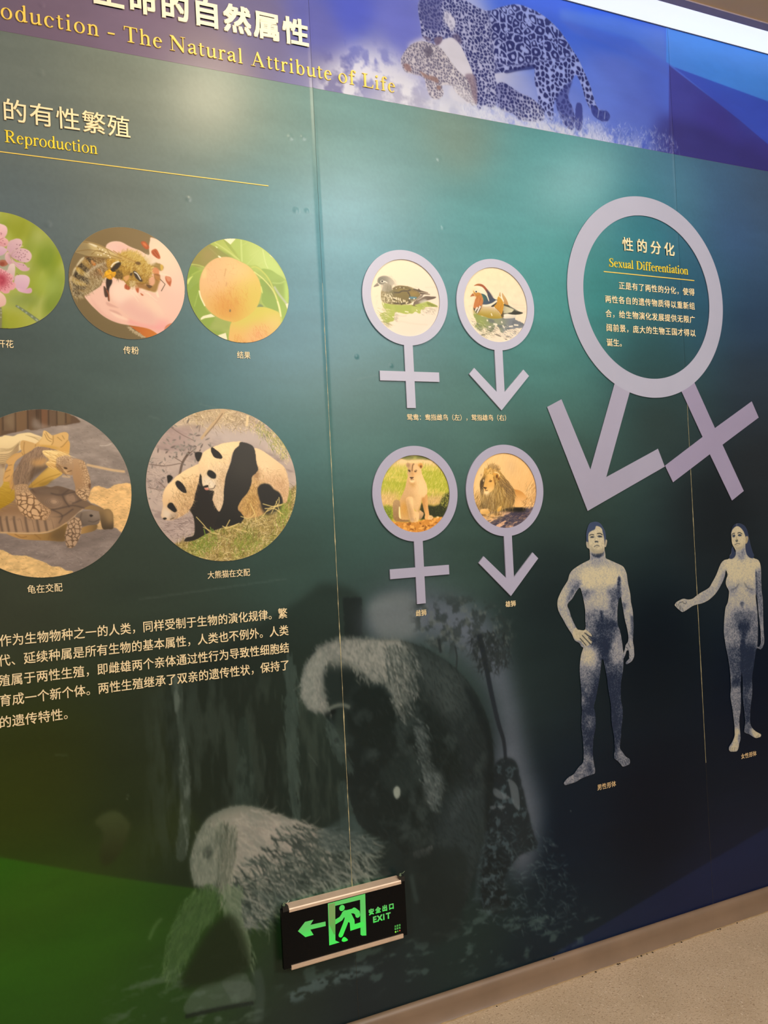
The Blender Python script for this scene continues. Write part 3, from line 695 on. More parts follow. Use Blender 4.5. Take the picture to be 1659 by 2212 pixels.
BOARD = mat('board_core', rgb(150, 140, 110), 0.8, mottle=0.1)
BEAD = mat('joint_filler', rgb(196, 184, 140), 0.6, mottle=0.25, mscale=120)
plaster = mat('wall_plaster', rgb(120, 116, 108), 0.85, mottle=0.05, bump=0.2)
w_ = MB().box((-0.45, 0.0125, 0.0), (3.30, 0.15, 2.95)).build('wall_back', plaster); tag(w_, kind='structure', label='plaster wall behind the printed mural boards')
mural_cv = paint_field(); head_cv = paint_header()
LB = ['left mural board, dark green print with crouching pale monkey and the round photographs',
      'middle mural board, teal to black, with big standing monkey and jaguars on the blue band',
      'right mural board, blue-black print right of the last seam, behind the standing woman figure']
g_ = 0.00035
xs_ = [(-0.417, SEAMS[0]-g_), (SEAMS[0]+g_, SEAMS[1]-g_), (SEAMS[1]+g_, 3.244)]
for i_, (a_, b_) in enumerate(xs_):
    t_ = thing('mural_board', ((a_+b_)/2, 0.006, MZ0), LB[i_], 'wall panel', 'printed mural boards')
    sm_ = [s for s in SEAMS if abs(s-a_) < 0.01 or abs(s-b_) < 0.01]
    panel(t_, a_, b_, mural_cv, MZ0, HDR, 'mural_print', sm_)
    panel(t_, a_, b_, head_cv, HDR+0.0004, TOP, 'header_band', sm_)
    MB().box((a_, 0.0004, MZ0), (b_, 0.0122, TOP)).build('board_core', BOARD, t_)
    if i_ < 2:
        rs_ = np.random.RandomState(5+i_); zz = np.arange(MZ0+0.02, TOP, 0.012)
        wd = np.clip(0.00025+0.0005*rs_.rand(len(zz))**3*(1.6 if i_ == 0 else 0.8), 0.0002, 0.0010)
        for c_, h_ in ((1.02, 0.05), (0.75, 0.03), (0.83, 0.03), (1.29, 0.03)):
            wd += 0.0007*np.exp(-((zz-c_)/h_)**2)*rs_.rand(len(zz))
        sel_ = (zz > (0.395 if i_ == 0 else 0.50)) & (zz < (1.95 if i_ == 0 else 1.75)); zz = zz[sel_]; wd = wd[sel_]
        xc = b_+g_+rs_.randn(len(zz))*0.00012
        MB().strip(np.stack([xc-wd, zz], -1), np.stack([xc+wd, zz], -1), -0.0013, 0.0100).build('joint_filler', BEAD, t_)['label'] = 'thin pale chipped line of filler in the joint'

# ------------------------------------------------------------------ floor, skirting, ceiling with its light slot
def floor_mat():
    m = bpy.data.materials.new('speckled_vinyl'); m.use_nodes = True
    nt = m.node_tree; b = nt.nodes['Principled BSDF']; L = nt.links.new
    tc = nt.nodes.new('ShaderNodeTexCoord')
    def mapping(sx, sy, rz):
        n = nt.nodes.new('ShaderNodeMapping'); n.inputs['Scale'].default_value = (sx, sy, 1); n.inputs['Rotation'].default_value = (0, 0, rz)
        L(tc.outputs['Object'], n.inputs['Vector']); return n
    def noise(sc, det, mp, dist=0.0):
        n = nt.nodes.new('ShaderNodeTexNoise'); n.inputs['Scale'].default_value = sc; n.inputs['Detail'].default_value = det
        n.inputs['Distortion'].default_value = dist
        L(mp.outputs[0], n.inputs['Vector']); return n
    def rampn(src, a, c):
        r = nt.nodes.new('ShaderNodeMapRange'); r.inputs[1].default_value = a; r.inputs[2].default_value = c
        L(src, r.inputs[0]); return r
    def mix(f, a, c, k=1.0):
        x = nt.nodes.new('ShaderNodeMix'); x.data_type = 'RGBA'
        L(f, x.inputs[0])
        for i, q in ((6, a), (7, c)):
            if isinstance(q, tuple): x.inputs[i].default_value = (*q, 1)
            else: L(q, x.inputs[i])
        return x.outputs[2]
    m1 = mapping(1, 2.2, 0.5); m2 = mapping(2.0, 1, -0.4); m3 = mapping(1, 1, 0)
    c = mix(rampn(noise(7, 4, m3).outputs[0], 0.35, 0.65).outputs[0], rgb(196, 174, 146), rgb(206, 184, 156))
    c = mix(rampn(noise(120, 2, m1, 0.6).outputs[0], 0.57, 0.68).outputs[0], c, rgb(166, 141, 114))
    c = mix(rampn(noise(110, 2, m2, 0.6).outputs[0], 0.62, 0.70).outputs[0], c, rgb(224, 208, 186))
    c = mix(rampn(noise(160, 1, m1).outputs[0], 0.66, 0.72).outputs[0], c, rgb(128, 106, 86))
    L(c, b.inputs['Base Color'])
    b.inputs['Roughness'].default_value = 0.42
    return m
fl = MB().box((-1.2, -4.2, -0.05), (4.6, 0.02, 0.0)).build('floor', floor_mat()); tag(fl, 'beige floor covering speckled with brown flecks', kind='structure')
# welded joint of the floor sheets
pa, pb = Wz(1545, 2011, 0.0), Wz(1700, 2089, 0.0); d_ = (pb-pa)/np.linalg.norm(pb-pa); nn_ = np.array([-d_[1], d_[0], 0])*0.0011
q0, q1 = pa-d_*0.0, pa+d_*2.2
MB().add([tuple(q0-nn_+[0, 0, 5e-4]), tuple(q1-nn_+[0, 0, 5e-4]), tuple(q1+nn_+[0, 0, 5e-4]), tuple(q0+nn_+[0, 0, 5e-4]), tuple(q0-nn_-[0, 0, .01]), tuple(q1-nn_-[0, 0, .01]), tuple(q1+nn_-[0, 0, .01]), tuple(q0+nn_-[0, 0, .01])],
         [(0, 1, 2, 3), (0, 4, 5, 1), (1, 5, 6, 2), (2, 6, 7, 3), (3, 7, 4, 0)]).build('floor_joint', mat('joint_weld', rgb(202, 184, 158), 0.5, mottle=0.1), fl)
SK = mat('skirting_paint', rgb(134, 112, 92), 0.42, mottle=0.10, mscale=9, bump=0.15, bscale=14)
prof = [(0.0, 0.0672), (-0.004, 0.0690), (-0.010, 0.0682), (-0.0145, 0.0640), (-0.0175, 0.0560), (-0.0185, 0.0400), (-0.0185, 0.0035), (-0.022, 0.0012), (-0.0225, 0.0), (0.0, 0.0)]
xs_b = np.arange(-0.45, 3.31, 0.05); n_ = len(prof)
V_ = np.array([[x, y, z] for x in xs_b for y, z in prof])
F_ = [(k*n_+i, k*n_+(i+1) % n_, (k+1)*n_+(i+1) % n_, (k+1)*n_+i) for k in range(len(xs_b)-1) for i in range(n_)] + [tuple(range(n_))[::-1], tuple((len(xs_b)-1)*n_+i for i in range(n_))]
sk = MB().add(V_, F_).build('baseboard_back', SK, smooth=True); tag(sk, 'scuffed brown skirting along the foot of the mural wall', kind='structure')
w1 = W(1196, 2071, -0.018)
MB().lathe((w1[0], -0.0183, w1[2]), (0, -1, 0), [(0, 0.0021), (0.0008, 0.0021), (0.0012, 0.0012)], 12).build('screw_head', mat('dark_screw', (0.03, 0.025, 0.02), 0.5), sk)
CAULK = mat('floor_caulk', rgb(168, 142, 104), 0.6, mottle=0.2, mscale=60)
rs_ = np.random.RandomState(3); xx_ = np.arange(-0.45, 3.31, 0.015)
MB().tube([(x, -0.0235+0.0006*rs_.randn(), 0.0006) for x in xx_], 0.0019, 6).build('caulk_bead', CAULK, sk)
rs_ = np.random.RandomState(8)
crumbs = MB()
for x in np.concatenate([rs_.rand(14)*1.7+0.8, [1.62, 1.83, 1.86, 2.02]]):
    crumbs.lathe((x, -0.0262-0.002*rs_.rand(), 0.0002), (rs_.randn()*.2, rs_.randn()*.2, 1), [(0, 0.0022), (0.001, 0.003*rs_.rand()+0.001), (0.0022, 0.0008)], 7)
c_ = crumbs.build('floor_dirt', mat('dirt', (0.05, 0.035, 0.02), 0.9)); tag(c_, 'dark specks of dirt lying along the foot of the skirting', 'dirt', kind='stuff')

CZ = 2.845
clm = mat('ceiling_paint', rgb(250, 216, 160), 0.8, mottle=0.04, mscale=5)
ce = MB().box((-1.2, -4.2, CZ), (4.6, -0.134, CZ+0.05)).build('ceiling', clm); tag(ce, 'beige ceiling', kind='structure')
tr = MB().box((-0.45, -0.134, CZ-0.004), (3.30, -0.104, CZ+0.05)).build('trim_1', mat('slot_trim', rgb(176, 164, 178), 0.5, mottle=0.05)); tag(tr, 'grey trim between the ceiling and the light slot', kind='structure')
sl = thing('ceiling_light', (1.4, -0.052, CZ+0.05), 'long bright white light slot between the mural top and the ceiling trim', 'ceiling light')
MB().box((-0.45, -0.104, CZ), (3.30, 0.0123, CZ+0.004)).build('diffuser', mat('lit_diffuser', (0.9, 0.9, 0.9), 0.5, emit=(0.86, 0.92, 1.0), estr=0.88), sl)
MB().box((-0.45, -0.104, CZ+0.006), (3.30, 0.0123, CZ+0.05)).build('housing', mat('white_metal', (0.7, 0.7, 0.7), 0.5, mottle=0.02), sl)
cap = MB().box((-0.417, -0.002, TOP+0.0002), (3.244, 0.0122, CZ-0.0002)).build('trim_2', mat('top_edge', rgb(60, 66, 96), 0.6, mottle=0.1)); tag(cap, 'thin dark edge along the top of the mural', kind='structure')

# ------------------------------------------------------------------ raised male and female symbols
def sy_mat(name, c): return mat(name, rgb(*c), 0.45, mottle=0.02, mscale=12, bump=0.03, bscale=40)
LILAC = sy_mat('pale_lilac_board', (184, 185, 206)); LILAC2 = sy_mat('lilac_board', (170, 168, 192))
SYM = {}
def ring(root, cx, cz, ro, ri, yf, yb, m, n=160):
    return MB().strip(circle(cx, cz, ro, n), circle(cx, cz, ri, n), yf, yb, True).build('ring', m, root)
def arc_pts(cx, cz, r, xa, xb, n=9):
    """points of a ring's lower edge between two x positions"""
    return [(x, cz-math.sqrt(max(r*r-(x-cx)**2, 0))) for x in np.linspace(xa, xb, n)]
YF, YB = -0.0045, -0.0004
def female(cx, cz, dz, m, label):
    t = thing('female_symbol', (cx, 0, 1.6228+dz), label, 'symbol', 'raised symbols framing animal photographs')
    ring(t, cx, cz, 0.1274, 0.1027, YF, YB, m)
    h = 0.0130; z1, z0, zb = 1.7201+dz, 1.6945+dz, 1.6228+dz
    P = arc_pts(cx, cz, 0.1274, cx-h, cx+h)+[(cx+h, z1), (cx+0.0892, z1), (cx+0.0892, z0), (cx+h, z0), (cx+h, zb), (cx-h, zb), (cx-h, z0), (cx-0.0882, z0), (cx-0.0882, z1), (cx-h, z1)]
    MB().plate(P, YF, YB).build('cross', m, t); return t
def male(cx, cz, dz, m, label):
    t = thing('male_symbol', (cx, 0, 1.6193+dz), label, 'symbol', 'raised symbols framing animal photographs')
    ring(t, cx, cz, 0.1285, 0.1050, YF, YB, m)
    h = 0.0132
    P = arc_pts(cx, cz, 0.1285, cx-h, cx+h)+[(cx+h, 1.6708+dz), (cx+0.0807, 1.7364+dz), (cx+0.0988, 1.7185+dz), (cx, 1.6193+dz), (cx-0.0999, 1.7186+dz), (cx-0.0828, 1.7361+dz), (cx-h, 1.6708+dz)]
    MB().plate(P, YF, YB).build('arrow', m, t); return t
SYM['hen'] = female(1.0397, 1.9172, 0.0, LILAC, 'pale lilac female symbol framing the photograph of a grey-brown duck')
SYM['drake'] = male(1.3237, 1.9165, 0.0, LILAC, 'pale lilac male symbol framing the photograph of a colourful orange and blue duck')
SYM['lioness'] = female(1.0402, 1.3945, -0.5213, LILAC2, 'lilac female symbol framing the photograph of a sitting lioness')
SYM['lion'] = male(1.3234, 1.3942, -0.5214, LILAC2, 'lilac male symbol framing the photograph of a maned lion lying down')

bx, bz, bro, bri = 1.8864, 1.9752, 0.3116, 0.2528
t_ = thing('combined_symbol', (bx, 0, 1.3248), 'very large flat lilac ring with both an arrow and a cross below it', 'symbol')
def flat(c): return mat('lilac_print', rgb(*c), 0.42, mottle=0.03, mscale=6)
def ring_edge(p, q, n=9):
    a0 = math.atan2(p[1]-bz, p[0]-bx); a1 = math.atan2(q[1]-bz, q[0]-bx)
    return [(bx+bro*math.cos(a), bz+bro*math.sin(a)) for a in np.linspace(a0, a1, n)]
ring(t_, bx, bz, bro, bri, -0.0032, -0.0016, flat((172, 173, 192)), 220)
MB().plate(ring_edge((1.7313, 1.6994), (1.7892, 1.6758))+[(1.6834, 1.4228), (1.8911, 1.5055), (1.9149, 1.4499), (1.6078, 1.3248), (1.4811, 1.6306), (1.5334, 1.6536), (1.6257, 1.4465)], -0.0032, -0.0016).build('arrow', flat((163, 160, 182)), t_)
MB().plate(ring_edge((1.9992, 1.6891), (2.054, 1.7185))+[(2.1353, 1.5696), (2.3068, 1.6581), (2.335, 1.6048), (2.1646, 1.5159), (2.2487, 1.3634), (2.1937, 1.3342), (2.107, 1.4859), (1.9455, 1.4003), (1.9163, 1.4527), (2.0797, 1.5412)], -0.0032, -0.0016).build('cross', flat((154, 146, 174)), t_)

# ------------------------------------------------------------------ lettering
_gl = {}
def glyph(ch, off):
    """outline of one character, em = 1"""
    if (ch, off) not in _gl:
        cu = bpy.data.curves.new('lettering', 'FONT'); cu.body = ch; cu.size = 1.0; cu.offset = off; cu.resolution_u = 3
        o = bpy.data.objects.new('lettering', cu); C.objects.link(o)
        dg = bpy.context.evaluated_depsgraph_get()
        me = bpy.data.meshes.new_from_object(o.evaluated_get(dg))
        V = np.array([v.co[:2] for v in me.vertices]).reshape(-1, 2); F = [tuple(p.vertices) for p in me.polygons]
        bpy.data.objects.remove(o); bpy.data.curves.remove(cu); bpy.data.meshes.remove(me)
        cnt = {}
        for f in F:
            for a, b in zip(f, f[1:]+f[:1]):
                k = (min(a, b), max(a, b)); cnt.setdefault(k, []).append((a, b))
        E = [v[0] for v in cnt.values() if len(v) == 1]
        _gl[ch, off] = (V, F, E)
    return _gl[ch, off]

def put(mb, ch, ox, oz, sx, sz, yf, yb, off):
    V, F, E = glyph(ch, 0.0)
    if not len(V): return
    if off and ch not in '。，、：（）':
        # heavier stroke: the character struck four times, a hair apart
        for i, (dx, dz) in enumerate(((-1, -1), (1, -1), (-1, 1), (1, 1))):
            _put(mb, V, F, E, ox+dx*off*sx*0.8, oz+dz*off*sz*0.8, sx, sz, yf-i*0.00012, yb+i*0.00003)
    else:
        _put(mb, V, F, E, ox, oz, sx, sz, yf, yb)

def _put(mb, V, F, E, ox, oz, sx, sz, yf, yb):
    n = len(V); P = np.zeros((2*n, 3)); P[:n, 0] = ox+V[:, 0]*sx; P[:n, 2] = oz+V[:, 1]*sz; P[:n, 1] = yf; P[n:] = P[:n]; P[n:, 1] = yb
    mb.add(P, list(F)+[(b, a, a+n, b+n) for a, b in E])

CREAM = mat('cream_lettering', rgb(252, 230, 182), 0.5, mottle=0.02); TITLE = mat('ivory_lettering', rgb(244, 234, 206), 0.45, mottle=0.02)
YEL = mat('yellow_lettering', rgb(244, 208, 92), 0.45, mottle=0.02); YEL2 = mat('bright_yellow_lettering', rgb(250, 218, 50), 0.45, mottle=0.02)
GOLD = mat('tan_lettering', rgb(232, 200, 150), 0.5, mottle=0.02)
CZ0 = 0.365   # middle of a character above its baseline, in ems

def line(mb, txt, pa, pb, em, off=0.0, yf=-0.0020, yb=-0.0008, cond=1.0, z=None):
    """characters set on an even pitch; pa, pb = centres of first and last character in the photograph"""
    a, b = W(*pa), W(*pb); n = len(txt); zc = (a[2]+b[2])/2 if z is None else z
    wd = min(em*cond, (b[0]-a[0])/max(n-1.0, 1)*0.99); em = min(em, wd*1.12)
    for i, ch in enumerate(txt):
        xc = a[0]+(b[0]-a[0])*(i/(n-1.0) if n > 1 else 0)
        if ch in '  ': continue
        put(mb, ch, xc-0.5*wd, zc-CZ0*em, wd, em, yf, yb, off)
    return zc

def text_thing(name, label, cat, rows, m, part='text_line', group=None, off=0.012, yf=-0.0016, per_char=False):
    a = W(*rows[0][1]); b = W(*rows[-1][1])
    t = thing(name, (a[0], 0, b[2]), label, cat, group)
    for r in rows:
        txt, pa, pb, em = r[:4]; cond = r[4] if len(r) > 4 else 1.0
        if per_char:
            A, B = W(*pa), W(*pb); n = len(txt); zc = (A[2]+B[2])/2
            for i, ch in enumerate(txt):
                mb = MB(); xc = A[0]+(B[0]-A[0])*i/max(n-1, 1)
                put(mb, ch, xc-0.5*em*cond, zc-CZ0*em, em*cond, em, yf, 0.0, off); mb.build(part, m, t)
        else:
            mb = MB(); line(mb, txt, pa, pb, em, off, yf, -0.0006, cond); mb.build(part, m, t)
    return t
def cz(x0, y0, s, x, y): return (x0+x*s, y0+y*s)
c1 = lambda x, y: cz(0, 0, 880/1659., x, y)
c3 = lambda x, y: cz(0, 440, 660/1659., x, y)
c4 = lambda x, y: cz(0, 860, 680/1659., x, y)
cd = lambda x, y: cz(760, 520, 440/1659., x, y)
cl = lambda x, y: cz(760, 930, 440/1659., x, y)
cr = lambda x, y: cz(1160, 400, 499/1533., x, y)
cp = lambda x, y: cz(0, 1280, 700/1659., x, y)
cm = lambda x, y: cz(1160, 1100, 499/1659., x, y)

text_thing('title_lettering', 'large ivory raised Chinese title characters at the top of the blue band', 'lettering',
           [('生命的自然属性', (234, -9), c1(1202, 126), 0.0715)], TITLE, 'character', off=0.034, yf=-0.0045, per_char=True)
text_thing('heading_lettering', 'cream Chinese section heading above the yellow word Reproduction', 'lettering',
           [('的有性繁殖', c1(60, 454), c1(484, 519), 0.0530)], CREAM, 'character', off=0.006, yf=-0.003, per_char=True)
CAP = 'captions under the photographs'
for txt, pa, pb, em, lb in (('开花', c3(6, 762), c3(52, 762), 0.0200, 'blossom photograph at the left edge'), ('传粉', c3(690, 796), c3(733, 799), 0.0210, 'bee photograph'), ('结果', c3(1304, 823), c3(1341, 823), 0.0198, 'peach photograph'),
                        ('龟在交配', c4(166, 1008), c4(307, 998), 0.0218, 'tortoise photograph'), ('大熊猫在交配', c4(1111, 932), c4(1299, 919), 0.0202, 'panda photograph')):
    text_thing('caption', 'small cream Chinese caption under the round '+lb, 'caption', [(txt, pa, pb, em)], CREAM, 'text_line', CAP, 0.008, -0.0014)
text_thing('caption', 'small cream Chinese caption line in brackets under the two duck symbols', 'caption', [('鸳鸯：鸯指雌鸟（左），鸳指雄鸟（右）', cd(470, 1440), cd(1262, 1442), 0.0182)], CREAM, 'text_line', CAP, 0.008, -0.0014)
text_thing('caption', 'small cream Chinese caption under the lioness symbol', 'caption', [('雌狮', cl(540, 1487), cl(585, 1484), 0.0182)], CREAM, 'text_line', CAP, 0.004, -0.0014)
text_thing('caption', 'small cream Chinese caption under the maned lion symbol', 'caption', [('雄狮', cl(1270, 1413), cl(1313, 1410), 0.0184)], CREAM, 'text_line', CAP, 0.004, -0.0014)
text_thing('caption', 'small tan Chinese caption under the standing man figure', 'caption', [('男性形体', cm(447, 1993), cm(549, 1975), 0.0185)], GOLD, 'text_line', CAP, 0.003, -0.0014)
text_thing('caption', 'small tan Chinese caption under the standing woman figure', 'caption', [('女性形体', cm(1477, 1771), cm(1561, 1757), 0.0178)], GOLD, 'text_line', CAP, 0.003, -0.0014)
text_thing('ring_heading', 'cream Chinese heading of four characters inside the large lilac ring', 'lettering', [('性的分化', cr(599, 398), cr(874, 426), 0.0440)], CREAM, 'character', off=0.012, yf=-0.003, per_char=True)
em = 0.0244
text_thing('ring_paragraph', 'cream Chinese paragraph of five lines inside the large lilac ring', 'text block',
           [('正是有了两性的分化，使得', cr(560, 673), cr(1024, 706), em), ('两性各自的遗传物质得以重新组', cr(470, 762), cr(1026, 799), em), ('合，给生物演化发展提供无限广', cr(473, 858), cr(1028, 889), em),
            ('阔前景，庞大的生物王国才得以', cr(477, 951), cr(1031, 978), em), ('诞生。', cr(480, 1045), cr(566, 1049), em)], CREAM, off=0.010)
em = 0.0272
text_thing('paragraph_text', 'cream Chinese paragraph of five lines on dark green at the left, below the animal photographs', 'text block',
           [('作为生物物种之一的人类，同样受制于生物的演化规律。繁', cp(28, 251), cp(1446, 102), em), ('代、延续种属是所有生物的基本属性，人类也不例外。人类', cp(22, 354), cp(1452, 189), em),
            ('殖属于两性生殖，即雌雄两个亲体通过性行为导致性细胞结', cp(22, 455), cp(1455, 279), em), ('育成一个新个体。两性生殖继承了双亲的遗传性状，保持了', cp(28, 557), cp(1457, 367), em),
            ('的遗传特性。', cp(27, 662), cp(355, 618), em)], CREAM, off=0.010)

# ---- roman letters with serifs, drawn on a 1000-unit em
def arc(cx, cy, rx, ry, a0, a1, n=22):
    t = np.radians(np.linspace(a0, a1, n)); return np.stack([cx+rx*np.cos(t), cy+ry*np.sin(t)], -1)
def bowl(cx, cy, rx, ry, tx, ty, a0=0, a1=360, sh=0):
    return ('s', arc(cx, cy, rx, ry, a0, a1), arc(cx+sh, cy, rx-tx, ry-ty, a0, a1))
def R(x0, y0, x1, y1): return ('p', [(x0, y0), (x1, y0), (x1, y1), (x0, y1)])
def Pg(*q): return ('p', list(q))
def stroke(pts, ww):
    P = catmull(np.array(pts, float), False, 6); w = np.interp(np.linspace(0, 1, len(P)), np.linspace(0, 1, len(ww)), ww)[:, None]/2
    d = np.gradient(P, axis=0); d /= np.linalg.norm(d, axis=1, keepdims=True); nr = np.stack([-d[:, 1], d[:, 0]], -1)
    return ('s', P+nr*w, P-nr*w)
def ball(x, y, r): return ('p', [tuple(q) for q in arc(x, y, r, r, 0, 340, 16)])
def foot(xc, y=0, w=105, st=84, h=18):
    """bracketed foot serif"""
    return Pg((xc-w, y), (xc+w, y), (xc+w, y+h), (xc+st/2, y+h+28), (xc-st/2, y+h+28), (xc-w, y+h))
def head(xc, y, w=105, st=84, h=18):
    return Pg((xc-w, y), (xc-w, y-h), (xc-st/2, y-h-28), (xc+st/2, y-h-28), (xc+w, y-h), (xc+w, y))
def flag(x, y, st=84):
    """slanted serif at the top left of a lower-case stem"""
    return Pg((x-52, y-42), (x+st, y), (x+st, y-60), (x, y-60))
LET = {
 'o': (500, [bowl(250, 222, 221, 236, 92, 26)]),
 'e': (444, [bowl(226, 222, 200, 236, 92, 26, 28, 318, 6), R(60, 262, 412, 292), Pg((412, 262), (408, 330), (330, 330), (330, 292))]),
 'c': (444, [bowl(232, 222, 205, 236, 92, 26, 42, 318, 6), ball(372, 352, 46)]),
 'd': (500, [bowl(222, 222, 195, 236, 90, 26, 0, 360), R(340, 40, 424, 683), flag(340, 683), Pg((340, 0), (424, 0), (500, 28), (500, 46), (424, 60), (340, 80))]),
 'b': (500, [bowl(272, 222, 198, 236, 90, 26), R(72, 20, 156, 683), flag(72, 683)]),
 'p': (500, [bowl(272, 222, 198, 236, 90, 26), R(72, -217, 156, 450), flag(72, 455), foot(114, -217)]),
 'u': (500, [R(66, 110, 150, 450), flag(66, 450), R(338, 40, 422, 450), flag(338, 450), stroke([(108, 130), (128, 50), (200, 22), (290, 50), (345, 110)], [84, 70, 62, 44, 30]), Pg((338, 0), (422, 0), (495, 28), (495, 46), (422, 60), (338, 80))]),
 'n': (500, [R(70, 18, 154, 450), flag(70, 455), foot(112), R(338, 18, 422, 320), foot(380), stroke([(150, 370), (210, 420), (290, 428), (360, 385), (380, 310)], [30, 44, 62, 76, 84])]),
 'h': (500, [R(70, 18, 154, 683), flag(70, 683), foot(112), R(338, 18, 422, 320), foot(380), stroke([(150, 370), (210, 420), (290, 428), (360, 385), (380, 310)], [30, 44, 62, 76, 84])]),
 'r': (345, [R(74, 18, 158, 450), flag(74, 455), foot(116), stroke([(155, 340), (200, 410), (255, 435), (310, 420)], [30, 44, 56, 56]), ball(306, 408, 48)]),
 't': (290, [R(80, 90, 160, 560), Pg((20, 420), (80, 450), (160, 560), (160, 420)), R(20, 420, 272, 450), stroke([(120, 130), (132, 50), (180, 26), (240, 40), (275, 75)], [80, 68, 56, 36, 20])]),
 'i': (278, [R(98, 18, 182, 450), flag(98, 455), foot(140), ball(140, 620, 58)]),
 'l': (278, [R(98, 18, 182, 683), flag(98, 683), foot(140)]),
 'f': (335, [R(104, 18, 188, 560), foot(146), R(20, 420, 300, 450), stroke([(146, 540), (160, 630), (220, 668), (290, 655), (330, 620)], [84, 76, 48, 48, 50]), ball(318, 618, 44)]),
 'a': (444, [R(292, 70, 372, 320), stroke([(332, 300), (318, 400), (250, 438), (160, 425), (95, 375)], [80, 74, 40, 40, 40]), ball(92, 352, 48), stroke([(300, 270), (210, 235), (110, 185), (85, 110), (130, 40), (210, 42), (296, 100)], [34, 46, 72, 88, 70, 50, 30]), stroke([(332, 100), (345, 40), (385, 28), (436, 60)], [80, 64, 44, 22])]),
 'x': (500, [Pg((60, 435), (160, 435), (445, 15), (345, 15)), Pg((380, 435), (420, 435), (110, 15), (70, 15)), R(20, 432, 215, 450), R(320, 432, 470, 450), R(15, 0, 170, 18), R(290, 0, 488, 18)]),
 'T': (611, [R(254, 18, 356, 644), R(30, 630, 582, 662), Pg((18, 492), (40, 492), (70, 632), (30, 640)), Pg((593, 492), (571, 492), (541, 632), (582, 640)), foot(305, 0, 145, 102)]),
 'N': (722, [R(100, 18, 138, 640), Pg((30, 662), (180, 662), (610, 130), (610, -10), (580, -10), (110, 575), (30, 640)), R(586, -8, 624, 640), R(500, 642, 710, 662), R(12, 0, 226, 20)]),
 'A': (722, [Pg((335, 674), (372, 674), (640, 20), (530, 20), (318, 545)), Pg((335, 674), (360, 640), (140, 20), (98, 20)), R(190, 215, 490, 250), R(15, 0, 225, 20), R(455, 0, 708, 20)]),
 'L': (611, [R(106, 18, 208, 644), foot(157, 0, 145, 102), head(157, 662, 145, 102), R(150, 0, 575, 32), Pg((598, 174), (575, 174), (500, 30), (575, 18))]),
 'R': (667, [R(106, 18, 208, 644), foot(157, 0, 140, 102), head(157, 662, 140, 102), ('s', np.concatenate([[(180, 662)], arc(320, 490, 225, 172, 90, -90, 18), [(180, 318)]]), np.concatenate([[(180, 628)], arc(300, 490, 140, 138, 90, -90, 18), [(180, 352)]])), Pg((250, 330), (360, 330), (600, 20), (480, 20)), R(470, 0, 665, 20)]),
 'S': (556, [stroke([(462, 500), (430, 600), (350, 650), (230, 640), (130, 560), (140, 450), (260, 365), (390, 290), (445, 190), (400, 60), (270, 12), (150, 40), (75, 170)], [20, 36, 30, 40, 84, 100, 100, 100, 96, 78, 34, 34, 20]), Pg((446, 480), (470, 480), (466, 676), (446, 676)), Pg((56, -14), (76, -14), (66, 190), (44, 190))]),
 'D': (722, [R(104, 18, 206, 644), head(155, 662, 140, 102), foot(155, 0, 140, 102), ('s', np.concatenate([[(180, 662), (290, 662)], arc(300, 331, 385, 331, 88, -88, 24), [(290, 0), (180, 0)]]), np.concatenate([[(180, 628), (285, 628)], arc(290, 331, 285, 297, 88, -88, 24), [(285, 34), (180, 34)]]))]),
 '-': (333, [R(39, 194, 285, 257)]),
}
def roman(root, word, x0, x1, zb, size, m, yf=-0.004, track=0.0, part='letter'):
    """one word set between x0 and x1 (ink edges), each letter a part"""
    adv = np.cumsum([0]+[LET[c][0]+track for c in word])[:-1]
    xs = []
    for c, a in zip(word, adv):
        for k, *q in LET[c][1]:
            xs += [a+p[0] for arr in q for p in arr]
    lo, hi = min(xs), max(xs); kx = (x1-x0)/(hi-lo)
    for c, a in zip(word, adv):
        mb = MB()
        for i, (k, *q) in enumerate(LET[c][1]):
            yf_ = yf-i*0.00012
            tr = lambda P: np.stack([x0+(a+np.asarray(P, float)[:, 0]-lo)*kx, zb+np.asarray(P, float)[:, 1]*size/1000.0], -1)
            if k == 'p': mb.plate(tr(q[0]), yf_, 0.0)
            else: mb.strip(tr(q[0]), tr(q[1]), yf_, 0.0)
        mb.build(part, m, root)
HZ = 2.4672
ti = thing('title_lettering', (0.55, 0, HZ), 'yellow raised English title letters on the blue band, ending in the word Life', 'lettering')
for wd, ua, ub in (('oduction', 2, 213.7), ('-', 233, 248), ('The', 268, 350), ('Natural', 367, 524), ('Attribute', 542, 716), ('of', 731, 769), ('Life', 783, 853)):
    base_v = lambda u: 42.5+(u-14)*0.1905
    roman(ti, wd, W(ua, base_v(ua))[0], W(ub, base_v(ub))[0], HZ, 0.0545, YEL, -0.0030, 60)
a_, b_ = W(*c1(20, 582)), W(*c1(397, 627)); zb_ = (a_[2]+b_[2])/2
t2 = thing('heading_lettering', (a_[0], 0, zb_), 'small yellow English word Reproduction above the thin yellow rule', 'lettering')
roman(t2, 'Reproduction', a_[0], b_[0], zb_, 0.0400, YEL2, -0.002)
a_, b_ = W(*c1(-60, 606)), W(579.7, 405.2); zr = W(300, 366)[2]
zr = (W(20, 326.8)[2]+b_[2])/2
u_ = MB().box((-0.25, -0.0012, zr-0.0010), (b_[0], 0.0, zr+0.0010)).build('heading_rule', YEL); tag(u_, 'long thin yellow line under the word Reproduction', 'line')
a_, b_ = W(*cr(478, 547)), W(*cr(1000, 590)); zb_ = (a_[2]+b_[2])/2
t3 = thing('ring_heading', (a_[0], 0, zb_), 'bright yellow English words Sexual Differentiation inside the large lilac ring', 'lettering')
xm = W(*cr(638, 560))[0]; xn = W(*cr(658, 562))[0]
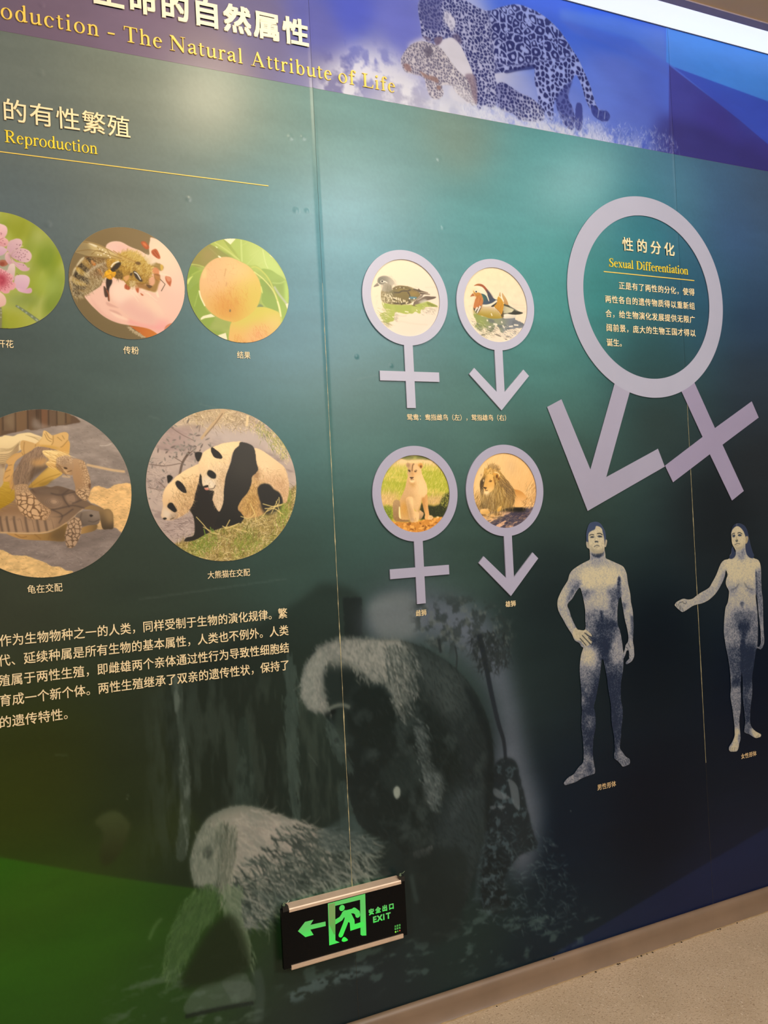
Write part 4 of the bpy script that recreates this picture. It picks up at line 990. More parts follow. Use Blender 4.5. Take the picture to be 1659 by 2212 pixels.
roman(t3, 'Sexual', a_[0], xm, zb_, 0.0385, YEL2, -0.0022); roman(t3, 'Differentiation', xn, b_[0], zb_, 0.0385, YEL2, -0.0022)
a_, b_ = W(*cr(442, 578)), W(*cr(1042, 630)); zr = (a_[2]+b_[2])/2
u_ = MB().box((a_[0], -0.0014, zr-0.0013), (b_[0], 0.0, zr+0.0013)).build('heading_rule', YEL); tag(u_, 'thin yellow line under the words Sexual Differentiation inside the large ring', 'line')

# ------------------------------------------------------------------ round printed photographs
def disc_canvas(cx, cz, r, res, seed):
    return Canvas(cx-r-3*res, cx+r+3*res, cz-r-3*res, cz+r+3*res, res, seed)

def paint_blossom():
    cv = disc_canvas(0.0587, 1.9131, 0.1271, 0.001, 21).T(0, 460, 260/1659.)
    n = cv.noise(45, 3, 0.7, 1.4, 20)
    cv.img[:] = hexc('93a02c'); t = (n*0.9+0.5).clip(0, 1)
    cv.f(t, 'a9b256'); cv.f((cv.noise(60, 2, 0.6, 1.5, 15)*1.2).clip(0, 1), '6c8420', 0.75)
    cv.p('380,240 560,200 700,420 640,560 480,500 420,340', 'b4bb80', 12, 0.55); cv.p('500,820 800,900 870,1000 700,1150 500,1080', 'a4bb62', 14, 0.6)
    cv.p('420,480 700,430 880,900 860,1000 700,760 560,700', '77911f', 12, 0.55); cv.p('120,1150 460,1100 560,1250 300,1300 140,1250', '71864a', 10, 0.55)
    cv.p('80,0 300,60 480,200 340,380 140,280', '8a9222', 9, 0.5); cv.p('200,700 500,700 480,820 260,860', '94a060', 10, .6); cv.p('60,1330 420,1400 420,1600 60,1600', '9fa22a', 10, 0.5)
    cv.l('218,1278 300,1330 400,1398 530,1495', 5.2, '6f7c60', 0.5, 0.95, taper=(.8, 1.3))
    for q in ('240,1288 262,1304', '300,1330 318,1345', '352,1372 372,1386', '430,1420 450,1440', '490,1462 520,1490'): cv.l(q, 3, 'a2ae9c', .5, .9)
    cv.l('0,1290 10,1400 5,1600', 5, '7d7a5c', 0.7, 0.9); cv.dots('12,1340 15,1380 10,1440', 1.6, 'a5a68f')
    cv.p('-60,560 60,560 130,660 150,760 60,800 -60,760', 'a3a295', 2, 0.9); cv.p('0,660 60,650 110,680 100,720 40,740 0,720', 'a8604a', 1, 0.95); cv.p('0,690 50,680 60,720 10,730', '8c3f2c', 1.5, .8)
    P0, P1, P2 = 'e8c8cc', 'd8acb8', 'c893a6'
    def petal(t, c0, c1, r):
        m = cv.m(t, 0.6); cv.g(m, c0, c1, r); cv.f((m-cv.m(t, 0.6)*blur(m, 2.4)).clip(0, 1), 'f0d6d6', 0.35); return m
    fl = [petal('-60,160 30,160 85,190 102,240 90,300 50,345 -60,370', 'e9c4c6', 'dca6ae', '40,170 20,360'), petal('-60,350 40,335 90,360 120,400 100,450 50,470 -60,440', 'e4b2b4', 'd4969e', '60,340 40,460')]
    cv.l('-20,380 20,360 50,345', 1.2, 'b5656f', .4, .8); cv.dots('10,280 22,285 15,300 40,385 60,430 70,430', 0.9, '8d4a55'); cv.l('-10,400 30,420', 1.2, 'b46470', .4, .8)
    for t, c0, c1, r in (('-60,470 30,465 90,500 100,530 40,580 -60,590', 'd8b4c4', 'caa0ba', '20,470 20,590'),
                         ('130,395 180,370 230,355 280,365 305,400 298,450 270,490 200,520 160,560 145,585 110,530 90,490', 'd9b6bd', 'c79fae', '290,380 150,570'),
                         ('160,560 210,510 280,490 340,495 400,525 435,580 425,640 380,680 300,680 210,640 150,600', 'dcb8bf', 'c8a2ae', '420,560 160,600'),
                         ('110,540 140,590 150,640 180,690 140,715 100,690 70,630 75,570', 'dcb3b8', 'c69aa4', '80,560 160,700'),
                         ('155,620 220,680 300,690 350,720 385,760 405,755 400,790 350,805 290,795 220,740 180,690', 'd7b0b8', 'cda2b0', '180,640 380,790')):
        fl.append(petal(t, c0, c1, r))
    for q in ('150,600 180,560 215,530', '155,605 200,585 240,560', '155,610 210,610 280,600', '160,615 210,640 280,660 300,680', '165,625 220,690 300,720', '150,600 175,540 190,520', '165,630 210,710 260,760'):
        cv.l(q, 0.7, 'b58a9a', .3, .8)
    cv.dots('232,438 268,448 280,440 222,500 238,492 285,516 345,522 372,540 292,580 218,606 262,600 300,618 330,612 345,600 375,640 390,645 340,690 270,550 240,545 255,620 322,722 348,575 320,560 250,655 280,650', 0.9, '6a4048')
    cv.l('280,465 320,460', 1, 'eadad0', .3)
    cv.p('110,560 160,590 150,625 130,615', 'a8808c', 2, .6)
    fl.append(petal('100,790 130,720 185,700 208,740 205,830 190,930 150,900 60,830 60,790', 'e0cac4', 'c9a8ac', '180,710 140,900'))
    fl.append(petal('215,870 280,855 350,860 400,890 410,940 390,1010 350,1060 290,1085 230,1050 190,990 200,920', 'dcbcca', 'cfa5bd', '300,860 280,1080'))
    fl.append(petal('250,1040 330,1060 390,1040 420,1035 440,1060 430,1100 380,1112 310,1100 250,1075', 'd8aec2', 'cc9cb6', '260,1050 420,1110'))
    fl.append(petal('-60,760 20,770 80,810 160,850 180,880 175,950 210,970 218,1010 190,1055 140,1070 120,1105 60,1112 20,1085 -60,1040', 'e2a6ae', 'dd9aa4', '100,790 60,1100'))
    fl.append(petal('-60,1050 0,1090 50,1130 80,1180 82,1240 50,1282 -60,1290', 'e6c6b8', 'dcb0a8', '-10,1100 40,1280'))
    cv.p('-40,830 40,830 110,900 120,980 60,1030 -40,1030', 'cc6a78', 6, 0.75); cv.p('-40,880 20,860 60,900 60,960 0,1000 -40,980', 'b03c50', 4, 0.8)
    for a in range(0, 24):
        t = math.radians(-110+a*9); cv.l('%f,%f %f,%f' % (20+20*math.cos(t), 930+20*math.sin(t), 20+(90+25*(a % 3))*math.cos(t), 930+(90+25*(a % 3))*math.sin(t)), 0.7, 'a03348', .3, .7, sm=False)
        cv.dots('%f,%f' % (20+(92+25*(a % 3))*math.cos(t), 930+(92+25*(a % 3))*math.sin(t)), 0.8, '8c3040')
    cv.l('175,880 200,920 190,980', .8, 'b98898', .4, .7); cv.dots('150,922 160,950 165,985 235,840 255,855', 0.8, '6d4a50')
    m = np.clip(sum(fl), 0, 1); cv.parts = [('blossom_picture', m)]
    return cv

def paint_bee():
    cv = disc_canvas(0.3228, 1.9038, 0.1294, 0.001, 22).T(140, 480, 270/1659.)
    cv.img[:] = hexc('7c6a45'); cv.f((cv.noise(80, 2)*0.8+0.3).clip(0, 1), '74623c', 0.6); cv.g(np.ones((cv.h, cv.w)), '86724c', '6c5c38', '600,80 300,1300', 0.5)
    P = '545,325 580,280 640,258 720,258 780,280 850,320 920,350 1000,380 1115,440 1115,330 1130,250 1150,205 1300,280 1480,480 1600,720 1620,980 1540,1240 1420,1400 1300,1450 1225,1490 1100,1430 980,1390 850,1370 720,1345 600,1300 500,1240 420,1170 330,1080 255,970 330,940 480,840 520,700 700,600 560,420'
    pet = cv.m(P, 0.7, n=4); cv.g(pet, 'ecccb4', 'e8b9a8', '900,300 900,1500')
    cv.p('1120,300 1160,210 1350,330 1530,620 1590,900 1400,900 1200,600 1120,450', 'f0d8ba', 8, 0.8, pet)
    cv.p('1300,700 1600,640 1620,1000 1480,1300 1330,1300 1310,1100', 'ecc2b2', 18, 0.7, pet)
    cv.p('545,325 640,258 780,280 900,340 850,430 700,420', 'e2b2ac', 8, 0.7, pet); cv.p('560,340 620,275 700,268 690,380', 'eac4b8', 6, .6, pet)
    a = cv.p('580,900 640,790 760,750 900,800 1100,960 1260,1120 1320,1250 1280,1360 1180,1390 1000,1340 840,1250 700,1120 610,1000', 'e9c0ae', 1.0, 1.0)
    cv.p('590,900 660,800 800,790 960,900 1000,960 820,1020 760,1090 650,1040', 'f2d6c2', 6, 0.9, a); cv.p('620,1010 760,1090 860,1060 940,1090 980,1150 1120,1160 1260,1260 1180,1380 900,1270', 'deaaa2', 9, 0.65, a)
    cv.p('960,960 1150,980 1280,1180 1240,1220 1060,1060', 'f0d6b8', 9, 0.7, a); cv.p('1180,1040 1280,1000 1330,1250 1250,1300', 'eccdb6', 10, .6, pet)
    cv.p('260,970 420,880 520,860 560,1060 620,1180 780,1290 700,1310 500,1200 360,1080', 'eabfae', 2, 0.8, pet); cv.p('340,1000 480,1180 620,1280 760,1340 600,1290 440,1180', 'd8a296', 4, 0.6, pet)
    for q in ('555,1060 700,1130 700,1140 570,1110', '590,1160 700,1190 760,1250 620,1190'): cv.p(q, 'cf9c8e', 1.5, 0.7, pet)
    cv.p('600,1190 760,1250 860,1310 700,1270', 'f2d2bd', 2, .8, pet); cv.l('840,1310 1000,1370 1200,1400 1330,1380', 10, 'e69a98', 4, 0.6, pet); cv.p('1240,1290 1400,1330 1320,1440 1220,1480 1200,1400', 'e8a4a0', 6, .7, pet)
    org = cv.m('850,1370 900,1380 1040,1400 1140,1430 1228,1492 1160,1520 1080,1535 1000,1480 920,1420', 0.8); cv.g(org, 'b8601c', 'c8741e', '880,1380 1180,1500')
    cv.p('1320,1440 1340,1380 1400,1345 1420,1350 1390,1400', 'c9744a', .8, .9, pet)
    cv.hair(cv.m('840,1385 900,1420 1080,1535 1000,1500 880,1420', 1), 130, 150, 5, ['cfc0a0', 'b09a78'], 0.8, 30)
    for q in ('1010,265 1060,258 1115,320 1110,355 1070,358 1020,300', '1150,380 1210,358 1250,420 1266,480 1230,485 1160,430', '1335,720 1390,725 1415,770 1400,850 1385,845 1340,780', '790,850 810,820 850,825 875,860 850,900 800,890', '935,840 980,860 975,940 945,910', '1000,940 1045,970 1020,975'):
        cv.p(q, 'b4572a', 0.8, 0.95)
    cv.p('1030,275 1070,285 1090,330 1050,310', 'd98148', 1.2, .8); cv.p('1335,720 1390,725 1410,770 1370,790', 'd99878', 1.5, .8)
    for q in ('1160,395 1220,470', '1190,380 1250,460', '810,830 820,890', '840,830 850,890'): cv.l(q, 1.1, '7a3314', .4, .7)
    for q, w in (('870,850 920,920 990,1010', 2.5), ('800,890 900,960 980,1060', 2), ('1010,900 1110,905 1200,940', 5.5), ('1170,800 1210,900 1240,1000', 8), ('1250,680 1330,700 1400,720', 5), ('1060,930 1120,960 1135,990', 3), ('1090,930 1190,1020 1230,1050', 2)):
        cv.l(q, w, 'f0d9bf', .8, .85, taper=(1, .5))
    bee = []
    # abdomen
    ab = cv.m('215,490 260,465 300,455 420,470 560,490 620,560 560,700 520,760 440,840 330,930 250,985 180,1008 120,985 80,900 60,790 70,715 100,700 110,640 150,580 170,570', 0.8, rough=1, rsc=4); bee.append(ab)
    cv.g(ab, '7c5a2a', '857044', '200,560 420,880')
    cv.p('280,930 420,860 540,740 560,640 480,660 380,760 200,900', '96805a', 8, .8, ab)
    for q, c in (('180,570 240,540 300,560 320,640 290,690 230,660 180,610', '2e2313'), ('290,470 360,480 410,540 400,580 340,550 300,510', '33240f'), ('105,650 170,640 240,700 300,740 330,790 300,830 220,790 130,730 100,700', '2b2112'), ('75,780 130,800 210,840 280,850 260,900 170,880 90,840', '3b2f1b'), ('95,850 180,880 260,920 230,980 150,995 100,930', '40331f')):
        cv.p(q, c, 1.8, 0.92, ab, rough=1.2, rsc=4)
    for q, c in (('140,610 200,610 270,670 300,690 250,715 180,680', 'c0a048'), ('85,740 150,760 250,800 290,830 230,845 130,820', 'b89e54'), ('220,530 290,500 330,560 320,620', 'a5813a'), ('170,900 250,910 240,930', 'a8823c'), ('350,500 400,540 400,580 360,560', 'c47a2c')):
        cv.p(q, c, 2.4, 0.9, ab, rough=1.2, rsc=4)
    cv.p('150,580 210,490 260,465 240,510 170,580', 'd8cfae', 1.2, .9); cv.p('95,720 110,640 150,585 140,640 115,700', 'd4c9a8', 1.2, .9); cv.p('65,790 75,715 100,725 90,790 110,900', 'c9bd9b', 1.5, .85)
    cv.l('300,680 400,600 550,540', 5, 'd5cabb', 2.5, 0.75); cv.p('250,690 300,670 350,700 310,740 270,730', 'cfc3a4', 2.5, .8)
    cv.p('330,690 430,630 520,560 600,560 560,660 500,720 400,740', '6a4726', 4, .75); cv.p('430,620 480,640 520,720 500,730 450,670', 'ad6b28', 1.5, .8); cv.p('350,510 400,545 410,570 370,570', 'c8762e', 1.5, .8)
    cv.hair(ab, 700, 115, 7, ['c2ae7c', '98824f', '5c4826', 'dccda4'], 0.45, 30); cv.hair(ab*cv.ramp('100,600 400,950'), 500, 60, 8, ['b8a880', 'd4c8a6', '7d6a44'], 0.6, 25)
    # thorax and head
    th = cv.m('560,500 700,440 800,400 900,400 1000,450 1090,510 1145,580 1150,660 1130,740 1090,800 1050,830 960,820 900,860 830,840 780,780 720,750 660,740 580,640', 0.8, rough=1.5, rsc=4); bee.append(th)
    cv.g(th, 'a87f22', '8a6520', '850,450 900,850')
    cv.p('780,400 900,390 1050,480 1130,580 1060,560 900,480 790,460', 'c6a548', 5, .85, th); cv.p('560,500 640,490 700,560 640,620 590,610', 'c08a28', 4, .8)
    cv.p('1100,760 1260,740 1240,840 1200,930 1080,880', '94702e', 2, .9); cv.p('1140,570 1210,540 1300,580 1300,630 1260,650 1180,600 1150,620', '8d7434', 1.6, .9, rough=1.5, rsc=4); cv.p('1265,570 1300,575 1300,630 1275,640', 'd4b04c', .8, .9)
    cv.p('1150,640 1200,600 1250,640 1240,720 1190,700', 'cf8452', 1.5, .9); cv.p('1110,740 1150,700 1190,740 1190,820 1130,850', 'e0a886', 1.5, .9); cv.p('1180,690 1260,700 1250,770 1200,760', '8c5a24', 1.2, .85)
    for k in range(6): cv.l('%d,%d %d,%d' % (1196+k*11, 700+k*4, 1206+k*9, 755+k*6), 0.7, 'd9a050', .3, .8)
    cv.hair(th, 2200, -60, 8, ['d9bb58', 'a07a24', '6d4c16', 'c09a3c'], 0.6, 40); cv.hair(th*cv.ramp('900,700 1000,450'), 500, -55, 9, ['e0cc86', 'cdb25e'], 0.6, 22)
    cv.hair(cv.m('1050,470 1120,500 1150,560 1110,560', 2), 200, -40, 10, ['eadcc4', 'd8c4a4'], 0.6, 25)
    cv.p('600,640 650,580 700,530 745,545 720,600 660,660 620,655', '2c2010', 1, .95); cv.l('612,600 650,550 720,522', 3, 'efe6cf', .6, .9)
    cv.p('905,660 940,655 990,710 1030,780 1000,790 940,740', '33271a', 1, .95); cv.l('920,665 960,690 1005,765', 2.6, 'e6ded0', .6, .95); cv.p('860,690 900,670 890,710 870,710', '2e2010', 1.2, .8)
    cv.p('640,690 720,640 760,740 700,750', '5c4518', 3, .5); cv.hair(cv.m('660,630 750,640 760,740 690,740', 2), 120, 80, 7, ['2e2208', '8a6c24'], .6, 50)
    cv.p('780,730 850,705 850,750 810,790 790,770', 'dba468', 1, .85); cv.hair(cv.m('860,780 960,790 1000,830 900,860', 2), 200, 110, 6, ['e8dcc0', 'b79a5c'], .6, 30)
    cv.p('940,800 1040,820 1130,880 1110,910 1020,880 980,870', '8b6020', 2, .8); cv.p('1080,830 1160,850 1120,880', '4a3214', 1, .8)
    # wing
    wg = cv.m('130,390 180,310 235,255 320,262 430,290 560,350 680,420 800,480 900,520 985,545 960,552 860,520 760,500 600,485 450,470 330,455 220,425', 0.6); bee.append(wg)
    cv.g(wg, '9f8d62', 'c5a45a', '180,330 800,500', 0.82)
    cv.p('300,290 420,300 560,360 700,440 500,440 380,400', 'd6c28a', 4, .7, wg); cv.p('310,280 350,280 430,320 400,330', 'e9dfc0', 1.2, .9, wg); cv.p('150,370 220,300 330,330 360,370 300,400 220,400', '8a7a55', 6, .6, wg)
    for q in ('235,262 430,300 640,400 900,515', '330,455 600,480 900,530', '150,390 330,370 520,410 760,490', '350,430 420,380 520,400', '430,330 480,390', '560,370 600,440'): cv.l(q, 1.3, '7b5b25', .4, .75, wg)
    cv.l('640,380 760,450 980,545', 1.8, 'a9833a', .4, .9); cv.dots('440,435 480,440 520,420 540,400 460,360 575,445 600,470 500,370', 1.4, 'f4ead2', .9)
    cv.p('930,540 980,525 1010,555 970,570', '5e431a', 1.2, .85)
    # pollen and leg
    lg = cv.m('560,740 620,760 625,810 590,880 585,960 592,1045 575,1040 565,960 545,820', 0.8); bee.append(lg); cv.f(lg, '2c1c12')
    cv.p('515,850 560,900 575,940 570,990 530,985', '3a2416', .8, .9); cv.l('555,900 580,960 585,1040', 2.2, 'a5552a', .6, .9); cv.p('490,740 530,700 545,730 520,745', 'b98b38', 1, .8)
    po = cv.m('530,670 560,640 600,632 630,660 672,660 675,700 640,740 600,765 560,745 525,710', 0.5, rough=0.8, rsc=3); bee.append(po); cv.g(po, 'e2ac14', 'c98a10', '580,640 620,770'); cv.grain(po, .12, 2.5)
    cv.l('1265,760 1330,825 1278,918', 1.6, '4b3a22', .3, .95, sm=False)
    cv.parts = [('bee_picture', np.clip(sum(bee), 0, 1)), ('blossom_picture', pet)]
    return cv

def paint_peach():
    cv = disc_canvas(0.5848, 1.9050, 0.1272, 0.001, 23).T(395, 505, 240/1659.)
    cv.img[:] = hexc('8fa845'); one = np.ones((cv.h, cv.w))
    cv.g(one, '98a650', 'a5bd5a', '100,600 1500,600'); cv.grain(one, .05, 20)
    cv.p('60,1700 60,600 250,560 330,1100 480,1240 400,1420 640,1480 680,1600 700,1700', '86a238', 3, .9)
    def leaf(t, c0, c1, r, b=0.8):
        m = cv.m(t, b); cv.g(m, c0, c1, r); return m
    leaf('120,450 250,260 400,150 480,200 620,290 740,380 620,350 480,390 330,490 300,500', '8f8a42', '8d9448', '200,300 600,340')
    cv.p('280,250 420,230 520,330 380,420 320,480', 'a08c54', 8, .7)
    leaf('400,150 520,110 620,90 700,160 800,300 860,420 790,380 700,310 560,230', 'a9b856', 'b4c462', '500,120 800,380')
    leaf('600,80 700,160 830,350 850,400 760,300 660,180', '94a64a', 'a2b452', '640,120 820,380')
    leaf('790,80 900,85 1100,160 1300,320 1440,500 1540,680 1420,640 1200,540 1090,470 960,470 870,410 850,340 710,165', 'a9bf5e', 'b9cf74', '860,200 1300,400')
    cv.p('960,100 1180,230 1260,520 1120,490 1000,300', 'c6d884', 14, .6); cv.p('1180,240 1500,600 1520,670 1290,540', 'bcd87c', 9, .8)
    cv.l('868,90 872,250 880,420', 4, 'bfd27c', 1, .9); cv.l('1190,240 1230,430 1270,520', 2.2, 'd2e09a', 1, .7); cv.l('470,130 640,240 850,400', 3, 'c5d27c', 1, .7); cv.l('380,200 520,330', 2, 'a09a58', 1, .7)
    for q in ('870,180 960,130', '1000,330 1130,250', '1110,470 1250,380', '940,480 1100,300'): cv.l(q, 1.2, 'c4d680', 1, .5)
    leaf('70,680 150,600 290,540 270,640 250,720 180,760 75,850', '8aa444', '94ac44', '100,700 260,600')
    cv.l('110,455 220,470 320,500', 2.6, 'b7c765', .8, .8); cv.l('130,620 210,570 290,545', 2.6, 'a7bb52', .8, .7); cv.l('170,1090 205,960 240,850', 2, 'a5c05a', .8, .7)
    leaf('1170,530 1300,540 1400,600 1520,690 1560,860 1540,1030 1460,960 1400,900 1340,760 1260,640', '94b050', 'a6c468', '1200,560 1560,900')
    cv.p('1360,740 1500,700 1530,1000 1440,950', '86a046', 8, .8); cv.p('1520,700 1575,820 1570,1000 1530,1020', 'b4d86c', 4, .8)
    leaf('1140,700 1230,690 1310,830 1400,1000 1430,1150 1300,1130 1180,1020 1180,880', '88a648', '8caa4a', '1200,700 1350,1100'); cv.p('1230,760 1330,720 1400,900 1300,900', '869a48', 6, .7)
    leaf('1400,940 1520,1040 1560,1100 1530,1250 1470,1350 1440,1190', '93b24c', '9cba54', '1420,960 1520,1300')
    cv.l('1360,790 1430,900 1540,1040 1560,1100', 5, 'b9c0ac', 1.2, .8); cv.l('1330,735 1450,740 1530,705', 3, 'b0ca70', 1.2, .8); cv.p('1110,1080 1150,1050 1200,1090 1120,1105', '76885a', 1.2, .9)
    for q in ('1575,1040 1530,1050 1550,1110 1560,1130', '605,80 700,60 788,78 708,163', '262,1262 300,1230 420,1196 480,1240 330,1262 266,1290', '520,1518 640,1480 662,1580 600,1600', '1290,310 1380,390 1300,330'):
        cv.p(q, 'efe8c6', .6, .97, sm=False)
    cv.p('66,690 150,628 110,690 72,760', 'd5e07a', .8, .9); cv.p('485,185 520,210 500,212', 'e8eec0', .6, .9)
    b2 = leaf('690,1480 720,1330 830,1250 1000,1150 1100,1100 1220,1100 1330,1130 1440,1190 1470,1330 1400,1440 1250,1560 1050,1640 800,1640 690,1590', 'cfc452', 'e0b266', '1100,1120 1100,1600')
    cv.p('700,1340 900,1230 1100,1180 1350,1160 1300,1260 1000,1340 830,1420', 'cdc850', 12, .8, b2); cv.p('1250,1250 1460,1220 1470,1360 1330,1500', 'e0ca7c', 12, .7, b2); cv.p('700,1450 850,1400 900,1600 700,1620', 'dfb45e', 10, .7, b2)
    cv.p('1000,1420 1300,1360 1250,1560 1000,1640', 'e6ae7c', 14, .7, b2)
    cv.hair(cv.m('780,1480 900,1560 1100,1640 800,1640', 4)*b2, 60, 75, 14, ['cc8a2a', 'd68f48'], .5, 12); cv.hair(cv.m('1040,1440 1200,1340 1230,1400 1160,1620 1060,1620', 6)*b2, 60, 70, 14, ['d9824a', 'cf8a3c'], .5, 15)
    b1 = leaf('245,780 258,660 300,550 370,450 480,375 600,350 720,360 860,420 970,480 1060,570 1130,680 1165,800 1165,900 1120,1060 1030,1180 900,1270 780,1320 690,1310 560,1270 430,1190 330,1080 265,950', 'e0b57a', 'd9ba56', '450,500 1000,1100')
    cv.p('270,600 420,430 600,380 780,450 700,700 560,900 350,950 280,800', 'e6ba88', 20, .8, b1); cv.p('620,380 860,430 1060,580 1100,680 900,720 700,620', 'e6c88a', 16, .85, b1)
    cv.p('1020,700 1130,690 1170,820 1140,1020 1000,1180 820,1230 900,1000 940,850', 'ccc64c', 22, .9, b1); cv.p('780,900 950,830 1000,1000 820,1200 740,1100', 'd8b04c', 20, .8, b1)
    cv.p('420,1010 600,940 800,1000 860,1150 700,1260 520,1220 430,1130', 'd08a32', 20, .85, b1); cv.p('560,1100 780,1090 800,1220 640,1240', 'd0902e', 16, .7, b1)
    cv.p('290,570 340,520 350,640 290,670', 'f0cc88', 3, .7, b1); cv.p('500,1240 640,1290 760,1310 700,1325 560,1280', 'e8c068', 5, .7, b1)
    cv.hair(b1*cv.m('400,480 700,480 900,900 700,1050 400,950', 25), 120, 70, 9, ['c98a58', 'dba070'], .35, 40); cv.hair(b1*cv.m('480,940 800,880 820,1010 500,1040', 15), 160, 75, 10, ['c97828', 'cc8a34'], .35, 20)
    cv.l('640,520 625,600 615,640', 2, 'c08a56', 1, .6); cv.l('650,720 640,790', 2, 'c4875a', 1, .5); cv.p('690,1160 700,1130 715,1140 708,1170', '6a5a3a', .8, .9)
    cv.l('242,850 265,950 328,1082', 3, 'f4edc4', .5, .9); cv.p('520,335 540,330 572,355 545,362', 'f2ecc8', .6, .95); cv.p('1160,790 1175,800 1192,890 1170,870', 'd8dc7a', .8, .9)
    cv.l('1020,505 1090,500 1180,560 1280,680 1370,880 1430,1060 1460,1220 1470,1340', 5, 'c0ca62', .7, .95, taper=(.5, .9)); cv.l('1060,570 1200,680 1330,830 1400,980 1450,1180', 3, 'd9dc86', .6, .85); cv.l('1410,1010 1440,1110 1462,1240', 3.5, 'eee6a8', .6, .9)
    cv.parts = [('peach_picture', b1), ('peach_picture', b2)]
    return cv

def paint_tortoise():
    cv = disc_canvas(0.1224, 1.4255, 0.1851, 0.001, 24).T(0, 870, 290/1645.)
    one = np.ones((cv.h, cv.w))
    cv.img[:] = hexc('8b8078'); cv.g(one, '8d8178', '7c706a', '1100,400 700,2000', .9)
    cv.img *= (1+0.09*cv.noise(12, 4, 2, .8))[..., None]
    st = cv.m('-200,60 600,60 980,215 880,260 760,280 640,290 560,310 400,340 330,330 200,360 -200,420', 1.2, rough=2, rsc=6); cv.f(st, '5a4736')
    for x0, x1, y, c in ((-100, 20, 400, '6a543c'), (30, 180, 340, '6b5844'), (185, 335, 360, '70583f'), (335, 400, 330, '5d4836'), (440, 490, 200, '4a392a'), (495, 585, 310, '6e4f38'), (590, 690, 280, '63503e'), (690, 800, 270, '6c5a44'), (800, 870, 250, '67523a')):
        cv.p('%d,40 %d,40 %d,%d %d,%d' % (x0, x1, x1-6, y, x0+8, y+8), c, 2, .9, st, sm=False); cv.l('%d,40 %d,%d' % (x0+2, x0+8, y), 2.2, '3c2e22', 1, .7, st)
    cv.p('60,200 170,120 170,330 100,280', '827058', 5, .5, st); cv.p('420,180 500,260 640,300 500,330 400,300', '8a7f76', 5, .7)
    sun = cv.m('1130,1050 1200,1020 1330,1050 1420,1000 1640,1010 1700,1300 1580,1580 1480,1585 1400,1530 1180,1540 1250,1300 1080,1200', .8, rough=1.5, rsc=5); cv.f(sun, 'd2ac74')
    sun2 = cv.m('-200,1780 0,1800 90,1830 160,1870 320,1875 420,1910 560,1960 620,2000 730,2010 800,2050 900,2080 760,2200 -200,2200', .8, rough=1.5, rsc=5); cv.f(sun2, 'd0ae76')
    s3 = np.maximum(sun, sun2); cv.img *= (1+s3*0.08*cv.noise(8, 3, 1.6, .8))[..., None]
    cv.hair(s3, 420, 12, 5, ['8a6a42', 'a58254', 'e6c48c'], .7, 25); cv.hair((1-s3)*cv.m('860,300 1640,500 1640,1000 900,1000', 3), 200, 12, 4, ['5d534e', 'a79a90'], .6, 20); cv.hair((1-s3)*cv.m('-100,1650 1500,1560 1400,2000 700,2000 -100,1800', 3), 420, 10, 5, ['5e5450', 'a3978e', '6d625c'], .6, 25)
    cv.l('1060,760 1250,800 1400,830 1530,845', 5, 'c7a97e', 1, .85, rough=0) if False else cv.l('1060,760 1250,800 1400,830 1530,845', 5, 'c7a97e', 1, .85)
    cv.l('1220,525 1300,525 1370,500', 2, 'b8aca2', .8, .8); cv.l('760,900 860,910', 4, 'c2a57c', 1, .7)
    cv.p('-200,1580 200,1690 700,1700 1000,1640 1200,1540 1440,1540 1380,1600 900,1800 700,1700 200,1720 -200,1680', '5b504a', 10, .6)
    T2 = []
    def sh(t, c0, c1, r, b=.7, keep=True):
        m = cv.m(t, b); cv.g(m, c0, c1, r)
        if keep: T2.append(m)
        return m
    # lower animal
    low = sh('-200,1400 100,1240 380,1060 520,1020 620,1035 690,1020 760,1030 850,1060 930,1090 1060,1200 1160,1260 1260,1300 1200,1330 1020,1300 900,1400 820,1470 700,1540 560,1590 400,1600 200,1600 0,1590 -200,1600', '8a7058', '6e5a48', '400,1500 800,1100')
    cv.p('380,1060 520,1020 700,1020 930,1090 1000,1180 760,1140 600,1120 430,1140', '5c4c40', 6, .7, low); cv.p('-100,1300 250,1250 350,1400 200,1420 -100,1420', '806040', 8, .6, low)
    for q, c in (('545,1200 640,1150 720,1165 770,1220 740,1280 640,1290 570,1260', '87705c'), ('800,1150 850,1110 900,1120 940,1190 900,1240 830,1220', '8e7560'), ('620,1180 680,1180 710,1230 650,1240', 'a58a70'), ('460,1080 580,1060 720,1070 700,1120 560,1120', '6c5a4a')):
        cv.p(q, c, 3, .85, low)
    for q in ('545,1290 640,1310 790,1280 900,1260 1030,1290', '760,1130 800,1210 850,1280', '620,1110 740,1130 930,1090', '640,1310 760,1380 720,1480', '850,1060 760,1130', '600,1400 760,1390 900,1300', '880,1240 1000,1190'):
        cv.l(q, 3, '4c4038', 1.4, .7, low)
    for r_ in (40, 60, 78): cv.l(' '.join('%f,%f' % (655+1.25*r_*math.cos(t), 1215+.75*r_*math.sin(t)) for t in np.linspace(0, 6.1, 12)), 1, '5d4c40', .6, .55, low)
    for q, a in (('840,1140 910,1130 925,1220 850,1210', .6),): cv.l(q, 1.2, '5e4e42', .7, a, low)
    for x in (20, 100, 190, 330, 470, 570):
        cv.p('%d,1400 %d,1380 %d,1590 %d,1595' % (x-10, x+80, x+110, x+20), 'a08468', 6, .75, low); cv.l('%d,1390 %d,1460 %d,1590' % (x-20, x-14, x+12), 4, '55463a', 1.5, .7, low)
        for k in (14, 26): cv.l('%d,%d %d,%d %d,%d' % (x+k, 1420+k, x+60, 1410+k, x+94, 1570), .9, '6b5847', .5, .6, low)
    cv.p('600,1390 720,1380 710,1460 620,1470', '94795e', 5, .6, low)
    cv.l('0,1590 200,1598 400,1600 560,1588 700,1540 820,1470', 3, 'c8a676', 1, .8); cv.l('820,1470 900,1400 1020,1300', 2, 'b59870', 1, .7)
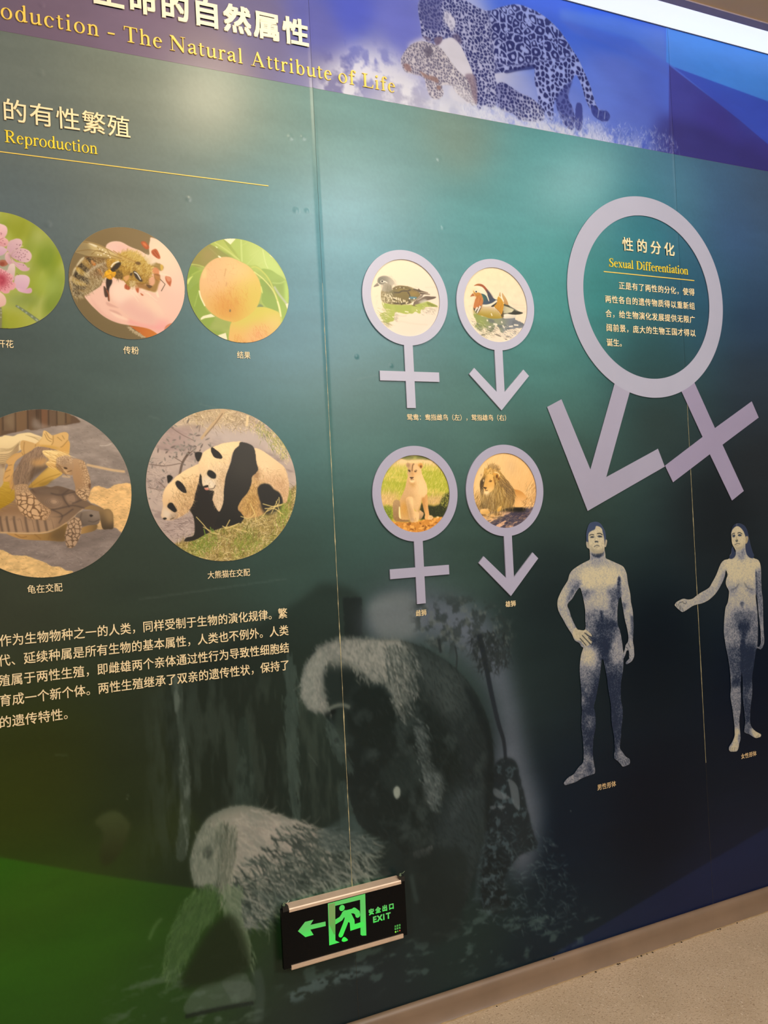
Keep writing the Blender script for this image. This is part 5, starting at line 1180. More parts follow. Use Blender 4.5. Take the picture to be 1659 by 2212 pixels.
    sh('80,1600 300,1610 560,1600 700,1550 820,1480 830,1560 800,1690 600,1690 350,1680 220,1660', 'ac8550', '7c6238', '200,1620 700,1680'); cv.p('620,1600 800,1520 800,1690 640,1680', '5a4830', 6, .7)
    for q in ('180,1610 260,1650 330,1640', '420,1610 500,1670', '620,1590 590,1680'): cv.l(q, 2, '7a5a34', 1, .7)
    sh('1030,1300 1130,1255 1270,1300 1210,1330 1120,1310', '8a7048', '7a6448', '1040,1300 1250,1310')
    sh('1210,1330 1260,1310 1330,1300 1380,1350 1390,1440 1385,1540 1320,1550 1260,1545 1230,1450', '7a6444', '463a2a', '1300,1320 1280,1540'); cv.p('1290,1310 1370,1330 1390,1440 1330,1480', 'a5885a', 6, .6)
    sh('1000,1530 1180,1490 1170,1560 1040,1600 980,1600', '9c7a48', '705a38', '1000,1540 1160,1560')
    hd = sh('930,1380 980,1340 1060,1325 1180,1325 1220,1370 1225,1440 1190,1490 1080,1500 1000,1510 930,1440', '7b6c5e', '60544a', '1100,1330 1050,1500'); cv.p('1080,1340 1200,1340 1210,1400 1120,1400', '8c7e70', 5, .6, hd); cv.p('1095,1375 1120,1370 1140,1385 1110,1400', '241d18', 1, .95); cv.l('1080,1450 1150,1460 1220,1430', 1.8, '4b4038', .8, .7); cv.l('1000,1350 985,1420 1010,1500', 3, '53463c', 1.5, .6)
    def scaly(m, sc, hi, lo, a=.8, warp=2):
        f1, gap, cid = cv.cells(sc, .8, warp=warp); cv.f(m*(blur((gap > .2)*1.0, .8)), hi, a); cv.f(m*(gap < .16), lo, a*.8)
    lg = sh('880,1420 930,1405 980,1430 1000,1500 990,1600 960,1680 920,1750 870,1780 820,1760 795,1660 810,1560 840,1470', '8e7458', '6a5440', '900,1430 850,1760'); scaly(lg, 8.5, 'b2967a', '5a4838')
    # upper animal
    up = []
    def U_(t, c0, c1, r, b=.7): m = sh(t, c0, c1, r, b); up.append(m); return m
    pl = U_('-200,1000 100,960 180,1050 180,1180 60,1270 -60,1330 -200,1400', 'b29238', '96761c', '0,1000 60,1280'); cv.hair(pl, 60, 20, 18, ['8a6a20', 'c4a84c'], .4, 10)
    pl2 = U_('350,1020 450,920 560,810 620,780 720,800 770,860 700,920 620,960 560,1010 380,1045', 'c4a052', 'a5823a', '560,800 480,1020'); cv.l('380,1030 560,930 740,870', 2, '8d6d2c', 1, .6, pl2); cv.p('470,1000 660,930 560,1015', '7e6424', 3, .6)
    car = U_('-200,420 0,420 60,400 160,410 220,385 310,370 370,368 430,390 510,420 560,480 540,640 300,560 80,740 60,900 0,1040 -200,1060', 'd8c294', 'b69a6e', '100,420 60,900'); cv.p('-100,440 300,380 480,420 250,480 0,540', 'e4d09e', 10, .7, car)
    for k in range(6): cv.l('%d,%d %d,%d %d,%d' % (-20, 640+k*26, 120, 620+k*20, 230, 500+k*16), 1.6, '7c6448', .6, .65, car)
    for k in range(5): cv.l('%d,%d %d,%d %d,%d' % (0, 560+k*10, 130, 560+k*6, 250, 470+k*10), 1, '8d7654', .6, .5, car)
    for k in range(5): cv.l('%d,%d %d,%d' % (310+k*26, 400+k*6, 500, 430+k*14), 1, '9a8058', .6, .5, car)
    cv.p('-40,760 60,750 50,800 -40,800', '6d5846', 3, .7, car); cv.p('-60,790 30,780 40,1000 -60,1020', 'a9967e', 3, .7, car)
    rim = U_('255,480 290,462 400,490 440,500 510,430 530,350 560,345 610,380 650,400 760,365 810,362 838,390 835,450 855,500 850,590 830,635 700,590 600,560 500,540 440,545 380,600 280,650 170,760 180,1050 120,1040 110,970 40,960 60,850 100,770 75,735 90,700 170,630 260,600 250,540', 'c6a266', 'b48a50', '600,360 150,900')
    for q, c in (('530,350 560,345 640,400 650,470 630,520 480,510 510,430', 'd2b276'), ('650,400 760,365 838,390 835,450 760,530 700,540 640,530', 'c9a468'), ('760,530 850,470 850,590 830,630 720,590', 'c69a54'), ('255,480 290,462 410,490 440,510 290,640', 'bd9a64'), ('90,700 260,610 270,650 140,760 75,735', 'c29a62'), ('100,770 200,720 150,900 110,960 40,960', 'c49a5c')): cv.p(q, c, 2, .85, rim)
    for q in ('560,360 600,430 640,450', '545,380 580,450 630,480', '700,420 760,470', '760,400 790,450', '650,400 650,480 630,520', '835,455 770,530 740,545', '440,510 430,540', '265,610 290,650', '100,770 150,760', '60,850 130,820', '60,930 120,890', '300,480 290,560 300,640'): cv.l(q, 1.6, '8d6b3c', .7, .7, rim)
    cv.p('500,520 640,530 720,560 620,570 520,560', 'b99040', 3, .7)
    sk = U_('440,545 520,540 620,560 700,590 540,620 560,720 450,780 400,900 350,980 330,1010 190,1020 160,900 200,800 260,700 300,640 380,590', '8d7560', '74604e', '400,560 260,950'); cv.hair(sk, 420, 105, 20, ['a98e72', '5c4a3c', '93795f'], .5, 12)
    cv.p('400,800 560,760 580,800 440,900 350,980', '574636', 4, .75); cv.p('380,720 480,690 600,680 540,770 430,770', 'bd9258', 5, .75)
    ne = U_('520,590 600,582 720,590 800,620 860,660 700,740 690,800 600,790 560,740 600,700 540,640', 'e2c688', 'c49a5a', '600,600 650,780'); cv.hair(ne, 130, 25, 14, ['a98048', 'ecd8a2'], .55, 14)
    ha = U_('690,690 760,655 830,650 885,690 900,760 890,880 830,880 760,850 710,800', 'ac9070', '9a7a58', '780,660 800,880'); scaly(ha*cv.m('690,690 760,640 890,680 880,740 740,750', 3), 3.6, 'cbb08e', '80654a', .7, 1)
    cv.p('740,700 820,690 840,760 770,780', '8c745c', 5, .6, ha); cv.p('780,790 815,795 825,812 790,812', '2c1e14', .9, .95); cv.p('700,760 760,800 860,860 800,880 730,840', 'd0ae7c', 4, .7, ha); cv.hair(cv.m('690,740 780,850 830,880 760,850 690,790', 2), 60, 40, 9, ['6d5236', '8a6b48'], .7, 12); cv.l('820,850 880,830', 1.6, '5a4028', .6, .8)
    ar = U_('890,690 960,690 1030,720 1060,790 1090,880 1110,980 1105,1080 1085,1160 1060,1200 1000,1180 930,1110 920,1020 890,900 900,780', 'ab8c6a', '8c6e50', '980,700 980,1180'); cv.p('920,760 1000,780 1020,960 940,1060 905,900', 'a17c54', 8, .6, ar); scaly(ar*cv.m('980,700 1060,740 1120,1000 1080,1200 920,1100 1030,1040 1020,850', 6), 5, 'cbae88', '74593e', .75, 1.5); cv.p('1080,1000 1112,990 1105,1060 1082,1040', '5c4330', 1.5, .8); scaly(ar*cv.m('930,1080 1080,1060 1080,1190 1000,1190', 4), 7, 'c2a480', '66503a', .8)
    fo = U_('190,1010 330,1000 350,1060 420,1140 470,1200 540,1260 610,1300 620,1350 590,1400 560,1440 480,1430 370,1420 280,1370 230,1300 190,1200 180,1080', 'a0835f', '866848', '250,1020 450,1420'); scaly(fo*cv.m('190,1020 340,1020 420,1150 220,1130', 4), 4.2, 'b89a7a', '7d6450', .65, 1); scaly(fo*cv.m('200,1130 400,1120 530,1260 540,1440 370,1420 240,1330', 4), 11, 'c6a37c', '6a4f38', .9, 3); scaly(fo*cv.m('460,1240 620,1290 620,1400 560,1440 520,1330', 4), 5, 'bd9b78', '6e543c', .8)
    cv.p('350,1040 440,1120 400,1060 380,1040', '3e3026', 3, .6); cv.p('440,1160 560,1270 640,1310 600,1250 470,1160', '5a4a3c', 6, .45)
    U = np.clip(sum(up), 0, 1); cv.parts = [('mounted_tortoise_picture', U), ('lower_tortoise_picture', np.clip(sum(T2), 0, 1))]
    return cv

def paint_panda():
    cv = disc_canvas(0.5238, 1.4328, 0.1832, 0.001, 25).T(305, 870, 345/1659.)
    one = np.ones((cv.h, cv.w))
    cv.img[:] = hexc('a5958c'); cv.f((cv.noise(40, 4)*1.1+0.3).clip(0, 1), 'bba99c', .7); cv.f((cv.noise(22, 4, 1.6, .7, 20)*1.6-.3).clip(0, 1), '857570', .6)
    cv.p('250,260 420,230 560,260 470,440 300,520 180,470', '9d8580', 12, .6); cv.p('400,60 900,40 1200,120 1100,250 860,260 650,230 430,180', 'b39c74', 14, .75); cv.p('650,250 1000,280 1180,300 1400,430 1500,560 1200,440 800,420', 'b9aca4', 10, .7)
    cv.l('330,240 500,200 640,230', 8, 'c9b795', 4, .6)
    cv.hair(cv.m('420,60 1200,90 1300,280 1100,270 850,250 480,190', 8), 420, 60, 12, ['d6c498', '8c7650', '6e5c3e', 'e6d6b0'], .7, 60); cv.hair(cv.m('1180,230 1380,270 1560,520 1480,560 1280,340', 8), 420, 70, 12, ['8c9440', 'c9b672', '5f6a2a', 'dccf94'], .75, 40)
    cv.l('860,75 800,170 720,250 620,380', 8, 'b79d78', .8, .95, taper=(1.1, .7)); cv.l('845,110 760,230 660,350', 2, '6a543c', .7, .7); cv.l('1105,130 1095,245', 6, 'd3bd92', .6, .95)
    # twigs and leaves
    for q, w in (('80,640 250,655 410,630', 1.5), ('500,510 430,620 400,740', 5), ('400,740 380,760', 3), ('430,620 330,560', 1.5), ('460,560 570,470', 2), ('180,820 250,890', 1.5), ('300,250 420,330 560,400', 1), ('70,880 200,910', 1.2), ('610,230 600,300', 1.2)): cv.l(q, w, '55463c', .6, .85)
    rs = cv.rs
    for _ in range(85):
        x, y = rs.normal(470, 150), rs.normal(470, 95)
        if rs.rand() < .3: x, y = rs.uniform(70, 260), rs.uniform(560, 1000)
        a = rs.rand()*6.28; L = 28+rs.rand()*34; ca, sa = math.cos(a), math.sin(a)
        cv.p('%f,%f %f,%f %f,%f %f,%f' % (x, y, x+ca*L*.5-sa*8, y+sa*L*.5+ca*8, x+ca*L, y+sa*L, x+ca*L*.5+sa*8, y+sa*L*.5-ca*8), ('6d6660', '574d48', '7d7a70', '8d877c')[rs.randint(4)], .6, .8)
    cv.hair(cv.m('60,600 300,650 260,1000 200,1100 60,900', 6), 160, 25, 14, ['6f605a', 'c0afa4'], .5, 50)
    cv.p('200,1230 560,1180 560,1380 440,1440 330,1440', 'a3918a', 6, .8); cv.hair(cv.m('200,1220 560,1180 540,1360 380,1450 260,1380', 4), 150, 8, 12, ['6d5e58', 'c9b9ae', '544844'], .6, 25)
    g = cv.m('340,1480 480,1440 660,1360 860,1290 1080,1200 1240,1160 1440,1020 1560,900 1640,860 1640,1300 1400,1640 700,1680', 3, rough=3, rsc=6); cv.f(g, '8c7a48')
    cv.f(g*(cv.noise(22, 3)*1.5).clip(0, 1), '6f7a30', .7)
    cv.hair(g, 2600, -50, 16, ['d9c68c', 'c2aa68', '6d5c30', 'e9dcae', '94843c', '56491f'], .75, 60, 30); cv.hair(g*cv.m('500,1440 780,1380 720,1560 540,1560', 10), 200, -80, 14, ['7d9434', '5d7426'], .7, 30); cv.hair(g*cv.m('980,1400 1100,1380 1300,1560 1000,1560', 12), 260, -80, 14, ['7d8f34', '607022'], .7, 30); cv.hair(g*cv.m('1420,960 1520,900 1500,1280 1440,1260', 8), 160, -85, 18, ['8a9a3c', '63781f'], .8, 18)
    pa = []
    def sh(t, c0, c1, r, b=.8, rough=0, clip=None, lst=None):
        m = cv.m(t, b, rough=rough, rsc=4)
        if clip is not None: m = m*clip
        cv.g(m, c0, c1, r)
        if lst is not None: lst.append(m)
        return m
    A, B = [], []
    K0, K1 = '1e1c18', '2e2c24'
    sh('600,760 560,940 520,1060 500,1110 540,1180 555,1300 540,1380 470,1400 450,1440 560,1425 700,1350 860,1290 1060,1210 1000,800 700,700', '1f1b16', '242019', '600,800 800,1300', lst=A)
    wa = sh('595,640 540,660 460,700 370,760 320,810 260,870 230,930 220,1010 225,1080 210,1140 208,1190 260,1220 330,1215 390,1190 450,1160 500,1110 540,1040 560,940 600,800 610,700', 'e2c596', 'c09c74', '330,780 480,1140', rough=1, lst=A)
    cv.p('470,860 560,840 540,1000 480,1120 400,1150 380,1000', 'b08e5e', 12, .7, wa); cv.p('225,1080 300,1120 370,1150 330,1215 230,1210 208,1180', 'cfc0ac', 6, .9, wa); cv.p('250,900 330,830 480,720 560,700 480,820 330,960', 'ecd0a0', 10, .7, wa); cv.p('300,1170 380,1140 350,1215 300,1215', '8a7460', 5, .7, wa)
    cv.hair(wa*cv.m('380,850 600,800 520,1120 380,1180', 10), 500, 70, 9, ['e6cfa4', 'a07e54', 'd8ba86', '7e6040'], .55, 40)
    cv.p('268,760 300,752 328,780 300,820 278,836 270,800', '1c1a16', .8, 1); cv.p('360,820 380,808 420,830 455,880 470,935 430,930 380,890 358,850', '221e18', .8, 1, rough=.8); cv.p('270,1080 285,1045 320,1040 350,1080 370,1120 345,1138 300,1110', '1e1b17', .9, 1); cv.p('222,1200 250,1192 265,1205 240,1216', '1e1b17', .7, 1); cv.l('300,1212 340,1195', 1.8, '3a3028', .6, .8)
    # rear panda
    bd = sh('1170,470 1260,500 1360,570 1440,630 1490,680 1520,770 1535,860 1530,940 1510,1030 1480,1040 1440,1050 1260,1160 1180,1190 1080,1200 1030,1150 1000,1060 1040,700 1100,500', 'e0c498', 'ba9468', '1250,520 1200,1150', rough=1, lst=B)
    cv.p('1000,1050 1100,930 1160,780 1220,800 1230,950 1260,1100 1160,1190 1060,1190', 'a8823f', 16, .75, bd); cv.p('1180,540 1330,600 1430,700 1300,760 1200,700', 'e8cba0', 14, .8, bd); cv.p('1230,820 1340,780 1470,800 1530,900 1500,1030 1420,920 1330,850', 'b28a66', 10, .7, bd); cv.p('1200,680 1230,700 1220,820 1160,760', '7c5a38', 5, .6, bd)
    cv.hair(bd*cv.m('1200,700 1500,750 1520,1000 1250,850', 12), 420, 60, 9, ['e9d2ac', 'a98560', 'd2b288'], .55, 50); cv.hair(bd*cv.m('1000,1060 1160,800 1260,1100 1080,1200', 12), 500, 85, 9, ['d4b878', '8a6832', 'c09c54', '6d5028'], .6, 35)
    cv.p('1210,880 1260,840 1330,850 1380,900 1440,940 1470,1030 1440,1060 1290,1120 1240,1040 1210,940', '23211b', 2, 1, rough=1)
    wb = sh('590,690 600,600 640,520 700,480 760,455 860,420 980,405 1040,412 1000,480 950,520 920,640 880,760 860,900 850,1040 810,1130 770,1080 740,1000 760,920 700,905 650,880 630,830 625,760', 'e6ca9a', 'c9ae8c', '760,450 780,1000', rough=.8, lst=B)
    cv.p('630,790 700,770 790,800 800,870 740,910 660,890', 'd8cdba', 7, .9, wb); cv.p('780,760 900,640 880,800 850,900 800,860', 'ba9a74', 8, .7, wb); cv.p('760,900 850,870 845,1040 800,1120 750,1000', 'c2ab8e', 6, .7, wb); cv.p('640,540 760,470 980,420 900,540 760,640 650,650', 'eed2a2', 12, .7, wb)
    cv.hair(wb*cv.m('760,640 920,600 860,900 820,1120 740,1000', 10), 460, 80, 9, ['ecd8b6', 'a88c68', 'd4bc98'], .55, 35); cv.hair(wb*cv.m('640,480 980,410 900,560 640,640', 10), 260, 60, 6, ['f2dcb2', 'd4b684'], .4, 40)
    arm = sh('1025,412 1080,415 1150,445 1180,500 1195,620 1215,690 1190,730 1150,770 1140,850 1100,940 1040,1010 1000,1100 1040,1150 1060,1210 900,1280 800,1290 760,1270 820,1130 850,1040 860,900 880,760 930,620 960,500 1010,450', '33302a', '1f1d17', '1060,450 960,1250', rough=.8, lst=B)
    cv.p('980,560 1130,560 1180,660 1080,800 960,760', '3a3730', 16, .6, arm)
    cv.p('555,530 580,512 630,520 620,570 595,612 570,590', '221e18', .8, 1); cv.p('722,490 735,462 790,500 830,540 840,578 800,580 750,560', '211d17', .8, 1, rough=.8); cv.p('683,730 700,700 740,710 775,745 770,785 730,785 690,755', '1d1a16', 1, 1); cv.p('640,870 690,855 695,875 660,885', '1e1814', .7, 1); cv.p('655,885 700,890 690,908 665,905', 'c9806e', .7, .95); cv.l('700,898 750,890 770,855', 1.8, '4a3a30', .6, .85); cv.l('695,878 700,892', 1.2, '3a2a22', .4, .8)
    cv.p('1240,1040 1440,1060 1420,1120 1290,1160', '26241c', 4, .8)
    # straws in front of them
    for q, w in (('1260,1050 1380,1080 1460,1060', 2), ('1300,1130 1420,1060 1430,980', 2), ('1280,1100 1380,1100 1470,1160', 2), ('1350,1150 1420,1000', 1.6), ('1400,1020 1450,1180', 1.6), ('840,1280 900,1300 1020,1250', 2), ('870,1310 920,1215', 2), ('920,1290 1000,1260', 1.6), ('570,1185 640,1260 700,1330 760,1360', 1.8), ('640,1290 740,1340 800,1370', 1.6), ('1030,1180 1120,1200 1180,1150', 1.8), ('1130,1040 1180,1160 1190,1240', 1.8), ('950,1300 1100,1340', 1.8), ('1260,1180 1340,1090 1480,1050', 1.6)): cv.l(q, w, 'd2bd78', .5, .9)
    for q in ('715,1290 730,1330 740,1350', '650,1310 668,1390', '740,1310 755,1350'): cv.l(q, 2.2, '6c8a32', .5, .9)
    cv.parts = [('panda_picture', np.clip(sum(A), 0, 1)*(1-np.clip(sum(B), 0, 1))), ('panda_picture', np.clip(sum(B), 0, 1))]
    return cv

def paint_hen():
    cv = disc_canvas(1.0400, 1.9172, 0.1027, 0.0008, 26).T(790, 550, 170/1659.)
    one = np.ones((cv.h, cv.w)); cv.img[:] = hexc('f0e0c4'); cv.g(one, 'f2e2c2', 'ecd8c6', '300,300 1100,1600')
    for q in ('1250,700 1400,690 1540,690', '200,900 260,860', '700,1400 1000,1460 1300,1480', '240,960 220,1060'): cv.l(q, 3, 'd8c8b0', 2, .4)
    gr = cv.m('340,1000 380,1020 520,1040 700,1060 900,1060 1000,1060 1120,1000 1290,990 1400,1030 1510,1090 1500,1108 1380,1100 1250,1110 1230,1150 1160,1170 1150,1240 1090,1225 1040,1200 980,1250 900,1245 800,1250 700,1225 620,1220 600,1280 590,1380 520,1420 420,1440 360,1400 320,1320 300,1250 420,1210 400,1150 350,1080', .8, rough=1.6, rsc=5)
    cv.f(gr, 'a5b24a'); cv.f(gr*(cv.noise(25, 3)*1.2+.1).clip(0, 1), 'b5bd5c', .7); cv.p('1280,1000 1400,1040 1505,1090 1480,1108 1330,1080', '7d8630', 2, .9, gr)
    cv.hair(cv.m('250,1200 440,1100 420,1440 330,1420 260,1280', 5), 130, 20, 12, ['a9b254', 'f2e4ca', '8d9450'], .7, 12); cv.hair(cv.m('1150,1120 1480,1120 1400,1230 1170,1230', 4), 130, 15, 9, ['8e8670', 'a09a80', 'efe2ca'], .6, 25); cv.hair(cv.m('600,1220 640,1250 640,1390 590,1400', 3), 60, 25, 7, ['8b8a70', 'b0a890'], .6, 25)
    for q in ('820,1200 900,1215', '1060,1165 1085,1185', '360,1020 375,1060', '560,1310 590,1325'): cv.l(q, 2.6, 'f4ead0', .5, .9)
    cv.l('640,1270 760,1300 860,1290', 1.2, 'b8b098', .8, .7); cv.hair(cv.m('330,1400 500,1440 480,1480 400,1470', 3), 40, 25, 9, ['8d9048', '7c7a50'], .6, 12)
    D = []
    def sh(t, c0, c1, r, b=.7, rough=0, a=1.0):
        m = cv.m(t, b, rough=rough, rsc=4); cv.g(m, c0, c1, r, a); D.append(m); return m
    sh('1030,990 1120,930 1250,880 1380,885 1480,895 1440,930 1330,960 1230,985 1110,1040 1000,1060', '746450', '5c4a3a', '1100,960 1440,900'); cv.p('1110,1000 1240,940 1290,985 1180,1030', 'c9c4b4', 3, .8); cv.p('1060,930 1200,870 1230,880 1090,960', 'efe2cc', 1.5, .9)
    for k in range(5): cv.l('%d,%d %d,%d' % (1040+k*14, 975-k*22, 1190+k*8, 890-k*14), 1.1, '4e4030', .4, .75)
    sh('1020,990 1000,1060 960,1075 1040,1090 1110,1118 1040,1080 1020,1050 1040,1000', '6a5840', '564628', '1000,1000 1080,1100')
    bo = sh('330,760 320,860 330,960 380,1010 520,1045 700,1058 860,1050 960,1020 1040,960 1100,900 1145,850 1120,800 1000,720 860,670 740,655 640,665 580,700 540,740 480,770 400,770', '8c7a40', '6f602c', '600,700 700,1000')
    cv.p('560,720 640,672 740,660 880,680 1050,750 1150,790 1060,770 900,720 760,720 640,740', '6e5c34', 2, .9, bo); cv.hair(cv.m('620,690 900,690 1100,790 800,720', 3), 130, 15, 12, ['a3905c', '4a3c20'], .6, 8)
    cv.p('600,760 760,720 920,750 880,790 740,800 640,830', '8a7a34', 6, .8, bo); cv.p('900,800 1000,770 1130,820 1110,870 1000,890 920,880', '9a7f34', 5, .85, bo); cv.p('640,820 820,780 900,850 920,960 780,940 680,870', '75662c', 6, .8, bo)
    for q in ('590,800 700,800 760,770 880,770', '880,770 940,745', '880,790 900,820', '900,800 930,900 900,980', '1000,730 1110,760 1145,790'): cv.l(q, 3, '3c301a', .9, .85)
    cv.p('330,760 480,760 520,880 500,1030 380,1000 325,900', '8b8060', 8, .7, bo); cv.p('480,760 600,720 640,820 560,880 500,850', '5f5a3a', 6, .7, bo)
    for _ in range(95):
        x, y = cv.rs.uniform(335, 560), cv.rs.uniform(800, 1030)
        if y > 1040-(560-x)*.18+0: continue
        cv.l('%f,%f %f,%f' % (x, y, x+6, y+24), 1.5, 'e8dcb8', .4, .75)
    for q in ('570,910 640,930', '640,900 650,960', '680,910 690,970', '720,920 725,980', '790,950 800,1010', '600,970 610,1010', '640,990 650,1020', '690,990 700,1030', '740,980 760,1030', '820,960 830,1000', '860,1000 850,1040', '500,860 520,900', '530,900 545,940', '880,990 890,1030', '960,960 985,1040', '1000,960 990,1020', '560,950 580,1000'): cv.l(q, 3.4, 'efe4c4', .6, .85)
    for q in ('570,940 620,960', '590,1020 680,1030', '730,1040 800,1030', '660,1025 710,1020', '740,1060 780,1030 830,1020', '880,1040 930,980'): cv.l(q, 3, '453818', .8, .75)
    cv.p('925,890 1070,900 1050,930 1000,940 920,930', '4e8294', .9, .95); cv.dots('918,932 1015,936', 1.6, 'f8f4e6'); cv.p('930,940 1020,945 980,1000 920,980', '6f6a4a', 2.5, .7)
    for q in ('1140,770 1220,790 1310,808', '1140,820 1250,828 1350,842', '1100,730 1140,770 1120,785 1040,740'): cv.l(q, 3.6, '55452e', .7, .95, taper=(1.3, .4))
    cv.dots('640,715 800,706 720,690 560,740', 1, 'f0e4c0')
    nk = sh('340,720 350,660 330,640 300,630 450,580 540,620 540,720 520,770 440,780 340,770', 'b3a894', '8d846c', '330,640 520,780', 2); cv.hair(nk, 120, 75, 10, ['c8bea6', '7c745c', 'a09678'], .5, 14); cv.p('440,720 540,700 520,770 430,780', '77745a', 5, .7)
    hd = sh('250,600 245,540 270,490 330,458 400,450 470,465 540,510 590,570 600,610 560,650 500,640 430,600 340,630 290,630', '848070', 'b9ae9a', '280,520 590,600', 1.4); cv.hair(cv.m('480,470 560,520 610,600 560,650 510,560', 4), 110, 40, 8, ['cfc4ae', 'a39a86'], .5, 20); cv.p('255,560 300,500 400,500 420,580 330,620 270,610', '6c6a5a', 6, .75, hd)
    cv.l('350,580 400,570 455,600', 3.2, 'f4ecda', .6, .95, taper=(1.2, .5)); t = np.linspace(0, 6.28, 14)
    cv.p(' '.join('%f,%f' % (342+34*math.cos(a), 568+30*math.sin(a)) for a in t), 'f0e8d4', .5, .95); cv.p(' '.join('%f,%f' % (343+21*math.cos(a), 566+20*math.sin(a)) for a in t), '2e2a22', .5, 1)
    cv.p('160,682 240,600 285,640 262,660', '8c8270', .6, 1); D.append(cv.m('160,682 240,600 285,640 262,660')); cv.l('250,598 290,640 320,640', 2, 'efe6d0', .5, .9); cv.l('175,675 265,655', 1, '5d5546', .4, .7)
    cv.parts = [('duck_picture', np.clip(sum(D), 0, 1)), ('water_reflection_picture', gr)]
    return cv

def paint_drake():
    cv = disc_canvas(1.3237, 1.9163, 0.1050, 0.0008, 27).T(990, 565, 160/1659.)
    one = np.ones((cv.h, cv.w)); cv.g(one, 'f2dfb8', 'eeddc4', '500,300 900,1700'); cv.grain(one, .015, 10)
    for q in ('1200,960 1400,985 1520,970', '1230,1040 1500,1050', '220,1000 330,990', '200,1100 330,1340', '1420,1140 1520,1130'): cv.l(q, 3, 'd9c8ac', 2, .4)
    gr = cv.m('340,1180 420,1190 560,1230 760,1260 1000,1270 1250,1250 1270,1310 1380,1350 1460,1400 1440,1480 1330,1490 1240,1510 1080,1530 1000,1600 940,1580 900,1480 830,1440 760,1560 680,1560 600,1490 500,1540 420,1500 360,1460 410,1390 390,1320 360,1260', .8, rough=1.8, rsc=5)
    cv.g(gr, '8f9c54', '7f858a', '500,1300 1150,1400'); cv.p('700,1270 1050,1280 1000,1420 760,1420', '8d9474', 12, .8, gr); cv.f(gr*(cv.noise(18, 3, 1.5, .7)*1.8-.5).clip(0, 1), '62686c', .7); cv.p('1100,1300 1280,1280 1440,1400 1400,1480 1180,1480', '6c7078', 12, .7, gr)
    cv.hair(cv.m('330,1330 700,1500 700,1640 480,1640 360,1500', 5), 190, 28, 10, ['7a8458', 'f0e2c8', '5f664c'], .7, 14); cv.hair(cv.m('880,1480 1300,1480 1320,1600 1120,1700 980,1600', 5), 150, 25, 9, ['5c6470', '80868c', 'f0e2cc'], .7, 14); cv.hair(cv.m('620,1480 820,1440 780,1580 680,1580', 4), 120, 10, 8, ['585c50', 'c8c2ac', '6e7264'], .7, 30)
    for q in ('1130,1460 1220,1448', '1240,1420 1340,1430', '985,1430 1035,1490', '780,1400 860,1410 820,1440', '640,1300 650,1340', '960,1340 980,1380', '670,1470 730,1460'): cv.l(q, 4, 'efe6d2', .8, .9)
    for q in ('800,1620 880,1660 955,1685', '840,1625 930,1660', '1040,1740 1090,1745', '1250,1560 1300,1585', '500,1650 600,1640', '1060,1690 1130,1690'): cv.l(q, 2.2, '6a665a', .6, .8)
    D = []
    def sh(t, c0, c1, r, b=.6, rough=0):
        m = cv.m(t, b, rough=rough, rsc=4); cv.g(m, c0, c1, r); D.append(m); return m
    sh('1000,1180 1150,1180 1290,1190 1260,1260 1100,1280 1010,1270', 'efe6d2', 'd0c8b6', '1100,1190 1120,1280')
    sh('1010,950 1080,950 1150,1000 1250,1060 1330,1110 1440,1150 1380,1180 1250,1190 1100,1170 980,1180 1000,1050', '4a4a38', '39392c', '1050,980 1350,1150')
    for k in range(8): cv.l('%d,%d %d,%d %d,%d' % (1005-k*3, 1000+k*22, 1100, 1030+k*17, 1240-k*10, 1085+k*10), 3.4, 'd8d2ae', .5, .85, taper=(.6, 1))
    cv.l('1150,1010 1240,1070 1320,1110', 3, '8d8d80', .8, .8); cv.p('1100,1160 1300,1130 1440,1150 1370,1180 1230,1190', '2f3026', 1, .95)
    bo = sh('400,1180 460,1080 520,990 640,985 780,1010 880,1090 960,1200 985,1260 860,1280 700,1270 540,1220', 'ddc9ac', 'a0871c', '650,1010 640,1240'); cv.p('520,1010 640,990 800,1020 860,1090 700,1080 540,1090', 'dcc6b4', 8, .85, bo); cv.p('440,1140 600,1100 800,1130 930,1240 760,1270 560,1230', 'a58e24', 12, .75, bo); cv.l('730,1160 752,1220', 3, 'f2ead2', .6, .9)
    cv.l('790,1015 880,1090 960,1190', 4, 'e8e0cc', .6, .95); cv.l('820,1020 900,1100 985,1210', 3.5, '2c2a22', .6, .9); cv.p('950,1190 1000,1100 1010,1240 980,1260', '4c3c14', 1.5, .85)
    sh('730,1005 850,900 880,860 900,900 850,960 800,1010', '2b2c22', '33342a', '740,1000 890,880')
    fl = sh('800,1010 850,940 870,830 905,778 950,810 990,870 1015,940 1000,1060 960,1190 900,1110', 'cc9626', 'c08614', '900,800 940,1150'); cv.l('905,778 960,830 1005,900 1015,950', 3, 'efdca6', .5, .9); cv.hair(fl, 60, 100, 16, ['a06e10', 'dcab40'], .3, 8)
    sh('905,770 925,690 950,720 955,790 930,780', 'd0ac78', 'c49a60', '930,700 940,790'); sh('970,705 1020,760 1080,860 1112,970 1020,940 980,830', 'cca46a', 'b98e54', '990,740 1080,950'); cv.l('955,700 962,780 1010,900', 3, 'f4ead2', .5, .95)
    sh('660,680 700,700 760,800 830,850 870,860 790,920 700,960 560,985 520,985 540,940 560,860 530,760 500,720 600,740 660,860 690,890 650,760', '2f3c50', '3a4658', '560,800 800,900'); cv.p('505,720 580,740 640,850 560,920 540,860', '2e6a58', 5, .9); cv.p('560,880 660,880 700,940 540,980', '3c4f66', 4, .8)
    cv.l('530,985 640,985 760,950 860,880', 5, 'efe2c6', .7, .95)
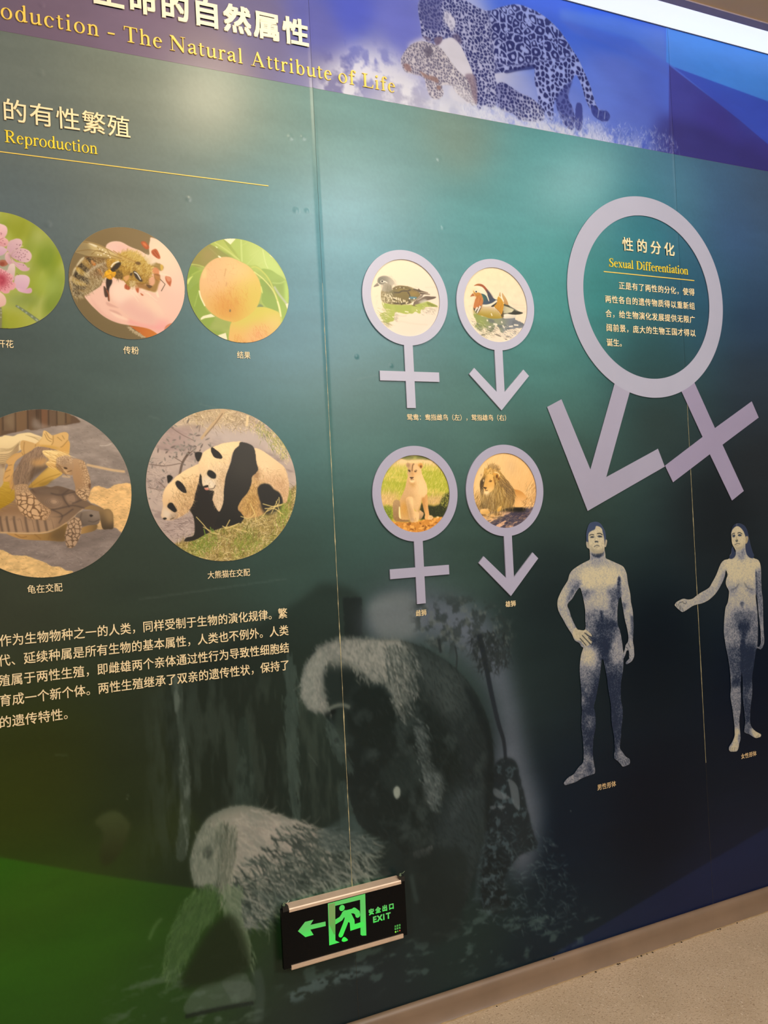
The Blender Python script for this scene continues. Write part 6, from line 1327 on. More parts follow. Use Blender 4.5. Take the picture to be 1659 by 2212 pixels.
    cr = sh('345,555 400,510 470,500 540,520 600,570 660,650 760,800 720,830 660,740 600,650 540,580 480,560', 'a35a22', '9a4a28', '400,520 620,640'); cv.p('620,640 660,650 770,810 720,850 660,740', '2c4258', 3, .9)
    wh = sh('325,650 320,590 350,550 440,545 520,570 590,640 640,740 680,850 675,895 640,800 580,740 500,715 440,700 360,690', 'f2e6c8', 'ecdfc0', '350,560 650,850'); cv.p('320,650 380,600 400,700 350,720', 'dcb45c', 6, .7)
    ch = sh('330,650 370,690 440,695 500,720 530,780 550,860 540,940 500,1000 430,1040 370,1060 340,1030 350,940 380,840 395,790 360,770', 'c08a2c', 'b06028', '360,680 450,1020'); cv.hair(ch*cv.m('380,780 540,780 540,960 420,1040 340,1040', 3), 300, 105, 18, ['d28a48', 'a4521c', 'e0a060'], .55, 7)
    sh('262,785 330,710 365,768 320,778', 'b06a28', 'a45820', '270,780 350,730'); cv.l('330,710 368,770', 1.6, 'e8cf9a', .4, .8)
    t = np.linspace(0, 6.28, 14); cv.p(' '.join('%f,%f' % (395+34*math.cos(a), 672+32*math.sin(a)) for a in t), 'f4ecd6', .8, .9); cv.p(' '.join('%f,%f' % (396+19*math.cos(a), 676+18*math.sin(a)) for a in t), '1e1c18', .5, 1)
    sh('335,1030 370,1060 440,1030 500,990 510,1020 480,1090 420,1170 380,1140 345,1100', '3a2a24', '2b2620', '360,1050 470,1080')
    for q in ('370,1120 400,1060 430,1030', '410,1160 450,1080 490,1000'): cv.l(q, 5, 'efe6d2', .5, .95, taper=(.7, 1))
    cv.p('335,1080 360,1090 420,1170 480,1220 360,1230', '8c9a4a', 4, .7)
    cv.parts = [('duck_picture', np.clip(sum(D), 0, 1)), ('water_reflection_picture', gr)]
    return cv

def paint_lioness():
    cv = disc_canvas(1.0402, 1.3945, 0.1026, 0.0008, 28).T(810, 975, 170/1659.)
    one = np.ones((cv.h, cv.w)); cv.img[:] = hexc('cdb26c')
    cv.g(one, 'd8b888', 'b9a840', '800,250 800,500'); cv.p('500,100 1150,100 1180,180 900,170 700,190 560,150', '3f5218', 2.5, .95, rough=2); cv.p('820,110 880,120 860,170 800,170', '8a9638', 3, .7); cv.p('300,230 700,150 1180,180 1300,300 250,320', 'dcbe90', 8, .8)
    gr = cv.m('60,420 300,340 700,330 1000,320 1500,420 1600,930 1100,960 500,970 60,940', 8); cv.f(gr, 'a2a436'); cv.f(gr*(cv.noise(30, 3, 1.6, .6)*1.5).clip(0, 1), 'cdb862', .75)
    cv.hair(gr, 1700, -72, 9, ['d8c878', '8c9a24', 'b9b648', '72841c', 'e2d08e'], .6, 14); cv.p('60,900 400,900 500,1000 380,1160 60,1160', 'cfa878', 10, .8); cv.p('1080,960 1500,940 1560,1100 1100,1160', 'c2a070', 8, .85); cv.hair(cv.m('100,900 500,930 380,1150 120,1150', 6), 300, -75, 8, ['e0c498', 'b08c58'], .55, 14); cv.hair(cv.m('1080,980 1480,940 1400,1140 1100,1140', 6), 160, -75, 7, ['dcc096', '9a7c54'], .55, 16)
    dk = cv.m('900,1250 960,1100 1120,1130 1200,1150 1350,1120 1420,960 1480,900 1600,900 1560,1300 1400,1400 1240,1390 1000,1440 900,1400', 3, rough=2.5); cv.f(dk, '2c3116'); cv.hair(dk*cv.m('1340,900 1600,880 1560,1180 1380,1130', 4), 200, -80, 5, ['a8a24a', '7c842c', 'c9be6a'], .8, 50); cv.hair(dk, 160, -70, 5, ['485020', '5f6a2c'], .6, 40)
    lf = cv.m('150,1180 340,1180 380,1400 300,1440 220,1360', 4); cv.f(lf, '6c7c22'); cv.hair(lf, 260, -70, 5, ['b3b840', '8c9a2c', '46561a'], .75, 50)
    so = cv.m('340,1480 480,1490 700,1490 900,1480 1020,1440 1240,1400 1420,1395 1300,1650 800,1760 420,1600', 1, rough=1.5); cv.f(so, 'bd8238'); cv.f(so*(cv.noise(6, 3)*1.6).clip(0, 1), 'dca658', .8); cv.f(so*(cv.noise(7, 3)*1.8-.6).clip(0, 1), '7c4c1c', .8); cv.p('1290,1380 1330,1370 1345,1400 1310,1410', 'e6c48c', 1.2, .9)
    D = []
    def sh(t, c0, c1, r, b=.8, rough=.5):
        m = cv.m(t, b, rough=rough, rsc=4); cv.g(m, c0, c1, r); D.append(m); return m
    sh('370,1200 375,1100 400,1040 450,1022 510,1040 540,1120 520,1300 540,1420 680,1440 720,1480 500,1480 420,1460 385,1400', 'a58860', '8a6c48', '420,1050 450,1440')
    cv.p('350,1460 400,1470 480,1420 700,1450 740,1480 560,1480', '8c6c44', 3, .8)
    sh('930,1240 990,1270 1025,1310 1000,1380 960,1430 910,1430 900,1330', 'c9a478', '9a7c58', '940,1260 960,1420')
    bd = sh('690,520 660,640 640,740 600,850 550,960 520,1040 530,1150 530,1300 540,1420 620,1440 720,1430 740,1300 800,1200 900,1290 960,1150 985,1010 1040,960 1090,900 1100,800 1080,700 1020,560 980,460 960,420 700,440', 'c4a070', 'd2ae7a', '580,900 950,800')
    cv.p('860,480 960,440 1040,600 1095,780 1080,920 980,1000 900,880 880,700', 'e6c692', 14, .85, bd); cv.p('640,740 720,620 740,900 640,1040 560,1000', 'b08c64', 14, .7, bd); cv.p('560,1080 680,1060 720,1300 700,1420 560,1400', 'b98a3c', 10, .8, bd); cv.p('570,1130 640,1120 650,1250 580,1280', 'c08424', 8, .7, bd); cv.p('720,620 830,650 830,740 780,740 740,700', 'a97838', 5, .7, bd); cv.p('700,950 800,930 800,1000 740,980', 'a87a48', 5, .7, bd)
    sh('985,1010 1040,960 1090,900 1110,1040 1120,1200 1140,1320 1150,1350 1210,1370 1220,1410 1180,1440 1050,1430 1050,1330 1020,1200', 'c8985e', 'd4a468', '1000,1000 1120,1400'); cv.p('985,1010 1030,980 1060,1200 1060,1320 1020,1200', 'a8743a', 4, .7); cv.p('1130,1360 1190,1350 1222,1400 1180,1430 1120,1420', 'e4c08a', 2, .8); cv.l('1160,1370 1165,1420', 1.2, '8d6434', .4, .7); cv.l('1190,1365 1195,1415', 1.2, '8d6434', .4, .7)
    sh('700,960 790,970 800,1100 830,1250 920,1280 925,1380 900,1480 780,1490 740,1460 700,1300 660,1100 650,1000', 'd6b07c', 'dcb682', '700,1000 880,1450'); cv.p('660,1040 700,1010 760,1200 790,1400 750,1470 700,1300', '9a7850', 5, .75); cv.p('720,980 790,1000 800,1200 760,1150', 'ecd09c', 6, .7); cv.p('730,1420 800,1400 820,1480 750,1490', 'a98a6c', 3, .6); cv.l('850,1400 860,1480', 1.3, '9a7040', .5, .6); cv.l('820,1420 828,1480', 1.3, '9a7040', .5, .6); cv.p('905,1270 960,1120 950,1250', 'a8803c', 3, .7)
    sh('500,1180 520,1180 530,1300 545,1420 500,1380', 'efd69c', 'e4c488', '510,1190 530,1400', .6, 0)
    hd = sh('660,300 655,260 690,245 740,255 800,250 880,258 930,250 980,245 1005,280 1000,340 970,370 975,420 940,500 870,560 850,630 790,665 730,640 720,570 690,500 685,420 690,360', 'cda678', 'd8b27e', '700,300 900,500')
    cv.p('665,290 740,270 760,400 740,540 700,500 685,400', '8f7454', 6, .75, hd); cv.p('780,270 850,270 880,400 850,540 790,540', 'dcb47c', 6, .6, hd); cv.p('660,270 700,250 730,290 700,330 670,320', '8a6c4c', 3, .7); cv.p('900,290 940,255 990,260 1000,320 960,360 930,330', 'c08a3c', 2, .9); cv.p('940,300 985,300 975,355 950,340', '5a3416', 2, .85); cv.l('820,262 790,300 778,420', 3, '5c4026', 1.2, .75); cv.p('770,420 800,400 810,520 770,540', 'a8763c', 4, .6)
    cv.p('690,390 735,395 745,430 715,430', '3a2a1a', 1, .9); cv.p('825,420 850,395 880,395 872,425 840,440', '3f2a16', 1, .9); cv.dots('858,408', .9, 'e0c08a'); cv.p('835,440 870,430 860,470', 'b07a44', 3, .6)
    cv.p('728,545 810,545 800,565 770,585 740,565', '3b2418', .8, .95); cv.l('770,585 768,606', 1.4, '3b2418', .4, .9); cv.l('735,590 768,606 815,592', 1.4, '5a3a22', .5, .8); cv.p('735,610 800,608 830,630 790,662 740,640', 'e6c898', 3, .8)
    cv.hair(np.clip(sum(D), 0, 1), 700, 80, 4, ['e8cc98', 'b08c5c'], .22, 30)
    cv.parts = [('lioness_picture', np.clip(sum(D), 0, 1))]
    return cv

def paint_lion():
    cv = disc_canvas(1.3235, 1.3940, 0.1049, 0.0008, 29).T(1010, 970, 160/1659.)
    one = np.ones((cv.h, cv.w)); cv.g(one, 'dbb880', 'd4aa70', '600,200 1200,1000'); cv.hair(one, 1300, -68, 16, ['e4c490', 'c89e66', 'd8b27c'], .4, 10)
    cv.p('850,300 950,280 1040,350 1060,480 980,500 900,420', 'ab9078', 14, .5); cv.hair(cv.m('1300,900 1520,850 1500,1300 1380,1300', 6), 260, -60, 12, ['f0d09c', 'a07848', '8a6238'], .6, 16); cv.hair(cv.m('110,1000 260,1150 300,1380 200,1330 130,1150', 5), 260, -65, 12, ['ecc888', '8a6a34', '5c4420'], .65, 18)
    cv.p('120,1190 200,1240 280,1330 270,1400 210,1340', '54401f', 5, .6)
    gd = cv.m('180,1380 400,1400 700,1380 900,1330 1200,1320 1460,1300 1400,1480 1100,1780 800,1780 500,1680', 2, rough=2); cv.f(gd, '4a4450'); 
    f = (cv.noise(15, 3, 1.8, .6, -20)*2.4+.1).clip(0, 1); cv.f(gd*f*(0.35+0.65*cv.ramp('1400,1400 700,1650')), 'd2a886', .95); cv.f(gd*(cv.noise(10, 3, 1.6, .7, -20)*2-.6).clip(0, 1), '2c2a38', .8)
    cv.p('260,1400 420,1380 700,1430 820,1480 600,1560 420,1600', 'd0a866', 6, .8); cv.f(cv.m('260,1390 800,1430 560,1590 380,1580', 4)*(cv.noise(8, 3, 1.8, .6)*1.8-.3).clip(0, 1), '7c5c30', .7); cv.p('1000,1440 1400,1440 1380,1560 1100,1560 1180,1500 1000,1500', '3a3444', 5, .75); cv.hair(gd, 240, -15, 8, ['e8c08e', '3c3844', 'a07c60'], .6, 20)
    D = []
    def sh(t, c0, c1, r, b=.8, rough=.6):
        m = cv.m(t, b, rough=rough, rsc=4); cv.g(m, c0, c1, r); D.append(m); return m
    cv.p('700,1380 800,1320 950,1300 1250,1300 1300,1340 1240,1400 1000,1400', '1f1c10', 4, .95)
    bd = sh('960,900 1080,910 1180,940 1260,1000 1330,1090 1380,1150 1400,1240 1300,1290 1200,1300 1080,1300 1000,1280 900,1200', 'c28c4c', 'd8a868', '1100,930 1150,1280'); cv.p('1050,920 1200,960 1280,1040 1200,1060 1080,1000', 'a8702c', 8, .7, bd); cv.p('1050,1080 1250,1090 1280,1230 1080,1260', 'e0b880', 12, .7, bd); cv.p('1290,1150 1400,1160 1430,1280 1280,1290', 'caa068', 5, .8, rough=2); cv.hair(cv.m('1240,1150 1450,1180 1440,1320 1220,1290', 4), 160, -50, 8, ['ecca94', '7e5c34'], .65, 25)
    mn = sh('270,760 300,680 350,580 370,480 430,420 520,380 600,400 680,440 740,520 800,600 880,700 960,810 1040,920 1060,1060 1040,1200 980,1290 900,1300 820,1340 720,1390 640,1410 540,1380 440,1330 340,1340 270,1320 290,1180 280,1000', 'b08c48', '8c6e3a', '600,500 700,1350')
    cv.p('780,640 860,690 960,820 1050,960 1050,1150 960,1280 900,1150 920,980 860,840', '4c3a34', 12, .85, mn); cv.p('275,740 310,680 390,640 400,700 350,780 370,900 350,1000 280,1020', '2c2420', 5, .95, mn); cv.p('300,1000 420,1010 540,1000 600,1060 480,1200 330,1180', 'c8ae84', 14, .85, mn); cv.p('280,1180 330,1190 440,1260 420,1330 290,1330', '2d2820', 7, .9, mn); cv.p('460,1200 560,1130 700,1080 680,1250 640,1400 560,1380 480,1300', '58482e', 14, .8, mn); cv.p('560,900 720,800 850,900 880,1080 760,1150 640,1050', 'bd9a54', 18, .8, mn); cv.p('700,1150 860,1130 860,1300 720,1380 680,1320', 'b08c40', 10, .7, mn)
    hm = mn*cv.m('250,900 700,700 1060,900 1060,1300 640,1410 280,1320', 6); cv.hair(hm, 1500, 98, 17, ['d8ba78', '5c4828', 'a08040', '3a2e1c', 'e6cf98', '80643a'], .6, 9)
    cv.hair(mn*cv.m('640,480 820,620 1060,900 900,980 760,760', 8), 420, 52, 15, ['c8a664', '4a3a2c', 'a4824a', '382c28'], .65, 10); cv.hair(mn*cv.m('350,560 430,420 620,400 720,500 560,560 400,560', 5), 420, -75, 10, ['e2b868', 'b07c34', 'f0d49a', '7c5828'], .65, 24); cv.hair(cv.m('400,440 520,380 640,420 720,520 640,480 500,420', 3), 180, -60, 8, ['8d7248', 'c8a468', '5e4c38'], .7, 25)
    fc = sh('390,640 420,580 480,560 560,580 590,660 600,760 590,850 550,930 480,980 430,1000 370,990 360,900 350,850 365,800 380,720', 'd8ac60', 'cda05a', '420,600 520,900'); cv.p('400,640 440,600 430,760 380,830 370,800', 'b88a48', 5, .7, fc); cv.p('440,900 560,860 560,940 460,970', 'e0bc80', 5, .8, fc); cv.p('370,940 470,950 480,1000 420,1020 360,990', 'e8cfa4', 4, .9)
    cv.p('350,850 400,860 430,865 400,890 365,880', '2e1e16', 1, .95); cv.l('398,885 400,930 450,925', 1.6, '4a3020', .6, .8); cv.p('480,730 510,700 545,710 520,740', '5c3e1c', 1, .9); cv.l('470,740 500,690 500,670', 1.6, '7a5424', .6, .7); cv.p('340,690 362,680 365,720 345,735', 'e8cc9a', 1.2, .8); cv.l('575,620 600,740 620,800', 3, '7c5224', 1.2, .75); cv.p('380,600 430,590 400,650 370,690', '4d3a24', 4, .6)
    cv.p('550,560 600,520 660,530 705,570 700,640 650,640 600,600', 'c89648', 2, .95, rough=.8); cv.p('630,590 670,575 670,640 640,650', '4f2e10', 2, .9); cv.p('680,640 715,650 705,690 670,680', '6a3f14', 2, .8); cv.l('600,525 660,530 705,570 712,610', 2.4, 'edd09a', .8, .8)
    cv.p('268,570 300,545 330,560 300,640 275,610', 'cfae7a', 1.6, .9); cv.p('290,570 312,570 300,610', '8a6a48', 1.5, .7)
    sh('290,1360 360,1340 440,1360 500,1420 420,1460 300,1450 275,1410', 'd8b070', 'c49a58', '350,1350 380,1450'); sh('660,1360 720,1280 760,1300 720,1390 680,1400', 'd0a85e', 'c09448', '700,1290 700,1390')
    cv.parts = [('lion_picture', np.clip(sum(D), 0, 1))]
    return cv

# ------------------------------------------------------------------ standing figures printed in blue-grey
def tone(cv, m, K):
    """speckled change from warm grey to slate blue: K 0 (pale) .. 1 (dark)"""
    n = cv.noise(2.6, 2)*0.13+cv.noise(7, 2)*0.06
    t = ((K-0.45)*1.25+0.47+n).clip(0, 1)[..., None]
    a, b, c = hexc('cdc3a2'), hexc('8c8f98'), hexc('1d2940')
    col = np.where(t < .5, a*(1-t*2)+b*t*2, b*(2-t*2)+c*(t*2-1))
    cv.f(m, col)

def paint_man():
    cv = Canvas(1.445, 1.790, 0.525, 1.315, 0.0011, 31)
    s = 220/1570.; cv.img[:] = hexc('0e1216')
    cv.T(1180, 1110, s)
    A = lambda t: crop(1180, 1110, s, t); B = lambda t: crop(1190, 1400, 210/1498., t)
    cv.T(0, 0, 1)
    up = A('610,400 605,330 620,240 650,160 690,130 770,120 830,150 865,200 900,270 912,340 915,390 932,410 925,470 910,515 893,510 895,560 905,620 912,680 960,705 1060,750 1165,800 1205,850 1235,930 1245,1010 1262,1110 1290,1240 1300,1360 1325,1480 1335,1600 1340,1740 1335,1850 1330,1960 1345,2060 1350,2150')
    up2 = B('1278,60 1278,120 1250,190 1200,230 1160,250 1143,225 1165,190 1195,160 1192,100 1188,40 1160,40 1145,90 1120,150 1098,135 1110,80 1125,20')
    up3 = A('1195,2130 1215,2020 1250,1970 1255,1880 1235,1760 1205,1640 1190,1560 1170,1440 1150,1330 1140,1280 1110,1330 1095,1420 1090,1540 1095,1700 1130,1800 1160,1960 1175,2080')
    l1 = B('1108,60 1112,240 1100,380 1078,500 1070,640 1075,800 1095,900 1102,1000 1095,1120 1080,1240 1075,1340 1062,1460 1060,1540 1100,1600 1150,1670 1200,1700 1212,1740 1205,1785 1170,1805 1100,1825 1060,1780 1010,1730 970,1700 965,1640 975,1560 970,1460 960,1340 935,1200 920,1060 918,900 890,720 870,600 855,460 830,330 812,230 800,180 778,180 770,250 750,420 720,600 690,760 660,880 660,930 680,1010 685,1130 680,1240 655,1360 645,1480 640,1600 655,1760 672,1840 675,1910 650,1940 560,1970 460,2010 380,2060 290,2090 210,2110 192,2080 210,2040 270,1980 340,1940 420,1830 485,1760 495,1640 490,1500 475,1330 462,1200 465,1050 470,940 460,860 465,740 450,560 435,360 440,220 460,90 490,0')
    l2 = A('560,2060 530,2040 500,1990 430,1950 390,1860 350,1800 300,1720 240,1610 190,1520 165,1430 165,1340 190,1260 250,1140 320,1030 350,930 400,860 500,790 600,735 662,700 662,620 655,545 620,520 605,460')
    outline = np.concatenate([up, up2, up3, l1, l2])
    m = cv.m(outline, 0, n=3)
    hole = cv.m(A('320,1400 400,1300 450,1210 510,1140 540,1220 570,1350 590,1480 592,1620 590,1780 500,1785 470,1770 430,1700 380,1590 350,1490'), 0)
    m = (m-hole).clip(0, 1)
    cv.T(1180, 1110, s); K = np.full((cv.h, cv.w), .30)
    def kd(t, v, b, T=None):
        nonlocal K
        cv.T(0, 0, 1); q = cv.m(A(t) if T is None else T(t), b); K = K*(1-q)+v*q
    r = np.zeros_like(K); cv.T(0, 0, 1)
    K += 0.28*cv.ramp(A('800,1300 800,1800'))
    kd('560,860 760,830 1100,860 1120,980 1020,1120 860,1120 700,1180 560,1120 520,960', .10, 8)
    kd('500,1180 640,1170 760,1180 700,1300 560,1330', .66, 7); kd('920,1180 1110,1120 1130,1300 1060,1400 1100,1500 980,1560 960,1300', .72, 8); kd('1090,1000 1140,1000 1150,1350 1100,1350', .88, 3)
    kd('640,1250 820,1180 960,1300 900,1480 700,1500', .30, 12); kd('590,1480 700,1500 840,1480 1090,1600 1090,1780 900,1780 600,1780', .62, 10); kd('740,1680 860,1620 1060,1660 1090,1760 880,1860 760,1800', .88, 8); kd('830,1500 860,1500 870,1640 830,1640', .85, 3)
    kd('660,640 800,680 900,640 905,760 780,790 680,760', .42, 6); kd('680,600 760,610 880,560 870,640 790,680 710,650', .85, 4)
    kd('430,1080 520,1040 500,1140 430,1220 340,1360 280,1370', .72, 6); kd('330,1060 440,1000 420,1120 350,1160', .52, 6); kd('180,1280 260,1200 300,1300 250,1450 190,1450', .22, 8); kd('320,1420 380,1580 450,1740 420,1700 330,1500', .6, 4); kd('230,1500 330,1560 460,1800 560,1800 480,1960 400,1880 300,1680', .26, 6)
    kd('1150,1050 1240,1080 1290,1300 1200,1400 1150,1300', .36, 8); kd('1150,1380 1240,1400 1220,1470 1170,1480', .75, 6); kd('1220,1440 1330,1500 1330,1900 1260,1880', .36, 8); kd('1290,1600 1345,1600 1340,1900 1310,1900', .7, 4); kd('1240,1960 1350,1960 1350,2200 1200,2200', .4, 8)
    # a plain soft-edged shade across the hips, no detail
    kd('640,1900 860,1860 1060,1880 1040,2212 940,2290 760,2290 650,2100', .92, 10)
    kd('540,2080 700,2100 720,2230 560,2240', .2, 10); kd('1020,1960 1130,1900 1170,2200 1030,2200', .40, 10)
    LB = lambda t, v, b: kd(t, v, b, B)
    LB('440,380 860,300 1110,300 1110,1540 480,1640 440,900', .90, 22); LB('450,40 690,20 680,280 560,330 450,300', .16, 14); LB('440,280 640,300 640,560 480,600', .58, 14); LB('520,560 600,560 590,720 520,720', .62, 8); LB('470,760 520,760 510,850 470,840', .55, 5); LB('920,0 1080,0 1090,180 1000,260 920,160', .48, 10); LB('560,1060 640,1060 630,1240 560,1240', .62, 8); LB('500,1660 590,1660 600,1780 500,1780', .60, 7)
    LB('350,1880 480,1760 660,1780 670,1920 400,2050 200,2110 200,2040', .60, 8); LB('200,2040 330,1950 340,2050 220,2100', .48, 6); LB('560,1800 600,1780 640,1900 560,1930', .85, 6); LB('1010,1560 1090,1570 1220,1720 1150,1800 1060,1740', .58, 7)
    tone(cv, m, K)
    cv.T(1180, 1110, s)
    hair_ = cv.p('608,420 605,330 620,240 650,160 690,130 770,120 830,150 865,200 900,270 912,340 912,400 895,470 885,380 862,300 850,230 800,195 760,190 740,240 690,265 645,310 640,400 640,430', '3a4866', .5, 1)
    cv.l('640,400 650,500', 2.6, '2a3448', .7, .9); cv.l('900,400 893,480', 2.6, '2a3448', .7, .9)
    fcm = cv.m('648,310 690,268 745,240 765,195 820,205 855,260 880,380 890,520 870,590 800,610 710,600 665,540 645,460', 1); cv.f(fcm, 'c8be9e', .88); cv.grain(fcm, .06, 3); cv.p('660,480 720,540 800,570 880,520 870,600 790,625 700,605', '8d8878', 5, .7)
    for q, w in (('655,335 690,318 730,325', 2.2), ('775,305 820,302 860,325', 2.6)): cv.l(q, w, '1c2028', .6, .95)
    for q in ('668,358 690,345 730,348 725,368 680,372', '780,345 810,330 855,345 850,362 800,362'): cv.p(q, '3a4350', .6, .9)
    cv.dots('700,357 820,348', 1.1, '12161c', 1, .2); cv.p('740,360 752,360 748,430 738,435', '98917a', 1.2, .6); cv.p('738,425 760,415 790,420 795,440 770,438 745,442', '2c3440', .6, .85); cv.l('728,512 755,490 780,485 815,500', 2, '3a3f48', .6, .9); cv.l('750,515 800,512', 1.4, '7a7868', .7, .6)
    for q in ('612,440 632,440 655,500 650,540 625,510', '905,400 930,415 920,470 905,510 895,490'): cv.p(q, 'a8a08a', .6, .9)
    # hand on the hip: back of the hand and fingers
    hd = cv.p('430,1760 500,1780 590,1780 640,1810 690,1860 692,1890 650,1870 600,1830 690,1950 692,1985 672,2005 600,1960 660,2010 600,2040 560,2010 520,1960 440,1930 400,1860', 'bdb498', .6, .95); cv.grain(hd, .06, 3)
    for q in ('580,1830 640,1880 690,1895', '545,1870 610,1940 680,2010', '510,1915 560,1970 610,2030', '640,1900 690,1960'): cv.l(q, 2.4, '1c2430', .6, .9)
    for q in ('1215,2050 1250,2080 1262,2160', '1250,1990 1290,2060', '1262,2150 1290,2200'): cv.l(q, 2, '262f40', .8, .8)
    cv.T(1190, 1400, 210/1498.)
    for q in ('1120,1720 1150,1790', '1150,1700 1180,1770', '1175,1695 1200,1750', '1095,1740 1110,1800'): cv.l(q, 1.6, '283040', .5, .85)
    for q in ('1160,60 1150,110', '1195,30 1192,130 1200,160'): cv.l(q, 1.6, '2c3546', .6, .8)
    cv.cut = m; cv.parts = [('hair_picture', hair_)]
    return cv

def paint_woman():
    cv = Canvas(1.905, 2.340, 0.505, 1.290, 0.0012, 32)
    s = 219/1563.; cv.img[:] = hexc('0e1216')
    A = lambda t: crop(1440, 1110, s, t); B = lambda t: crop(1540, 1400, 119/1097., t)
    cv.T(0, 0, 1)
    o1 = A('1050,600 1045,545 1020,500 998,450 990,360 985,290 1000,210 1030,170 1075,145 1130,148 1190,180 1230,240 1250,310 1265,380 1285,470 1305,540 1320,590 1342,640 1335,680 1390,700 1420,730 1440,790 1450,900 1452,1050 1460,1200 1475,1330 1480,1500 1485,1700 1492,1850 1500,1950 1490,2010 1470,2060 1440,2090 1420,2080 1390,2070 1385,2050 1420,2040 1440,1990 1440,1900 1438,1800 1420,1640 1405,1500 1390,1350 1375,1250 1372,1200 1368,1300 1385,1420 1395,1550 1400,1750 1398,1900 1390,2050')
    o2 = B('850,40 830,180 800,380 775,540 770,660 778,760 772,920 755,1060 740,1200 732,1340 735,1490 770,1580 840,1650 910,1690 945,1710 950,1745 930,1770 880,1785 840,1790 780,1760 720,1720 640,1690 612,1660 620,1560 630,1480 620,1340 600,1160 585,1060 575,960 580,800 575,620 570,560 560,480 558,560 552,640 540,740 552,960 548,1120 540,1260 520,1380 520,1540 530,1640 540,1800 515,1900 500,1990 470,2050 430,2060 380,2062 330,2055 305,2010 315,1950 370,1870 415,1760 420,1680 415,1540 400,1400 380,1240 350,1060 335,950 345,800 338,640 330,520 315,360 290,200 262,60 248,0')
    o3 = A('905,2060 880,1900 872,1750 885,1550 900,1440 930,1370 945,1290 950,1190 920,1130 902,1070 910,1000 930,940 905,870 890,960 850,1060 790,1170 730,1250 640,1330 540,1380 420,1410 350,1450 290,1490 235,1515 195,1490 150,1450 115,1410 120,1390 140,1360 190,1330 250,1305 320,1318 390,1305 450,1260 520,1210 640,1140 690,1060 750,950 790,850 830,760 880,710 950,690 960,640 985,610 990,540 1010,500')
    m = cv.m(np.concatenate([o1, o2, o3]), 0, n=3)
    K = np.full((cv.h, cv.w), .24)
    def kd(t, v, b, T=A):
        nonlocal K
        q = cv.m(T(t), b); K = K*(1-q)+v*q
    K += .34*cv.ramp(A('1150,1150 1150,2050'))
    kd('880,720 1100,700 1400,730 1400,980 1250,1020 1000,1020 900,900', .10, 10); kd('1040,560 1120,590 1200,500 1210,640 1150,720 1080,640', .50, 6)
    kd('940,1120 1060,1120 1130,1060 1060,1200 980,1240', .55, 8); kd('1200,1080 1280,1150 1370,1160 1330,1250 1260,1200', .60, 8); kd('1360,860 1390,960 1400,1300 1385,1500 1372,1250', .92, 4); kd('1390,900 1450,900 1480,1500 1440,1700 1400,1450', .62, 6)
    kd('1130,1360 1180,1360 1170,1440 1140,1430', .75, 4); kd('1050,1480 1350,1500 1390,1620 1300,1700 1050,1680 980,1600', .66, 10)
    kd('1060,1690 1180,1650 1290,1690 1260,1820 1200,1960 1120,1900', .92, 9)
    kd('880,1700 1060,1700 1120,1950 1130,2100 900,2060', .55, 10); kd('1240,1850 1390,1700 1390,2060 1200,2060', .62, 10); kd('1130,1960 1200,1960 1190,2212 1140,2212', .96, 4)
    LB = lambda t, v, b: kd(t, v, b, B)
    LB('260,0 560,0 560,560 330,560', .74, 10); LB('560,0 860,0 770,700 580,800', .93, 8); LB('380,620 540,600 530,760 420,800 360,740', .92, 7); LB('340,820 550,800 540,1300 520,1600 420,1600 380,1200', .56, 9); LB('580,820 770,760 740,1480 630,1480', .84, 8); LB('680,860 770,780 740,1060 690,1060', .66, 8); LB('610,1500 740,1490 760,1680 640,1690', .66, 6); LB('750,1600 950,1690 930,1780 820,1790', .12, 5); LB('420,1620 530,1620 500,2000 440,2070 310,2050 380,1880', .14, 7); LB('500,1700 545,1780 530,1880 500,1860', .6, 4); LB('548,0 580,0 578,500 590,1100 600,1300 560,1300 552,600', .97, 3)
    kd('640,1140 760,1150 720,1260 560,1370 420,1400 500,1300', .40, 8); kd('880,880 920,900 880,1020 800,1160 760,1180', .55, 6)
    tone(cv, m, K)
    cv.T(1440, 1110, s)
    hair_ = cv.m('985,290 1000,210 1030,170 1075,145 1130,148 1190,180 1230,240 1250,310 1265,380 1285,470 1305,540 1320,590 1342,640 1335,680 1280,680 1230,630 1210,560 1205,480 1215,400 1200,330 1170,260 1110,200 1070,195 1020,230', .4)
    h2 = cv.m('960,690 955,650 990,610 985,540 1000,490 1030,530 1055,560 1055,640 1010,690', .4); hair_ = np.maximum(hair_, h2)
    cv.f(hair_, '2f3a54'); cv.l('1075,150 1070,190', 1.2, 'a8a090', .4, .8); cv.p('985,300 1000,215 1030,175 1050,180 1010,240', '1a2234', 1.5, .7)
    fc = cv.m('995,290 1010,240 1060,195 1110,200 1165,255 1195,330 1205,400 1200,470 1150,540 1090,555 1045,540 1005,470 995,380', .8); cv.f(fc, 'c8bd9c', .9); cv.grain(fc, .05, 3); cv.p('1010,470 1050,530 1100,552 1170,520 1195,450 1150,500 1080,520', '8f8a7a', 4, .7)
    for q, w in (('998,335 1010,305 1045,300', 2.2), ('1085,300 1115,288 1158,312', 2.4)): cv.l(q, w, '1b2028', .5, .95)
    for q in ('1005,340 1030,318 1050,330 1040,358 1015,360', '1090,325 1120,312 1150,330 1130,345 1100,343'): cv.p(q, '2e3a4e', .5, .92)
    cv.p('1050,410 1080,395 1095,410 1072,438', '444a4e', .7, .85); cv.p('1060,350 1075,350 1085,395 1060,400', 'a09676', 1.2, .6); cv.l('1040,480 1075,460 1125,462', 1.9, '363a42', .5, .9); cv.l('1060,490 1105,488', 1.6, '7c7660', .7, .6)
    cv.p('1205,400 1215,350 1240,345 1250,380 1235,440 1210,460', 'b4a582', .7, .95); cv.l('1225,370 1228,420', 1.4, '5c5a50', .6, .7)
